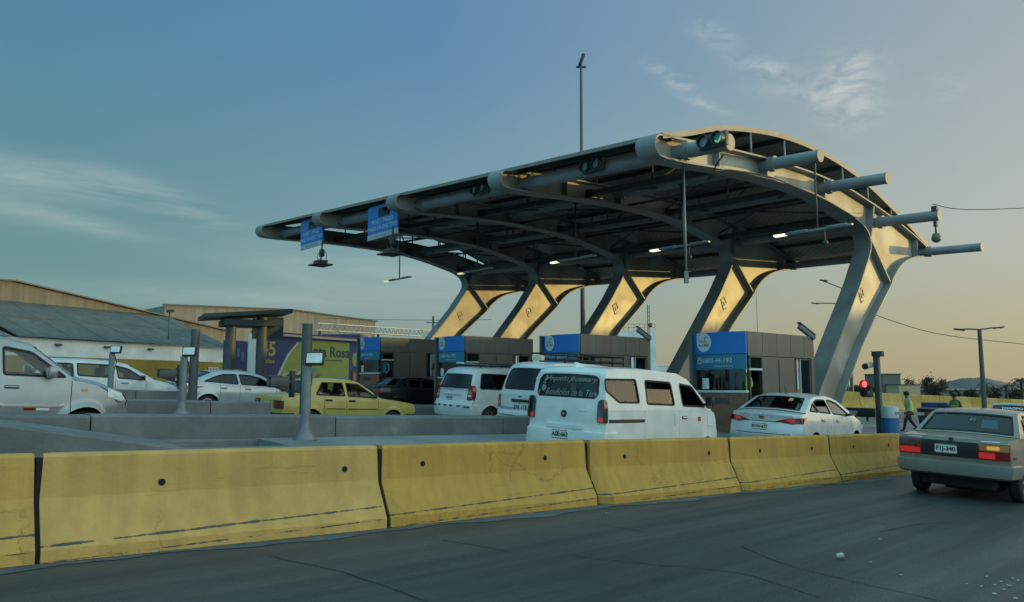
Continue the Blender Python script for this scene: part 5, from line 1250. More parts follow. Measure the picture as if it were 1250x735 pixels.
def hang_sign(r0, r1, h0, h1, l, label):
    w = r1 - r0; t = thing('lane_sign', label, 'hanging sign', W(l, (r0 + r1) / 2, h0), HEAD, 'blue signs hung on the front tube'); H_ = h1 - h0
    a = MB(); oy0, oy1, oz0, oz1 = -w * .25, w * .14, H_ * .62, H_ * .90
    for y0, y1, z0, z1 in ((-w / 2, w / 2, .2, oz0), (-w / 2, w / 2, oz1, H_), (-w / 2, oy0, oz0, oz1), (oy1, w / 2, oz0, oz1)): a.box((0, (y0 + y1) / 2, (z0 + z1) / 2), (.05, y1 - y0, z1 - z0))
    a.build('panel', SBLUE, t)
    b = MB(); b.box((0, 0, .1), (.052, w, .198)); put_text(b, 'www.rutasdelima.pe', (-.031, 0, .1), (0, -1, 0), (0, 0, 1), .13, 1); b.build('lower_strip', [SGREY, M('sign_fine_print', (.25, .29, .33), .6)], t)
    c = MB(); put_text(c, 'POST - PAGO', (-.031, 0, H_ * .50), (0, -1, 0), (0, 0, 1), .22, spacing=1.1); put_text(c, 'PAGO EN EFECTIVO', (-.031, 0, H_ * .31), (0, -1, 0), (0, 0, 1), .21, spacing=1.1); c.build('lettering', M('sign_letter', (.66, .72, .78), .5), t)
    d = MB(); 
    for y in (-w * .35, w * .35): d.box((.1, y, H_ * .7), (.16, .08, .5))
    d.build('bracket', DARKM, t)
hang_sign(23.25, 25.3, 7.02, 8.28, 14.95, 'larger blue hanging sign reading POST - PAGO, right of the smaller one')
hang_sign(28.95, 30.95, 7.40, 8.68, 14.95, 'smaller looking blue hanging sign at the far left of the canopy, above the square antenna')
for r, h, lb in ((28.9, 6.52, 'square antenna panel hanging under the smaller blue sign'), (23.5, 6.28, 'square antenna panel hanging under the larger blue sign')):
    t = thing('antenna_panel', lb, 'antenna', W(14.85, r, h), HEAD, 'antenna panels under the signs')
    a = MB(); a.box((0, 0, 0), (.72, .85, .06), bev=.02); a.build('panel', DARKM, t)
    a = MB(); a.box((0, 0, .13), (.4, .5, .1)); a.tube([(0, 0, .1), (.06, 0, 1.0)], .035, 8); a.box((.03, -.03, .5), (.16, .2, .3), bev=.02); a.tube([(.06, 0, 1.0), (.6, 0, 1.0 + (.0))], .04, 6)
    for s in (-1, 1): a.tube(catmull([(.1, s * .25, .15), (.05, s * .4, .4), (.03, s * .15, .6)], 5), .014, 5)
    a.build('mast', DARKM, t)
# camera and cable on the tube end
t = thing('dome_camera', 'dome camera hanging from the end of the third protruding canopy tube', 'security camera', W(26.45, 9.35, 7.1 + cdz(9.35, 26.45)), HEAD)
a = MB(); a.box((0, 0, .12), (.16, .16, .4)); a.box((0, 0, -.2), (.1, .1, .3)); a.tube([(0, 0, -.1), (0, 0, -.62)], .03, 8); a.build('bracket', DARKM, t)
a = MB(); a.ball((0, 0, -.74), .15, sc=(1, 1, .9)); a.cyl((0, 0, -.72), (0, 0, -.58), .15, .1, 14); a.build('dome', M('dome_grey', (.14, .14, .15), .35), t)
def cable(pts, r, label):
    mb = MB(); mb.tube(catmull(pts, 8), r, 5); o = mb.build('overhead_cable', TRIM, None, (0, 0, 0)); return tag(o, label, 'cable')
e0 = W(26.45, 9.4, 7.42)
cable([e0, A(1190, 256, e0.y + 1.0), A(1330, 250, e0.y + 5)], .014, 'thin cable running right from the end of the third canopy tube')
cable([A(1040, 372, 60), A(1090, 392, 62), A(1160, 410, 66), A(1290, 424, 76)], .03, 'thin cable sagging across the yellow sky right of the end column')
t = thing('dangling_cable', 'black cable hanging along the end rib beneath the canopy tubes', 'cable', W(17, 11.1, 7.4))
o0 = Vector(t.location); a = MB(); a.tube([p - o0 for p in catmull([W(15.9, 10.3, 7.15), W(16.4, 10.9, 6.98), W(17.4, 11.1, 7.22), W(19.3, 11.12, 7.4), W(20.6, 11.1, 7.36), W(22.6, 11.1, 7.25), W(24.6, 11.1, 6.98)], 6)], .022, 5); a.build('wire', TRIM, t)
mb = MB(); mb.tube([(0, 0, 0), (0, 0, 2.9)], .03, 8); mb.box((0, 0, -.02), (.1, .1, .3)); mb.box((0, 0, 2.9), (.16, .16, .08))
o = mb.build('drop_pipe', POSTM, None, W(16.0, 11.55, 4.30)); tag(o, 'long thin pipe dropping from the front nose of the end rib', 'pipe')
# ---------------------------------------------------------------- gate equipment at the right
t = thing('traffic_light', 'traffic light on a square post showing red, with a camera above it', 'traffic light', WE(26.1, 11.3, 0), HEAD)
p0 = Vector(t.location); hh = 2.67 - p0.z
a = MB(); a.box((0, 0, hh / 2), (.15, .18, hh), bev=.015); a.box((.0, -.05, hh - .06), (.18, .36, .18), bev=.02); a.build('post', POSTD, t)
a = MB()
for z in (1.9, 1.62): a.box((-.2, .26, z), (.22, .3, .27), bev=.03)
a.build('housing', SIGB, t)
for z, m_ in ((1.92, M('red_light_on', (.5, .02, .03), .3, emit=(1, .06, .08), estr=1.8)), (1.62, M('dark_lens', (.03, .03, .03), .3, coat=.5))):
    b = MB(); b.cyl((-.31, .26, z), (-.345, .26, z), .105, n=18); b.build('lens', m_, t)
    v = MB(); v.lathe([(.12, 0), (.135, 0), (.135, .18), (.12, .18)], 18, Matrix.Translation((-.31, .26, z)) @ Matrix.Rotation(-PI / 2, 4, 'Y')); v.build('visor', SIGB if z < 1.8 else M('red_visor', (.25, .02, .02), .5), t)
a = MB(); a.cyl((-.42, .2, 2.5), (.0, .2, 2.56), .1, n=14); a.cyl((-.44, .2, 2.498), (-.42, .2, 2.5), .105, n=14, mi=1); a.cyl((-.1, .1, 2.5), (-.1, .2, 2.5), .04, n=8); a.build('camera', [M('camera_white', (.5, .5, .5), .4), SMOKE], t)
a = MB(); a.box((-.12, .65, .98), (.14, 1.1, .30), bev=.02); a.box((-.1, .35, .78), (.05, .05, .2)); a.build('display_box', TRIM, t)
t = thing('barrier_gate', 'blue and white gate cabinet with a striped boom beside the traffic light', 'boom gate', WE(25.85, 10.86, 0), HEAD)
a = MB(); a.lathe([(.26, 0), (.26, .84)], 20, mi=0); a.lathe([(.265, .84), (.265, 1.16), (.23, 1.21), (0, 1.22)], 20, mi=1); a.build('cabinet', [M('cabinet_blue', (.02, .12, .33), .5, var=.2), M('cabinet_white', (.5, .52, .53), .5)], t)
a = MB()
for k in range(7): a.box((-.1, -.35 - .3 * k, 1.0), (.05, .3, .09), k % 2)
a.build('boom', [M('boom_white', (.6, .58, .55), .5), M('boom_red', (.35, .04, .04), .5)], t)
q = A(1153, 512, 36); t = thing('gate_cabinet', 'dark blue gate cabinet beyond the boom, left of the second guard', 'gate cabinet', (q.x, q.y, elev(q.x, q.y)), HEAD + .2)
a = MB(); a.box((0, 0, .6), (.5, .55, 1.2), bev=.03); a.box((0, .35, 1.12), (.5, 1.1, .3), bev=.02); a.build('cabinet', M('cabinet_navy', (.03, .06, .16), .5, var=.2), t)
q = A(1136, 518, 31); t = thing('wheeled_bin', 'black wheeled bin behind the walking guard', 'bin', (q.x, q.y, elev(q.x, q.y)), HEAD + .3)
a = MB(); rows = [[Vector((sx * (.3 + .08 * z), sy * (.34 + .08 * z), z)) for sx, sy in ((-1, -1), (1, -1), (1, 1), (-1, 1), (-1, -1))] for z in (.12, 1.0)]; a.grid(rows, smooth=False); a.add(rows[0][:4], [(0, 1, 2, 3)]); a.build('bin_body', TRIM, t)
a = MB(); a.box((.02, 0, 1.05), (.84, .9, .08), bev=.03); a.build('lid', M('bin_lid', (.05, .052, .055), .4), t)
a = MB(); [a.cyl((.3, s * .36, .12), (.3, s * .44, .12), .12, n=14) for s in (-1, 1)]; a.build('wheel', RUBBER, t)

# ---------------------------------------------------------------- people
def person(label, loc, yaw, J, shirt, legs, vest=None, cap=None, scale=1., group=None, cut=None, name='person'):
    root = thing(name, label, 'person', loc, yaw, group)
    names = list(J['v']); idx = {n: i for i, n in enumerate(names)}
    me = bpy.data.meshes.new('body'); me.from_pydata([tuple(c * scale for c in J['v'][n][:3]) for n in names], [(idx[a], idx[b]) for a, b in J['e']], [])
    o = bpy.data.objects.new('body', me); COL.objects.link(o); o.modifiers.new('skin', 'SKIN'); sm = o.modifiers.new('sub', 'SUBSURF'); sm.levels = 2; sm.render_levels = 2
    for n in names:
        sv = me.skin_vertices[0].data[idx[n]]; r = J['v'][n][3:]; sv.radius = (r[0] * scale, (r[1] if len(r) > 1 else r[0]) * scale); sv.use_root = n == 'pelvis'
    dg = bpy.context.evaluated_depsgraph_get(); m2 = bpy.data.meshes.new_from_object(o.evaluated_get(dg)); bpy.data.objects.remove(o)
    for m in (shirt, legs, SKIN, TRIM): m2.materials.append(m)
    segs = [(Vector(J['v'][a][:3]) * scale, Vector(J['v'][b][:3]) * scale, J['mat'].get((a, b), 0)) for a, b in J['e']]
    for pl_ in m2.polygons:
        c = pl_.center; best = 9
        for a, b, mi in segs:
            d = b - a; t = max(0, min(1, (c - a).dot(d) / max(1e-9, d.length_squared))); dist = (a + d * t - c).length
            if dist < best: best = dist; pl_.material_index = mi
        pl_.use_smooth = True
    ob = bpy.data.objects.new('body', m2); COL.objects.link(ob); ob.parent = root
    hd = Vector(J['v']['head'][:3]) * scale
    hb = MB(); hb.ball(hd + Vector((-.015, 0, .035)) * scale, .112 * scale, 0, (1.02, .86, .95)); 
    if cap:
        hb2 = MB(); hb2.ball(hd + Vector((-.01, 0, .07)) * scale, .115 * scale, 0, (1.05, .92, .75)); hb2.box(hd + Vector((.13, 0, .06)) * scale, (.14 * scale, .17 * scale, .02), bev=.006); hb2.build('cap', cap, root)
    hb.build('hair', HAIR, root)
    fb = MB(); fb.add([hd + Vector(p) * scale for p in ((.10, -.02, -.02), (.10, .02, -.02), (.135, 0, -.035), (.10, 0, .03))], [(0, 1, 2), (0, 2, 3), (1, 3, 2)])
    fb.build('nose', SKIN, root)
    if vest:
        vb = MB(); pel = Vector(J['v']['pelvis'][:3]); che = Vector(J['v']['chest'][:3]); rows = []
        for t_, rx, ry in ((-.1, .155, .20), (.1, .155, .195), (.5, .155, .20), (.85, .155, .225), (1.12, .13, .215), (1.24, .08, .13)):
            c = (pel + (che - pel) * t_) * scale; rows.append([c + Vector((rx * math.cos(a), ry * math.sin(a), 0)) * scale for a in [2 * PI * k / 20 for k in range(21)]])
        vb.grid(rows, 0)
        for t_ in (.25, .7):
            c = (pel + (che - pel) * t_) * scale; vb.grid([[c + Vector((.159 * math.cos(a), .206 * math.sin(a) + 0, dz)) * scale for a in [2 * PI * k / 20 for k in range(21)]] for dz in (-.025, .025)], 1)
        vb.build('vest', [vest, M('reflective_tape', (.6, .6, .56), .3)], root)
    return root
def joints(lh, rh, lf, rf, lk, rk, le, re, lean=.0, pel=.94):
    v = {'pelvis': (0, 0, pel, .135, .12), 'waist': (lean * .3, 0, pel + .17, .125, .11), 'chest': (lean * .7, 0, pel + .38, .15, .125), 'neck': (lean, 0, pel + .52, .058), 'head': (lean + .03, 0, pel + .67, .085, .095), 'crown': (lean + .02, 0, pel + .76, .062),
        'lsh': (lean * .85, .19, pel + .45, .062), 'rsh': (lean * .85, -.19, pel + .45, .062), 'lel': (*le, .045), 'rel': (*re, .045), 'lha': (*lh, .033), 'rha': (*rh, .033), 'lfi': (lh[0] + .06, lh[1], lh[2] - .07, .026), 'rfi': (rh[0] + .06, rh[1], rh[2] - .07, .026),
        'lhip': (0, .095, pel - .06, .092), 'rhip': (0, -.095, pel - .06, .092), 'lkn': (*lk, .075), 'rkn': (*rk, .075), 'lan': (*lf, .055), 'ran': (*rf, .055), 'lto': (lf[0] + .17, lf[1], max(.035, lf[2] - .05), .036), 'rto': (rf[0] + .17, rf[1], max(.035, rf[2] - .05), .036)}
    e = [('pelvis', 'waist'), ('waist', 'chest'), ('chest', 'neck'), ('neck', 'head'), ('head', 'crown'), ('chest', 'lsh'), ('chest', 'rsh'), ('lsh', 'lel'), ('rsh', 'rel'), ('lel', 'lha'), ('rel', 'rha'), ('lha', 'lfi'), ('rha', 'rfi'), ('pelvis', 'lhip'), ('pelvis', 'rhip'), ('lhip', 'lkn'), ('rhip', 'rkn'), ('lkn', 'lan'), ('rkn', 'ran'), ('lan', 'lto'), ('ran', 'rto')]
    mat = {('neck', 'head'): 2, ('head', 'crown'): 2, ('lha', 'lfi'): 2, ('rha', 'rfi'): 2, ('pelvis', 'lhip'): 1, ('pelvis', 'rhip'): 1, ('lhip', 'lkn'): 1, ('rhip', 'rkn'): 1, ('lkn', 'lan'): 1, ('rkn', 'ran'): 1, ('lan', 'lto'): 3, ('ran', 'rto'): 3}
    return dict(v=v, e=e, mat=mat)
WALK = joints((.18, .24, .88), (-.16, -.26, .86), (.28, .1, .08), (-.30, -.1, .15), (.19, .1, .50), (-.03, -.1, .49), (.02, .25, 1.13), (-.1, -.26, 1.13), .06, .92)
STAND = joints((.2, .2, .98), (.2, -.2, .98), (.02, .11, .08), (-.04, -.11, .08), (.04, .11, .5), (.03, -.11, .5), (.0, .26, 1.12), (.0, -.26, 1.12), .02, .94)
SIT = joints((.32, .16, .82), (.34, -.18, .82), (.42, .12, .08), (.42, -.12, .08), (.44, .12, .5), (.44, -.12, .5), (.10, .27, .86), (.10, -.27, .86), .05, .55)
LIGHTSL = M('light_grey_sleeve', (.36, .38, .40), .85, var=.1, scale=8); OLIVE = M('olive_uniform', (.09, .11, .05), .85, var=.2, scale=8)
g = A(1111, 520, 33.6); person('guard in a lime vest and dark cap striding left before the far yellow wall', (g.x, g.y, elev(g.x, g.y)), math.radians(168), WALK, LIGHTSL, NAVY, HIVIS, TRIM)
g = A(1168, 520, 31.5); person('guard in green with a cap, seen from the chest up over the old saloon roof', (g.x, g.y, elev(g.x, g.y)), math.radians(200), STAND, OLIVE, NAVY, M('dull_green_vest', (.16, .24, .07), .75), TRIM)
# booth attendants stand at the service windows
bq = BOOTHS[0]; person('attendant in a lime vest inside the nearest booth', bq.matrix_basis @ Vector((.62, -.28, .50)), HEAD + PI, STAND, HIVIS, NAVY, HIVIS, None)
bq = BOOTHS[3]; person('attendant in a pale blue shirt at the window of the farthest booth', bq.matrix_basis @ Vector((.45, -.42, .50)), HEAD + PI + .6, STAND, CYANS, NAVY)
ps = taxi.root.matrix_basis @ Vector((1.32, -.33, .02)); person('passenger with dark hair in a white shirt riding in the back of the yellow cab', ps, HEAD, SIT, SHIRT, NAVY, scale=.94)
ps = taxi.root.matrix_basis @ Vector((2.2, .36, .02)); person('driver of the yellow cab, seen through the front window', ps, HEAD, SIT, M('driver_shirt', (.10, .12, .15), .85), NAVY, scale=.94)
ps = pic.root.matrix_basis @ Vector((2.35, .38, .22)); person('driver of the tall silver car in a dark top', ps, HEAD, SIT, M('driver_top', (.05, .055, .06), .85), NAVY, scale=.98)
ps = van.root.matrix_basis @ Vector((2.75, -.40, .22)); person('person in the front seat of the white minibus by the open window', ps, math.radians(52), SIT, M('red_brown_shirt', (.16, .06, .05), .85), NAVY, scale=.98)

# ---------------------------------------------------------------- litter
mb = MB(); mb.lathe([(0, 0), (.030, 0), (.042, .11), (.036, .11), (.028, .006)], 16, Matrix.Rotation(PI / 2 - .1, 4, 'Y')); mb.cyl((.11, 0, -.01), (.115, 0, -.01), .045, n=16)
q = G0(1021, 683); mb.v = [(x * .6, y * .6, z * .6) for x, y, z in mb.v]; o = mb.build('paper_cup', M('cup_white', (.42, .44, .44), .6), None, (q.x, q.y, elev(q.x, q.y) + .033), .2); tag(o, 'crushed white paper cup lying on the near road', 'litter')
mb = MB()
for (x, y, s) in ((1204, 706, .03), (1214, 716, .04), (1222, 712, .03), (1232, 717, .045), (1236, 708, .03), (1215, 727, .04), (1198, 718, .025), (1240, 733, .05), (1100, 704, .03), (1075, 660, .03), (1062, 688, .035), (740, 628, .03), (1180, 715, .02), (1226, 722, .03), (1243, 711, .03)):
    q = G0(x, y); z = elev(q.x, q.y) + .012; n = 6; a0 = rnd.random() * 6
    top_ = [(q.x + .55 * s * (.5 + .6 * rnd.random()) * math.cos(a0 + 2 * PI * k / n), q.y + .55 * s * (.5 + .6 * rnd.random()) * .7 * math.sin(a0 + 2 * PI * k / n), z + rnd.random() * .008) for k in range(n)]
    mb.prism(top_, (0, 0, .002))
o = mb.build('paper_scraps', M('scrap_white', (.5, .51, .5), .8), None); o['kind'] = 'stuff'; o['label'] = 'small pale scraps of paper and grit scattered over the near road'

# ---------------------------------------------------------------- street lamps and poles
t = thing('high_mast', 'very tall lamp mast rising behind the canopy roof', 'street lamp', A(712, 470, 46)); t.location.z = elev(t.location.x, t.location.y)
zt = A(712, 80, 46).z - t.location.z
a = MB(); a.cyl((0, 0, 0), (.06, 0, zt), .17, .075, 14); a.build('pole', POSTD, t)
a = MB(); a.box((.06, 0, zt - .1), (.6, .12, .1)); a.box((.1, 0, zt + .35), (.2, .45, .75), 0, Matrix.Rotation(.35, 3, 'Y'), bev=.05); a.build('lamp_head', TRIM, t)
def street_lamp(x, ytop, Y, label, arms, grp='street lamps', ybase=None):
    b = A(x, 470, Y); zb = elev(b.x, b.y); t = thing('street_lamp', label, 'street lamp', (b.x, b.y, zb), 0, grp); zt = A(x, ytop, Y).z - zb
    a = MB(); a.cyl((0, 0, 0), (0, 0, zt), .15, .11, 12); a.build('pole', POSTD, t)
    for s, ln, rise in arms:
        a = MB(); a.tube([(0, 0, zt - .02), (s * ln * .55, 0, zt + rise * .5 + .03), (s * ln, 0, zt + rise)], .045, 8); a.build('arm', POSTD, t)
        a = MB(); a.box((s * (ln - .15), 0, zt + rise + .0), (.62, .22, .09), 0, Matrix.Rotation(-.12 * s, 3, 'Y'), bev=.03); a.build('lamp_head', TRIM, t)
street_lamp(1200, 402, 46, 'double armed street lamp standing at the far yellow wall on the right', ((-1, 1.35, -.02), (1, 1.3, .1)))
street_lamp(1034, 352, 60, 'street lamp half hidden by the end column, its arm reaching left above the other', ((-1, 1.6, .62),))
street_lamp(1040, 371, 66, 'street lamp half hidden by the end column, with the lower arm reaching left', ((-1, 3.0, .05),))
b = A(528, 470, 70); mb = MB(); mb.cyl((0, 0, 0), (0, 0, A(528, 386, 70).z - elev(b.x, b.y)), .13, .1, 10); mb.box((0, 0, A(528, 394, 70).z - elev(b.x, b.y)), (1.2, .08, .08)); o = mb.build('utility_pole', POSTD, None, (b.x, b.y, elev(b.x, b.y))); tag(o, 'thin pole left of the farthest slanted column', 'utility pole')
cable([A(395, 389, 75), A(528, 391, 70), A(600, 390, 72)], .02, 'thin wire passing the pole left of the farthest column')
b = A(793, 470, 95); t = thing('lattice_mast', 'thin lattice radio mast between the third and fourth slanted columns', 'radio mast', (b.x, b.y, elev(b.x, b.y))); zt = A(793, 372, 95).z - t.location.z
a = MB(); w = .22
for k in range(3): a.tube([(w * math.cos(k * 2.09), w * math.sin(k * 2.09), 0), (w * .6 * math.cos(k * 2.09), w * .6 * math.sin(k * 2.09), zt)], .03, 5)
for j in range(int(zt / .5)):
    for k in range(3): a.tube([(w * .9 * math.cos(k * 2.09), w * .9 * math.sin(k * 2.09), j * .5), (w * .9 * math.cos((k + 1) * 2.09), w * .9 * math.sin((k + 1) * 2.09), j * .5 + .5)], .018, 4)
a.build('lattice', DARKM, t); a = MB(); a.ball((.2, -.2, A(793, 397, 95).z - t.location.z), .28); a.build('dish', DARKM, t)
b = A(927, 470, 80); mb = MB(); mb.cyl((0, 0, 0), (0, 0, A(927, 352, 80).z - elev(b.x, b.y)), .035, .02, 6); o = mb.build('flag_pole', POSTD, None, (b.x, b.y, elev(b.x, b.y))); tag(o, 'very thin pole against the sky left of the end column', 'pole')

# ---------------------------------------------------------------- warehouses and shop wall at the left
WC = ribbed('wall_sheet', (.22, .215, .185), 5.5, 'X', .28, .75, .0, .7, (3, 3, .25)); RC = ribbed('grey_fibre_roof', (.125, .165, .175), 5.0, 'X', .22, .85, 0, .8, (2, 2, .3))
WPL = M('white_plaster', (.80, .84, .82), .85, var=.12, scale=1.3, var2=.35, scale2=.35, tint2=(.38, .37, .34)); YPL = M('ochre_plaster', (.30, .22, .035), .8, var=.15, scale=.8, var2=.3, scale2=.5)
t = thing('warehouse', 'long warehouse with grey corrugated lean-to roof over a white and ochre wall', 'warehouse')
a0 = A(-60, 470, 42.6); a1 = A(276, 470, 60); d = Vector((a1.x - a0.x, a1.y - a0.y, 0)); Ln = d.length; yaw = math.atan2(d.y, d.x); t.location = (a0.x, a0.y, .9); t.rotation_euler = (0, 0, yaw); zb = .9
def Wz(x, y, Y): return A(x, y, Y).z - zb
eave = 4.42 - zb; mid = 3.33 - zb
a = MB(); a.box((Ln / 2, .3, (mid - .5) / 2), (Ln, .6, mid + .5)); a.build('ochre_wall', YPL, t)
a = MB(); a.box((Ln / 2, .3, (mid + eave) / 2), (Ln, .64, eave - mid)); a.build('white_wall', WPL, t)
a = MB(); x0 = Ln * .165
for k in range(14):
    u0 = x0 + (Ln - x0) * k / 14; u1 = x0 + (Ln - x0) * (k + 1) / 14; lift = .02 * (k % 2)
    for v0, v1, dz_ in ((0, .52, 0), (.5, 1, .04)):
        y0, y1 = -.35 + 7.4 * v0, -.35 + 7.4 * v1; z0, z1 = eave + .02 + 2.75 * v0, eave + .02 + 2.75 * v1
        a.prism([(u0, y0, z0 + lift + dz_), (u1 + .06, y0, z0 + lift + dz_), (u1 + .06, y1, z1 + lift + dz_), (u0, y1, z1 + lift + dz_)], (0, 0, .035))
a.build('lean_to_roof', RC, t)
a = MB(); a.prism([(0, -.3, eave), (x0 - .3, -.3, eave), (x0 - 1.6, 7, eave + 2.5), (0, 7, eave + 2.5)], (0, 0, .05)); a.build('side_roof', M('blue_grey_sheet', (.13, .16, .175), .7, var=.2), t)
a = MB(); a.prism([(-2, 7.0, eave), (-2, 7.0, 8.15 - zb), (Ln * .36, 7.0, 8.6 - zb), (Ln * 1.0, 7.0, 7.15 - zb), (Ln * 1.32, 7.0, 6.4 - zb), (Ln * 1.32, 7.0, eave)], (0, .3, 0)); a.build('upper_wall', WC, t)
a = MB()
for p, q in (((-2, 8.15), (Ln * .36, 8.6)), ((Ln * .36, 8.6), (Ln * 1.32, 6.4))): beam(a, Vector((p[0], 6.9, p[1] - zb + .05)), Vector((q[0], 6.9, q[1] - zb + .05)), .5, .1)
a.build('roof_trim', DARKM, t)
a = MB(); a.box((Ln * .93, -.03, 1.35), (1.0, .06, 1.35), 0); [a.box((Ln * .93 + dx, -.07, 1.35), (.06, .04, 1.3), 1) for dx in (-.45, -.15, .15, .45)]; [a.box((Ln * .93, -.07, z), (1.0, .04, .06), 1) for z in (.7, 2.0)]; a.build('window', [SMOKE, SIGNW], t)
for u in (.30, .64, .47): 
    a = MB(); a.box((Ln * u, -.12, eave - .35), (.35, .25, .12)); a.build('wall_lamp', DARKM, t)
a = MB(); a.tube([(Ln * .5, -.05, 0), (Ln * .5, -.05, mid)], .04, 6); a.build('drain_pipe', DARKM, t)
pz = A(205, 392, 56); mb = MB(); mb.cyl((0, 0, 0), (0, 0, 2.6), .05, n=8); mb.box((.1, -.1, 2.7), (.5, .3, .2)); o = mb.build('roof_floodlight', DARKM, None, A(205, 425, 56)); tag(o, 'small floodlight on a thin post at the eave of the warehouse', 'floodlight')

t = thing('long_shed', 'long pale corrugated shed behind the painted wall', 'shed'); b0 = A(196, 470, 82); b1 = A(457, 470, 100); d = Vector((b1.x - b0.x, b1.y - b0.y, 0)); L2 = d.length; t.location = (b0.x, b0.y, .5); t.rotation_euler = (0, 0, math.atan2(d.y, d.x))
WC2 = ribbed('shed_sheet', (.27, .26, .23), 3.2, 'X', .2, .75, 0, .8, (3, 3, .2))
z0 = A(196, 373, 82).z - .5; z1 = A(345, 380, 92).z - .5; z2 = A(457, 393, 100).z - .5
a = MB(); a.prism([(0, 0, 0), (0, 0, z0), (L2 * .55, 0, z1 + .1), (L2, 0, z2), (L2, 0, 0)], (0, 9, 0)); a.build('wall', WC2, t)
a = MB(); beam(a, Vector((-.2, -.15, z0 + .08)), Vector((L2 * .55, -.15, z1 + .18)), .4, .14); beam(a, Vector((L2 * .55, -.15, z1 + .18)), Vector((L2 + .2, -.15, z2 + .08)), .4, .14); a.build('roof_trim', DARKM, t)

PUR = M('mural_purple', (.035, .05, .16), .7, var=.12, scale=2); GRN = M('mural_lime', (.25, .30, .07), .7, var=.1, scale=2); MTX = M('mural_dark_green', (.02, .06, .06), .7); MTQ = M('mural_turquoise', (.05, .27, .30), .7); MPK = M('mural_brown', (.25, .13, .10), .7); MGD = M('mural_gold', (.42, .34, .06), .7); MWH = M('mural_white', (.45, .5, .5), .7)
t = thing('painted_shop_wall', 'long shop wall painted purple and lime with the words Santa Rosa', 'mural wall'); b0 = A(311, 470, 47); b1 = A(441, 470, 55); d = Vector((b1.x - b0.x, b1.y - b0.y, 0)); L3 = d.length; t.location = (b0.x, b0.y, .7); t.rotation_euler = (0, 0, math.atan2(d.y, d.x)); H3 = 4.65 - .7
a = MB(); a.box((L3 / 2, .2, H3 / 2), (L3, .4, H3)); a.build('wall', PUR, t)
def mural(nm, polys, mt, yoff=-.006):
    a = MB()
    for p in polys: a.add([(u * L3, yoff, v * H3) for u, v in p], [list(range(len(p)))])
    return a.build(nm, mt, t)
mural('lime_field', [[(.12, 0), (.19, .35), (.28, .72), (.36, .92), (.42, .965), (.86, .965), (.86, 0)]], GRN)
mural('pale_curve', [[(.10, 0), (.125, 0), (.195, .35), (.285, .72), (.365, .92), (.35, .92), (.265, .72), (.175, .35)]], MWH, -.009)
def slash(u, v, ln, w): return [(u, v), (u + w, v), (u + w + ln * .62, v + ln), (u + ln * .62, v + ln)]
mural('slanted_bars', [slash(-.0, .02, .40, .03), slash(.05, .02, .46, .02), slash(.11, .02, .46, .03)], MWH, -.012)
mural('slanted_bars', [slash(.20, .02, .48, .06)], MTQ, -.013); mural('slanted_bars', [slash(.32, .05, .36, .05)], MPK, -.013)
a = MB(); put_text(a, '45', (L3 * .10, -.012, H3 * .78), (1, 0, 0), (0, 0, 1), 1.25, bold=.03); a.build('number', MGD, t); a = MB(); put_text(a, 'años', (L3 * .115, -.012, H3 * .60), (1, 0, 0), (0, 0, 1), .4, bold=.01); a.build('lettering', MGD, t)
a = MB(); put_text(a, 'Santa Rosa', (L3 * .635, -.012, H3 * .78), (1, 0, 0), (0, 0, 1), .98, bold=.03); a.box((L3 * .635, -.012, H3 * .645), (L3 * .33, .006, .07)); a.build('lettering', MTX, t)
mural('blue_panel', [[(.70, .36), (.83, .36), (.83, .22), (.70, .22)]], MTQ, -.010); mural('white_bottles', [[(.28 + .02 * k, 0), (.292 + .02 * k, 0), (.292 + .02 * k, .25), (.28 + .02 * k, .25)] for k in range(5)] + [[(.56 + .022 * k, 0), (.573 + .022 * k, 0), (.573 + .022 * k, .24), (.56 + .022 * k, .24)] for k in range(4)], MWH, -.011)
a = MB(); put_text(a, 'Av. Principal', (L3 * .765, -.013, H3 * .29), (1, 0, 0), (0, 0, 1), .3); a = MB()
mural('disc_sign', [[(.93 + .035 * math.cos(k * PI / 8), .68 + .13 * math.sin(k * PI / 8)) for k in range(16)]], GRN, -.010)
a = MB(); a.box((L3 * .935, -.02, H3 * .24), (L3 * .08, .06, H3 * .48), 0); a.box((L3 * .935, -.055, H3 * .24), (L3 * .06, .02, H3 * .4), 1); a.build('shop_door', [STEELD, BGLASS], t)
a = MB(); a.box((L3 / 2, .1, H3 + .07), (L3 + .2, .7, .14)); a.build('coping', M('pale_coping', (.42, .36, .33), .8), t); a = MB(); a.box((L3 / 2, .1, H3 + .19), (L3 + .2, .6, .1)); a.build('coping_strip', M('red_brown_strip', (.14, .06, .05), .8), t)
t2 = thing('painted_side_panel', 'narrow purple and lime painted panel left of the dark shelter columns', 'mural wall'); b0 = A(275, 470, 45); b1 = A(303, 470, 46.5); d = Vector((b1.x - b0.x, b1.y - b0.y, 0)); L4 = d.length; t2.location = (b0.x, b0.y, .7); t2.rotation_euler = (0, 0, math.atan2(d.y, d.x))
a = MB(); a.box((L4 / 2, .15, 1.75), (L4, .3, 3.5)); a.build('wall', PUR, t2)
a = MB(); a.add([(L4 * (.5 + .47 * math.cos(k * PI / 14)), -.006, .1 + 1.75 * math.sin(k * PI / 14) ** .6) for k in range(15)], [list(range(15))]); a.build('lime_shape', GRN, t2)
a = MB(); [a.box((L4 * (.3 + .2 * k), -.012, 2.6 + .2 * (k % 2)), (.16, .012, .5)) for k in range(3)]; [a.box((L4 * (.35 + .2 * k), -.014, 1.0), (.12, .012, .7)) for k in range(3)]; a.build('painted_bottles', MTQ, t2)
mb = MB(); mb.box((0, 0, 1.95), (.42, .3, 3.9)); p_ = A(306, 470, 45.5); o = mb.build('white_pier', WPL, None, (p_.x, p_.y, .7), .6); tag(o, 'white pier at the left end of the painted shop wall', 'pier')

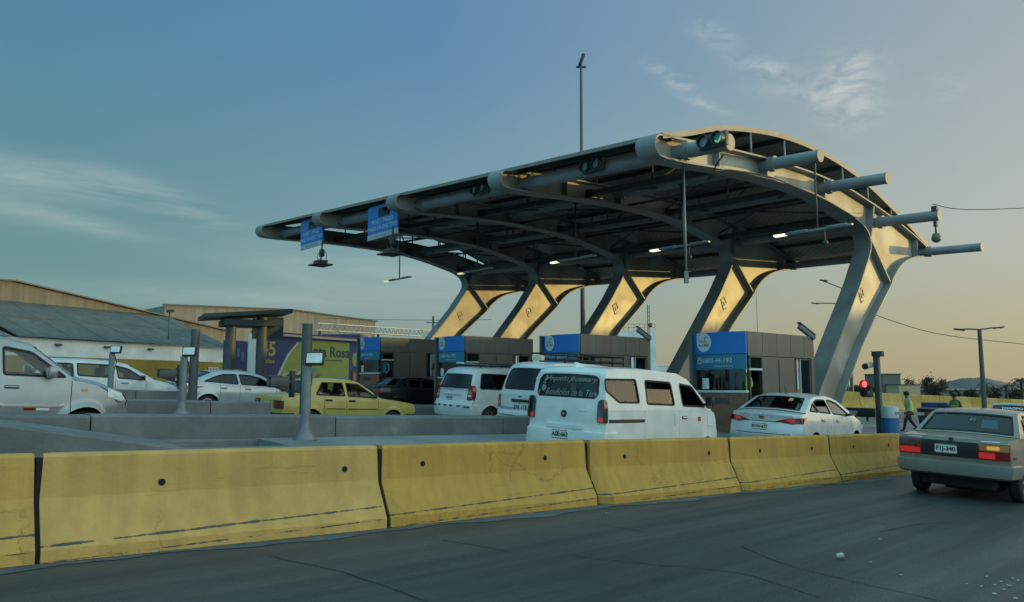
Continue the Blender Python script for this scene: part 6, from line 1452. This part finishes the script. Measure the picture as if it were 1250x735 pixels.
t = thing('roadside_shelter', 'dark flat roofed shelter on two columns before the painted wall', 'shelter'); s0 = A(293, 470, 40); t.location = (s0.x, s0.y, .75); t.rotation_euler = (0, 0, .5)
zr = A(300, 385, 40).z - .75
for x, y in ((-.55, 0), (.95, -.25)):
    a = MB(); a.cyl((x, y, -.2), (x, y, zr - .1), .27, n=16); a.build('column', POSTD, t)
a = MB(); a.prism([(-2.0, -1.2, zr - .28), (2.3, -1.2, zr + .14), (2.3, 1.6, zr + .14), (-2.0, 1.6, zr - .28)], (0, 0, .20)); a.box((.3, .2, zr - .42), (2.6, 2.2, .3)); a.build('roof', DARKM, t)
a = MB(); a.box((1.5, 1.0, zr - .55), (1.6, .2, 1.2)); a.build('back_panel', M('shelter_blue', (.05, .09, .11), .6), t)
t = thing('lattice_gantry', 'horizontal lattice truss above the painted wall, left of the farthest column', 'truss'); g0 = A(386, 403, 58); g1 = A(527, 411, 66); t.location = (g0.x, g0.y, g0.z); dv = g1 - g0; n = 26
a = MB()
for oz, oy in ((0, 0), (.0, .5), (.55, .25)): a.tube([Vector((0, oy, oz)), dv + Vector((0, oy, oz))], .045, 5)
for k in range(n):
    p = dv * (k / n); q = dv * ((k + .5) / n); r_ = dv * ((k + 1) / n)
    for oy in (0, .5): a.tube([p + Vector((0, oy, 0)), q + Vector((0, .25, .55)), r_ + Vector((0, oy, 0))], .03, 4)
a.build('lattice', M('truss_grey', (.35, .36, .36), .5, .3), t)
a = MB()
for f_ in (.02, .5, .98): a.cyl(dv * f_ + Vector((0, .25, 0)), Vector((dv.x * f_, dv.y * f_ + .25, -g0.z + .4)), .1, n=8)
a.build('post', DARKM, t)
for nm_, pts_, m_, lb_, Y_ in (('purple_shop_block', (392, 440, 408, 424), PUR, 'small purple block seen above the painted wall under the truss', 70), ):
    x0_, x1_, y0_, y1_ = pts_; p_ = A(x0_, y1_, Y_); q_ = A(x1_, y0_, Y_); mb = MB(); mb.box(((q_.x - p_.x) / 2, 2, (q_.z) / 2), (q_.x - p_.x, 4, q_.z)); o = mb.build('shop_block', m_, None, (p_.x, p_.y, 0)); tag(o, lb_, 'building')
# tan wall strip and railing seen between the booths and columns
for (x0_, x1_, ytop, Y_, m_, lb_) in ((748, 800, 404, 110, WPL, 'pale rooftop block with a railing beyond the booth behind the minibus'), (1077, 1099, 457, 120, M('grey_block', (.15, .15, .14), .8), 'grey boxy building behind the far barrier wall'), (1097, 1123, 470, 116, M('sand_block', (.5, .38, .24), .8), 'low sand coloured building beside the grey one behind the far barrier wall'), (1098 + 36, 1260, 477, 140, M('far_low_wall', (.17, .16, .15), .8), 'long low grey building at the foot of the hills')):
    p_ = A(x0_, ytop, Y_); q_ = A(x1_, ytop, Y_); zz = elev(p_.x, p_.y) - 1; t = thing('distant_building', lb_, 'building', ((p_.x + q_.x) / 2, Y_, zz)); w_ = q_.x - p_.x; h_ = p_.z - zz
    a = MB(); a.box((0, 3, h_ / 2), (w_, 6, h_)); a.build('wall', m_, t)
    if ytop == 404:
        a = MB(); [a.tube([(-w_ / 2 + w_ * k / 8, .1, h_), (-w_ / 2 + w_ * k / 8, .1, h_ + 1.0)], .03, 4) for k in range(9)]; [a.tube([(-w_ / 2, .1, h_ + z), (w_ / 2, .1, h_ + z)], .03, 4) for z in (.5, 1.0)]; a.build('railing', DARKM, t)
    else:
        a = MB(); a.box((0, 3, h_ + .06), (w_ + .3, 6.3, .12)); a.build('roof', DARKM, t)
# more low town beyond the booths
for (x0_, x1_, ytop, Y_, lb_) in ((800, 842, 447, 150, 'pale low house between the booths and the second slanted column'), (952, 1000, 452, 150, 'pale low house seen through the nearest booth window')):
    p_ = A(x0_, ytop, Y_); q_ = A(x1_, ytop, Y_); zz = elev(p_.x, p_.y) - 1; t = thing('distant_house', lb_, 'house', ((p_.x + q_.x) / 2, Y_, zz)); w_ = q_.x - p_.x; h_ = p_.z - zz
    a = MB(); a.box((0, 3, h_ / 2), (w_, 6, h_)); a.build('wall', WPL, t); a = MB(); [a.box((-w_ / 2 + w_ * (k + .5) / 4, -.02, h_ - 1.6), (w_ / 9, .06, 1.1)) for k in range(4)]; a.build('window', SMOKE, t); a = MB(); a.box((0, 3, h_ + .08), (w_ + .2, 6.2, .16)); a.build('roof', WPL, t)

# ---------------------------------------------------------------- hills and trees
HILL = M('hill_haze_grey', (.13, .12, .115), .95, var=.2, scale=.02)
def hill(pts, Y, nm):
    mb = MB(); prof = catmull([A(x, y, Y) for x, y in pts], 6); rows = []
    for s, hfac in ((-.35, 0), (-.2, .3), (-.1, .7), (0, 1), (.15, .75), (.4, 0)):
        rows.append([Vector((p.x * (1 + s * .5), p.y * (1 + s), -30 + (p.z + 30 + (rnd.random() - .5) * 1.5) * hfac)) for p in prof])
    mb.grid(rows); return struct(mb.build(nm, HILL))
hill([(1060, 478), (1110, 474), (1150, 468), (1165, 464), (1185, 461), (1205, 462), (1225, 466), (1245, 469), (1280, 470), (1330, 474), (1400, 480)], 900, 'hills')
LEAFM = [M('dark_leaf', (.030, .042, .026), .8, var=.3, scale=3), M('mid_leaf', (.045, .058, .033), .8, var=.3, scale=3)]
BARK = M('bark', (.06, .05, .042), .9)
def tree(x, ytop, ybase, Y, wpx, label, kind='round', seed=1, name='dark_tree'):
    rg = random.Random(seed); b = A(x, ybase, Y); tp_ = A(x, ytop, Y); h = tp_.z - b.z; R = wpx / FPX * Y / 2
    zg = elev(b.x, b.y); t = thing(name, label, 'tree', (b.x, b.y, zg - .3), 0, 'trees beyond the far wall'); H_ = tp_.z - t.location.z
    tr = MB()
    if kind == 'palm':
        tr.tube([(0, 0, 0), (.15, 0, H_ * .5), (.05, 0, H_ * .86)], [.22, .16, .14], 8)
    else:
        tr.tube([(0, 0, 0), (.1, 0, H_ * .35), (0, .05, H_ * .75)], [R * .09 + .1, R * .06 + .06, .04], 8)
        for k in range(6):
            a = rg.random() * 6.28; z = H_ * (.3 + .08 * k); tr.tube([(0, 0, z), (R * .45 * math.cos(a), R * .45 * math.sin(a), z + R * .3), (R * .8 * math.cos(a), R * .8 * math.sin(a), z + R * .5)], [.09, .06, .02], 5)
    tr.build('trunk', BARK, t)
    cr = MB()
    def leaf(c, s):
        d = Vector((rg.gauss(0, 1), rg.gauss(0, 1), rg.gauss(0, 1))).normalized(); u = d.orthogonal().normalized() * s; v = d.cross(u).normalized() * s * .6
        cr.add([c - u, c - v * .8, c + u, c + v], [(0, 1, 2, 3)], rg.random() < .45)
    if kind == 'palm':
        for k in range(16):
            a = k * 2.4; up = rg.uniform(-.3, .75); pts = [Vector((R * s * math.cos(a), R * s * math.sin(a), H_ * .86 + R * (up * s * 1.3 - 1.1 * s * s * .9))) for s in [j / 7 for j in range(8)]]
            for p, q in zip(pts, pts[1:]):
                for _ in range(3):
                    s_ = Vector((-math.sin(a), math.cos(a), -.6)) * R * .34; s2 = Vector((math.sin(a), -math.cos(a), -.6)) * R * .34; m_ = p.lerp(q, rg.random()); w_ = (q - p) * .22
                    cr.add([m_, m_ + w_, m_ + s_ + w_ * 2], [(0, 1, 2)], 0); cr.add([m_, m_ + w_, m_ + s2 + w_ * 2], [(0, 1, 2)], 1)
    else:
        ncl = 36 if kind == 'round' else 22
        for k in range(ncl):
            while 1:
                c = Vector((rg.uniform(-1, 1), rg.uniform(-1, 1), rg.uniform(-1, 1)))
                if c.length < 1: break
            c = Vector((c.x * R * .85, c.y * R * .85, H_ * .62 + c.z * H_ * .34)); cs = R * rg.uniform(.18, .36)
            for _ in range(80 if kind == 'round' else 60):
                o_ = Vector((rg.gauss(0, .5), rg.gauss(0, .5), rg.gauss(0, .42))) * cs; leaf(c + o_, max(.1, R * .065))
    cr.build('crown', LEAFM, t)
tree(1141, 455, 482, 120, 34, 'dense dark tree in front of the hills, right of the sand coloured building', 'round', 3)
tree(1102, 460, 476, 130, 32, 'thin leaved grey tree behind the sand coloured building', 'thin', 5)
tree(1046, 466, 480, 110, 26, 'low dark tree seen left of the traffic light', 'round', 6)
tree(1062, 470, 480, 108, 18, 'small dark bush tree right behind the traffic light', 'round', 16)
tree(1203, 464, 484, 115, 18, 'small palm behind the double armed street lamp', 'palm', 7, 'palm_tree')
tree(1228, 466, 484, 112, 16, 'short palm left of the tall palm at the right edge', 'palm', 8, 'palm_tree')
tree(1247, 457, 486, 105, 26, 'tallest palm, at the right edge of the photo', 'palm', 9, 'palm_tree')
for k, (x, yt, w_) in enumerate(((1212, 472, 22), (1238, 473, 24), (1258, 472, 26), (1186, 474, 18), (1166, 474, 14))):
    tree(x, yt, 485, 118 + 3 * k, w_, ['round bush between the two short palms', 'dark bush beside the tallest palm', 'dark bush at the very edge below the tallest palm', 'low bush left of the street lamp pole', 'small bush behind the second guard'][k], 'round', 20 + k, 'dark_bush')
mb = MB(); 
for k in range(1400):
    x = rnd.uniform(20, 110); y = 150 + rnd.uniform(-3, 10); z = elev(x, y) + rnd.uniform(0, 2.2) * (0.5 + .5 * math.sin(x * .5) ** 2); c = Vector((x, y, z)); s = rnd.uniform(.25, .5)
    d = Vector((rnd.gauss(0, 1), rnd.gauss(0, 1), rnd.gauss(0, 1))).normalized(); u = d.orthogonal().normalized() * s; v = d.cross(u) * .7
    mb.add([c - u, c - v, c + u, c + v], [(0, 1, 2, 3)], k % 2)
o = mb.build('far_shrubbery', LEAFM); o['kind'] = 'stuff'; o['label'] = 'ragged dark line of shrubs beyond the far yellow wall'

# ---------------------------------------------------------------- sheds added unseen beyond the right edge to keep the low sun off the lanes
BLK_ = [(-34, 13, 6.4, (.33, .30, .25)), (-19, 15, 6.55, (.26, .26, .25)), (-4, 14.6, 6.45, (.36, .27, .18)), (11, 15, 6.5, (.30, .30, .29)), (25, 13.6, 6.45, (.24, .22, .2)), (39, 14, 6.6, (.32, .30, .27)), (56, 19.6, 8.7, (.28, .27, .25))]
for k, (y, w_, h_, c_) in enumerate(BLK_):
    z = elev(88, y) - .2; t = thing('sun_blocker_shed', ['tan sun blocker, an added shed farthest behind the viewer', 'grey sun blocker, an added shed behind the viewer', 'sand coloured sun blocker, an added shed level with the viewer', 'tall grey sun blocker, an added shed past the viewer', 'brownish sun blocker, an added shed beyond the grey one', 'pale sun blocker, an added shed before the tallest one', 'tallest sun blocker, an added shed farthest ahead'][k], 'shed', (88, y, z), 0, 'added sheds blocking the low sun'); h_ -= z
    a = MB(); a.box((6, 0, h_ / 2), (12, w_, h_)); a.build('wall', M('blocker_wall_%d' % k, c_, .85, var=.15, scale=.5), t)
    a = MB(); a.box((6, 0, h_ + .1), (12.6, w_ + .5, .2)); a.build('roof', DARKM, t)
    a = MB(); a.box((-.05, -2, 1.7), (.12, 4, 3.4)); a.build('door', STEELD, t)
    for j in (-1, 1): 
        a = MB(); a.box((-.05, j * 4.4, h_ * .6), (.12, 2, 1.3)); a.build('window', SMOKE, t)
# ---------------------------------------------------------------- sky, sun, camera
SUN_EL, SUN_AZ = math.radians(2.0), math.radians(1)      # azimuth measured from +X towards +Y
w = bpy.data.worlds.new('World'); SC.world = w; w.use_nodes = True
nt = w.node_tree; N = nt.nodes; L = nt.links; bg = N['Background']
sky = N.new('ShaderNodeTexSky'); sky.sky_type = 'NISHITA'; sky.sun_disc = False; sky.sun_elevation = SUN_EL; sky.sun_rotation = PI / 2 - SUN_AZ
sky.air_density = 1.0; sky.dust_density = 1.2; sky.ozone_density = 2.0; sky.altitude = 50
tc = N.new('ShaderNodeTexCoord'); vn = N.new('ShaderNodeVectorMath'); vn.operation = 'NORMALIZE'; L.new(tc.outputs['Generated'], vn.inputs[0])
def dirof(x, y):
    v = A(x, y, 1) - Vector((0, 0, CAMH)); return v.normalized()
def blob(x, y, ax, wide, tall, tilt):
    """soft elongated patch of sky around one direction"""
    d = dirof(x, y); r = Vector((d.y, -d.x, 0)).normalized(); u = r.cross(d)
    a = (r * math.cos(tilt) + u * math.sin(tilt)); b = (u * math.cos(tilt) - r * math.sin(tilt))
    outs = []
    for vec, k in ((a, 1 / wide), (b, 1 / tall)):
        dt = N.new('ShaderNodeVectorMath'); dt.operation = 'DOT_PRODUCT'; L.new(vn.outputs[0], dt.inputs[0]); dt.inputs[1].default_value = vec * k; 
        sb = N.new('ShaderNodeMath'); sb.operation = 'POWER'; L.new(dt.outputs['Value'], sb.inputs[0]); sb.inputs[1].default_value = 2; outs.append(sb.outputs[0])
    ad = N.new('ShaderNodeMath'); ad.operation = 'ADD'; L.new(outs[0], ad.inputs[0]); L.new(outs[1], ad.inputs[1])
    ng = N.new('ShaderNodeMath'); ng.operation = 'MULTIPLY'; L.new(ad.outputs[0], ng.inputs[0]); ng.inputs[1].default_value = -1
    ex = N.new('ShaderNodeMath'); ex.operation = 'EXPONENT'; L.new(ng.outputs[0], ex.inputs[0])
    fw = N.new('ShaderNodeVectorMath'); fw.operation = 'DOT_PRODUCT'; L.new(vn.outputs[0], fw.inputs[0]); fw.inputs[1].default_value = d
    st = N.new('ShaderNodeMath'); st.operation = 'GREATER_THAN'; L.new(fw.outputs['Value'], st.inputs[0]); st.inputs[1].default_value = .5
    m = N.new('ShaderNodeMath'); m.operation = 'MULTIPLY'; L.new(ex.outputs[0], m.inputs[0]); L.new(st.outputs[0], m.inputs[1])
    sc_ = N.new('ShaderNodeMath'); sc_.operation = 'MULTIPLY'; L.new(m.outputs[0], sc_.inputs[0]); sc_.inputs[1].default_value = ax
    return sc_.outputs[0]
def total(socks):
    s = socks[0]
    for q in socks[1:]:
        a = N.new('ShaderNodeMath'); a.operation = 'ADD'; L.new(s, a.inputs[0]); L.new(q, a.inputs[1]); s = a.outputs[0]
    return s
px = 1 / FPX
streaks = total([blob(95, 222, 1.1, 130 * px, 15 * px, -.10), blob(225, 256, 1.05, 75 * px, 15 * px, -.32), blob(40, 245, .8, 90 * px, 22 * px, 0), blob(90, 272, .7, 70 * px, 8 * px, -.12), blob(420, 330, .6, 130 * px, 25 * px, -.05), blob(290, 365, .55, 220 * px, 14 * px, -.02), blob(560, 350, .4, 120 * px, 25 * px, 0)])
wisps = total([blob(1038, 92, 1.2, 30 * px, 24 * px, 0), blob(1045, 138, .9, 28 * px, 18 * px, 0), blob(1010, 120, .7, 25 * px, 14 * px, 0), blob(935, 84, 1.0, 40 * px, 10 * px, -.35), blob(822, 96, 1.0, 32 * px, 8 * px, -.55), blob(862, 128, .9, 28 * px, 5 * px, -.45), blob(872, 42, .8, 26 * px, 12 * px, -.5), blob(955, 112, .5, 40 * px, 10 * px, -.2), blob(1155, 105, .45, 20 * px, 14 * px, 0)])
def noise_mask(scale, rot, det, lo, hi, dist=.6):
    mp = N.new('ShaderNodeMapping'); mp.inputs['Rotation'].default_value = rot; mp.inputs['Scale'].default_value = scale; L.new(vn.outputs[0], mp.inputs[0])
    n = N.new('ShaderNodeTexNoise'); n.inputs['Scale'].default_value = 1; n.inputs['Detail'].default_value = det; n.inputs['Roughness'].default_value = .62; n.inputs['Distortion'].default_value = dist; L.new(mp.outputs[0], n.inputs['Vector'])
    r = N.new('ShaderNodeMapRange'); r.inputs[1].default_value = lo; r.inputs[2].default_value = hi; L.new(n.outputs[0], r.inputs[0]); return r.outputs[0]
def mul(a, b):
    m = N.new('ShaderNodeMath'); m.operation = 'MULTIPLY'; L.new(a, m.inputs[0])
    if isinstance(b, float): m.inputs[1].default_value = b
    else: L.new(b, m.inputs[1])
    return m.outputs[0]
c1 = mul(mul(streaks, noise_mask((3, 3, 22), (0, .12, 0), 9, .30, .70, .5)), .85)
c2 = mul(mul(wisps, noise_mask((26, 26, 60), (0, .35, .3), 9, .40, .74, .9)), 1.0)
cm = N.new('ShaderNodeMath'); cm.operation = 'ADD'; cm.use_clamp = True; L.new(c1, cm.inputs[0]); L.new(c2, cm.inputs[1])
# sky colours by direction; unseen sides and zenith brightened as added fill
sx = N.new('ShaderNodeSeparateXYZ'); L.new(vn.outputs[0], sx.inputs[0])
K = 1 / (.15 * 2 ** 1.05)
def ramp(stops):
    r = N.new('ShaderNodeValToRGB'); e = r.color_ramp.elements; mr = N.new('ShaderNodeMapRange'); mr.inputs[1].default_value = -1; mr.inputs[2].default_value = 1; L.new(sx.outputs[0], mr.inputs[0]); L.new(mr.outputs[0], r.inputs[0])
    while len(e) < len(stops): e.new(.5)
    for q, (p_, c_) in zip(e, stops): q.position = (p_ + 1) / 2; q.color = (*c_, 1)
    return r.outputs[0]
hor = ramp([(-1, (.13, .26, .27)), (-.5, (.15, .31, .32)), (0, (.30, .38, .34)), (.35, (.42, .40, .27)), (.56, (.47, .43, .285)), (.95, (1.8, 1.45, .85))])
midr = ramp([(-1, (.11, .26, .30)), (-.5, (.125, .29, .315)), (0, (.24, .40, .43)), (.3, (.38, .47, .43)), (.56, (.50, .52, .455)), (.95, (1.6, 1.5, 1.15))])
topr = ramp([(-1, (.08, .22, .34)), (-.5, (.085, .245, .375)), (-.1, (.12, .275, .46)), (.2, (.21, .35, .48)), (.5, (.36, .435, .49)), (.95, (.6, .6, .52))])
def zmix(a, b, lo, hi):
    r = N.new('ShaderNodeMapRange'); r.interpolation_type = 'SMOOTHSTEP'; r.inputs[1].default_value = lo; r.inputs[2].default_value = hi; L.new(sx.outputs[2], r.inputs[0])
    m = N.new('ShaderNodeMixRGB'); L.new(r.outputs[0], m.inputs[0]); L.new(a, m.inputs[1]); L.new(b, m.inputs[2]); return m.outputs[0]
grad = zmix(zmix(hor, midr, .02, .20), topr, .14, .46)
back = ramp([(-1, (.21, .62, .80)), (0, (.43, .90, 1.0)), (.95, (1.6, 1.9, 1.7))])  # unseen sky behind the camera, brightened to fill the shade
def dmix(a, b, sock, lo, hi):
    r = N.new('ShaderNodeMapRange'); r.interpolation_type = 'SMOOTHSTEP'; r.inputs[1].default_value = lo; r.inputs[2].default_value = hi; L.new(sock, r.inputs[0])
    m = N.new('ShaderNodeMixRGB'); L.new(r.outputs[0], m.inputs[0]); L.new(a, m.inputs[1]); L.new(b, m.inputs[2]); return m.outputs[0]
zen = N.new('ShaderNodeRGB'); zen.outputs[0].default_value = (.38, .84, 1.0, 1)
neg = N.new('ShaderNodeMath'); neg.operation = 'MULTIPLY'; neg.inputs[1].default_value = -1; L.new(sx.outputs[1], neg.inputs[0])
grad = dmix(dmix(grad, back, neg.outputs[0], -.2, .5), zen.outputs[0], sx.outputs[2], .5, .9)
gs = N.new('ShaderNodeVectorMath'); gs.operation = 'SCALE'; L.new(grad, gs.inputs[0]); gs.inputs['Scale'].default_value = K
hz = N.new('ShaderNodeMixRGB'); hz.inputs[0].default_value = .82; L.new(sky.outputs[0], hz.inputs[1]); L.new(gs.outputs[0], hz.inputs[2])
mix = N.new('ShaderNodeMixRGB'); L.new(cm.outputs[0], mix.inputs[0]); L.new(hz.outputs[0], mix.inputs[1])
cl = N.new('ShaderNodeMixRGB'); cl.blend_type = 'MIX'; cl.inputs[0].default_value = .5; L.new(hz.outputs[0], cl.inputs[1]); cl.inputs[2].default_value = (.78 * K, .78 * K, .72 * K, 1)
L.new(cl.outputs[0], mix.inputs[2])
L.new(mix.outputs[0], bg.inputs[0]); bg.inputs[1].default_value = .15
sd = bpy.data.lights.new('sun', 'SUN'); sd.energy = 1.0; sd.angle = math.radians(.5); sd.color = (1, .72, .22)
so = bpy.data.objects.new('sun', sd); COL.objects.link(so)
tos = Vector((math.cos(SUN_EL) * math.cos(SUN_AZ), math.cos(SUN_EL) * math.sin(SUN_AZ), math.sin(SUN_EL)))
so.rotation_euler = tos.to_track_quat('Z', 'Y').to_euler(); so.location = (30, -10, 30)
cd = bpy.data.cameras.new('camera'); cd.sensor_fit = 'HORIZONTAL'; cd.sensor_width = 36; cd.lens = FPX / 1250 * 36; cd.clip_end = 6000; cd.clip_start = .1
co = bpy.data.objects.new('camera', cd); COL.objects.link(co); co.location = (0, 0, CAMH); co.rotation_euler = (PI / 2 + PITCH, 0, 0); SC.camera = co
vs_ = SC.view_settings; vs_.view_transform = 'Standard'; vs_.look = 'None'; vs_.exposure = 1.05; vs_.gamma = 1; vs_.use_curve_mapping = False
SC.render.engine = 'CYCLES'; SC.cycles.max_bounces = 8; SC.cycles.transparent_max_bounces = 24; SC.cycles.use_denoising = True
SC.cycles.sample_clamp_indirect = 6
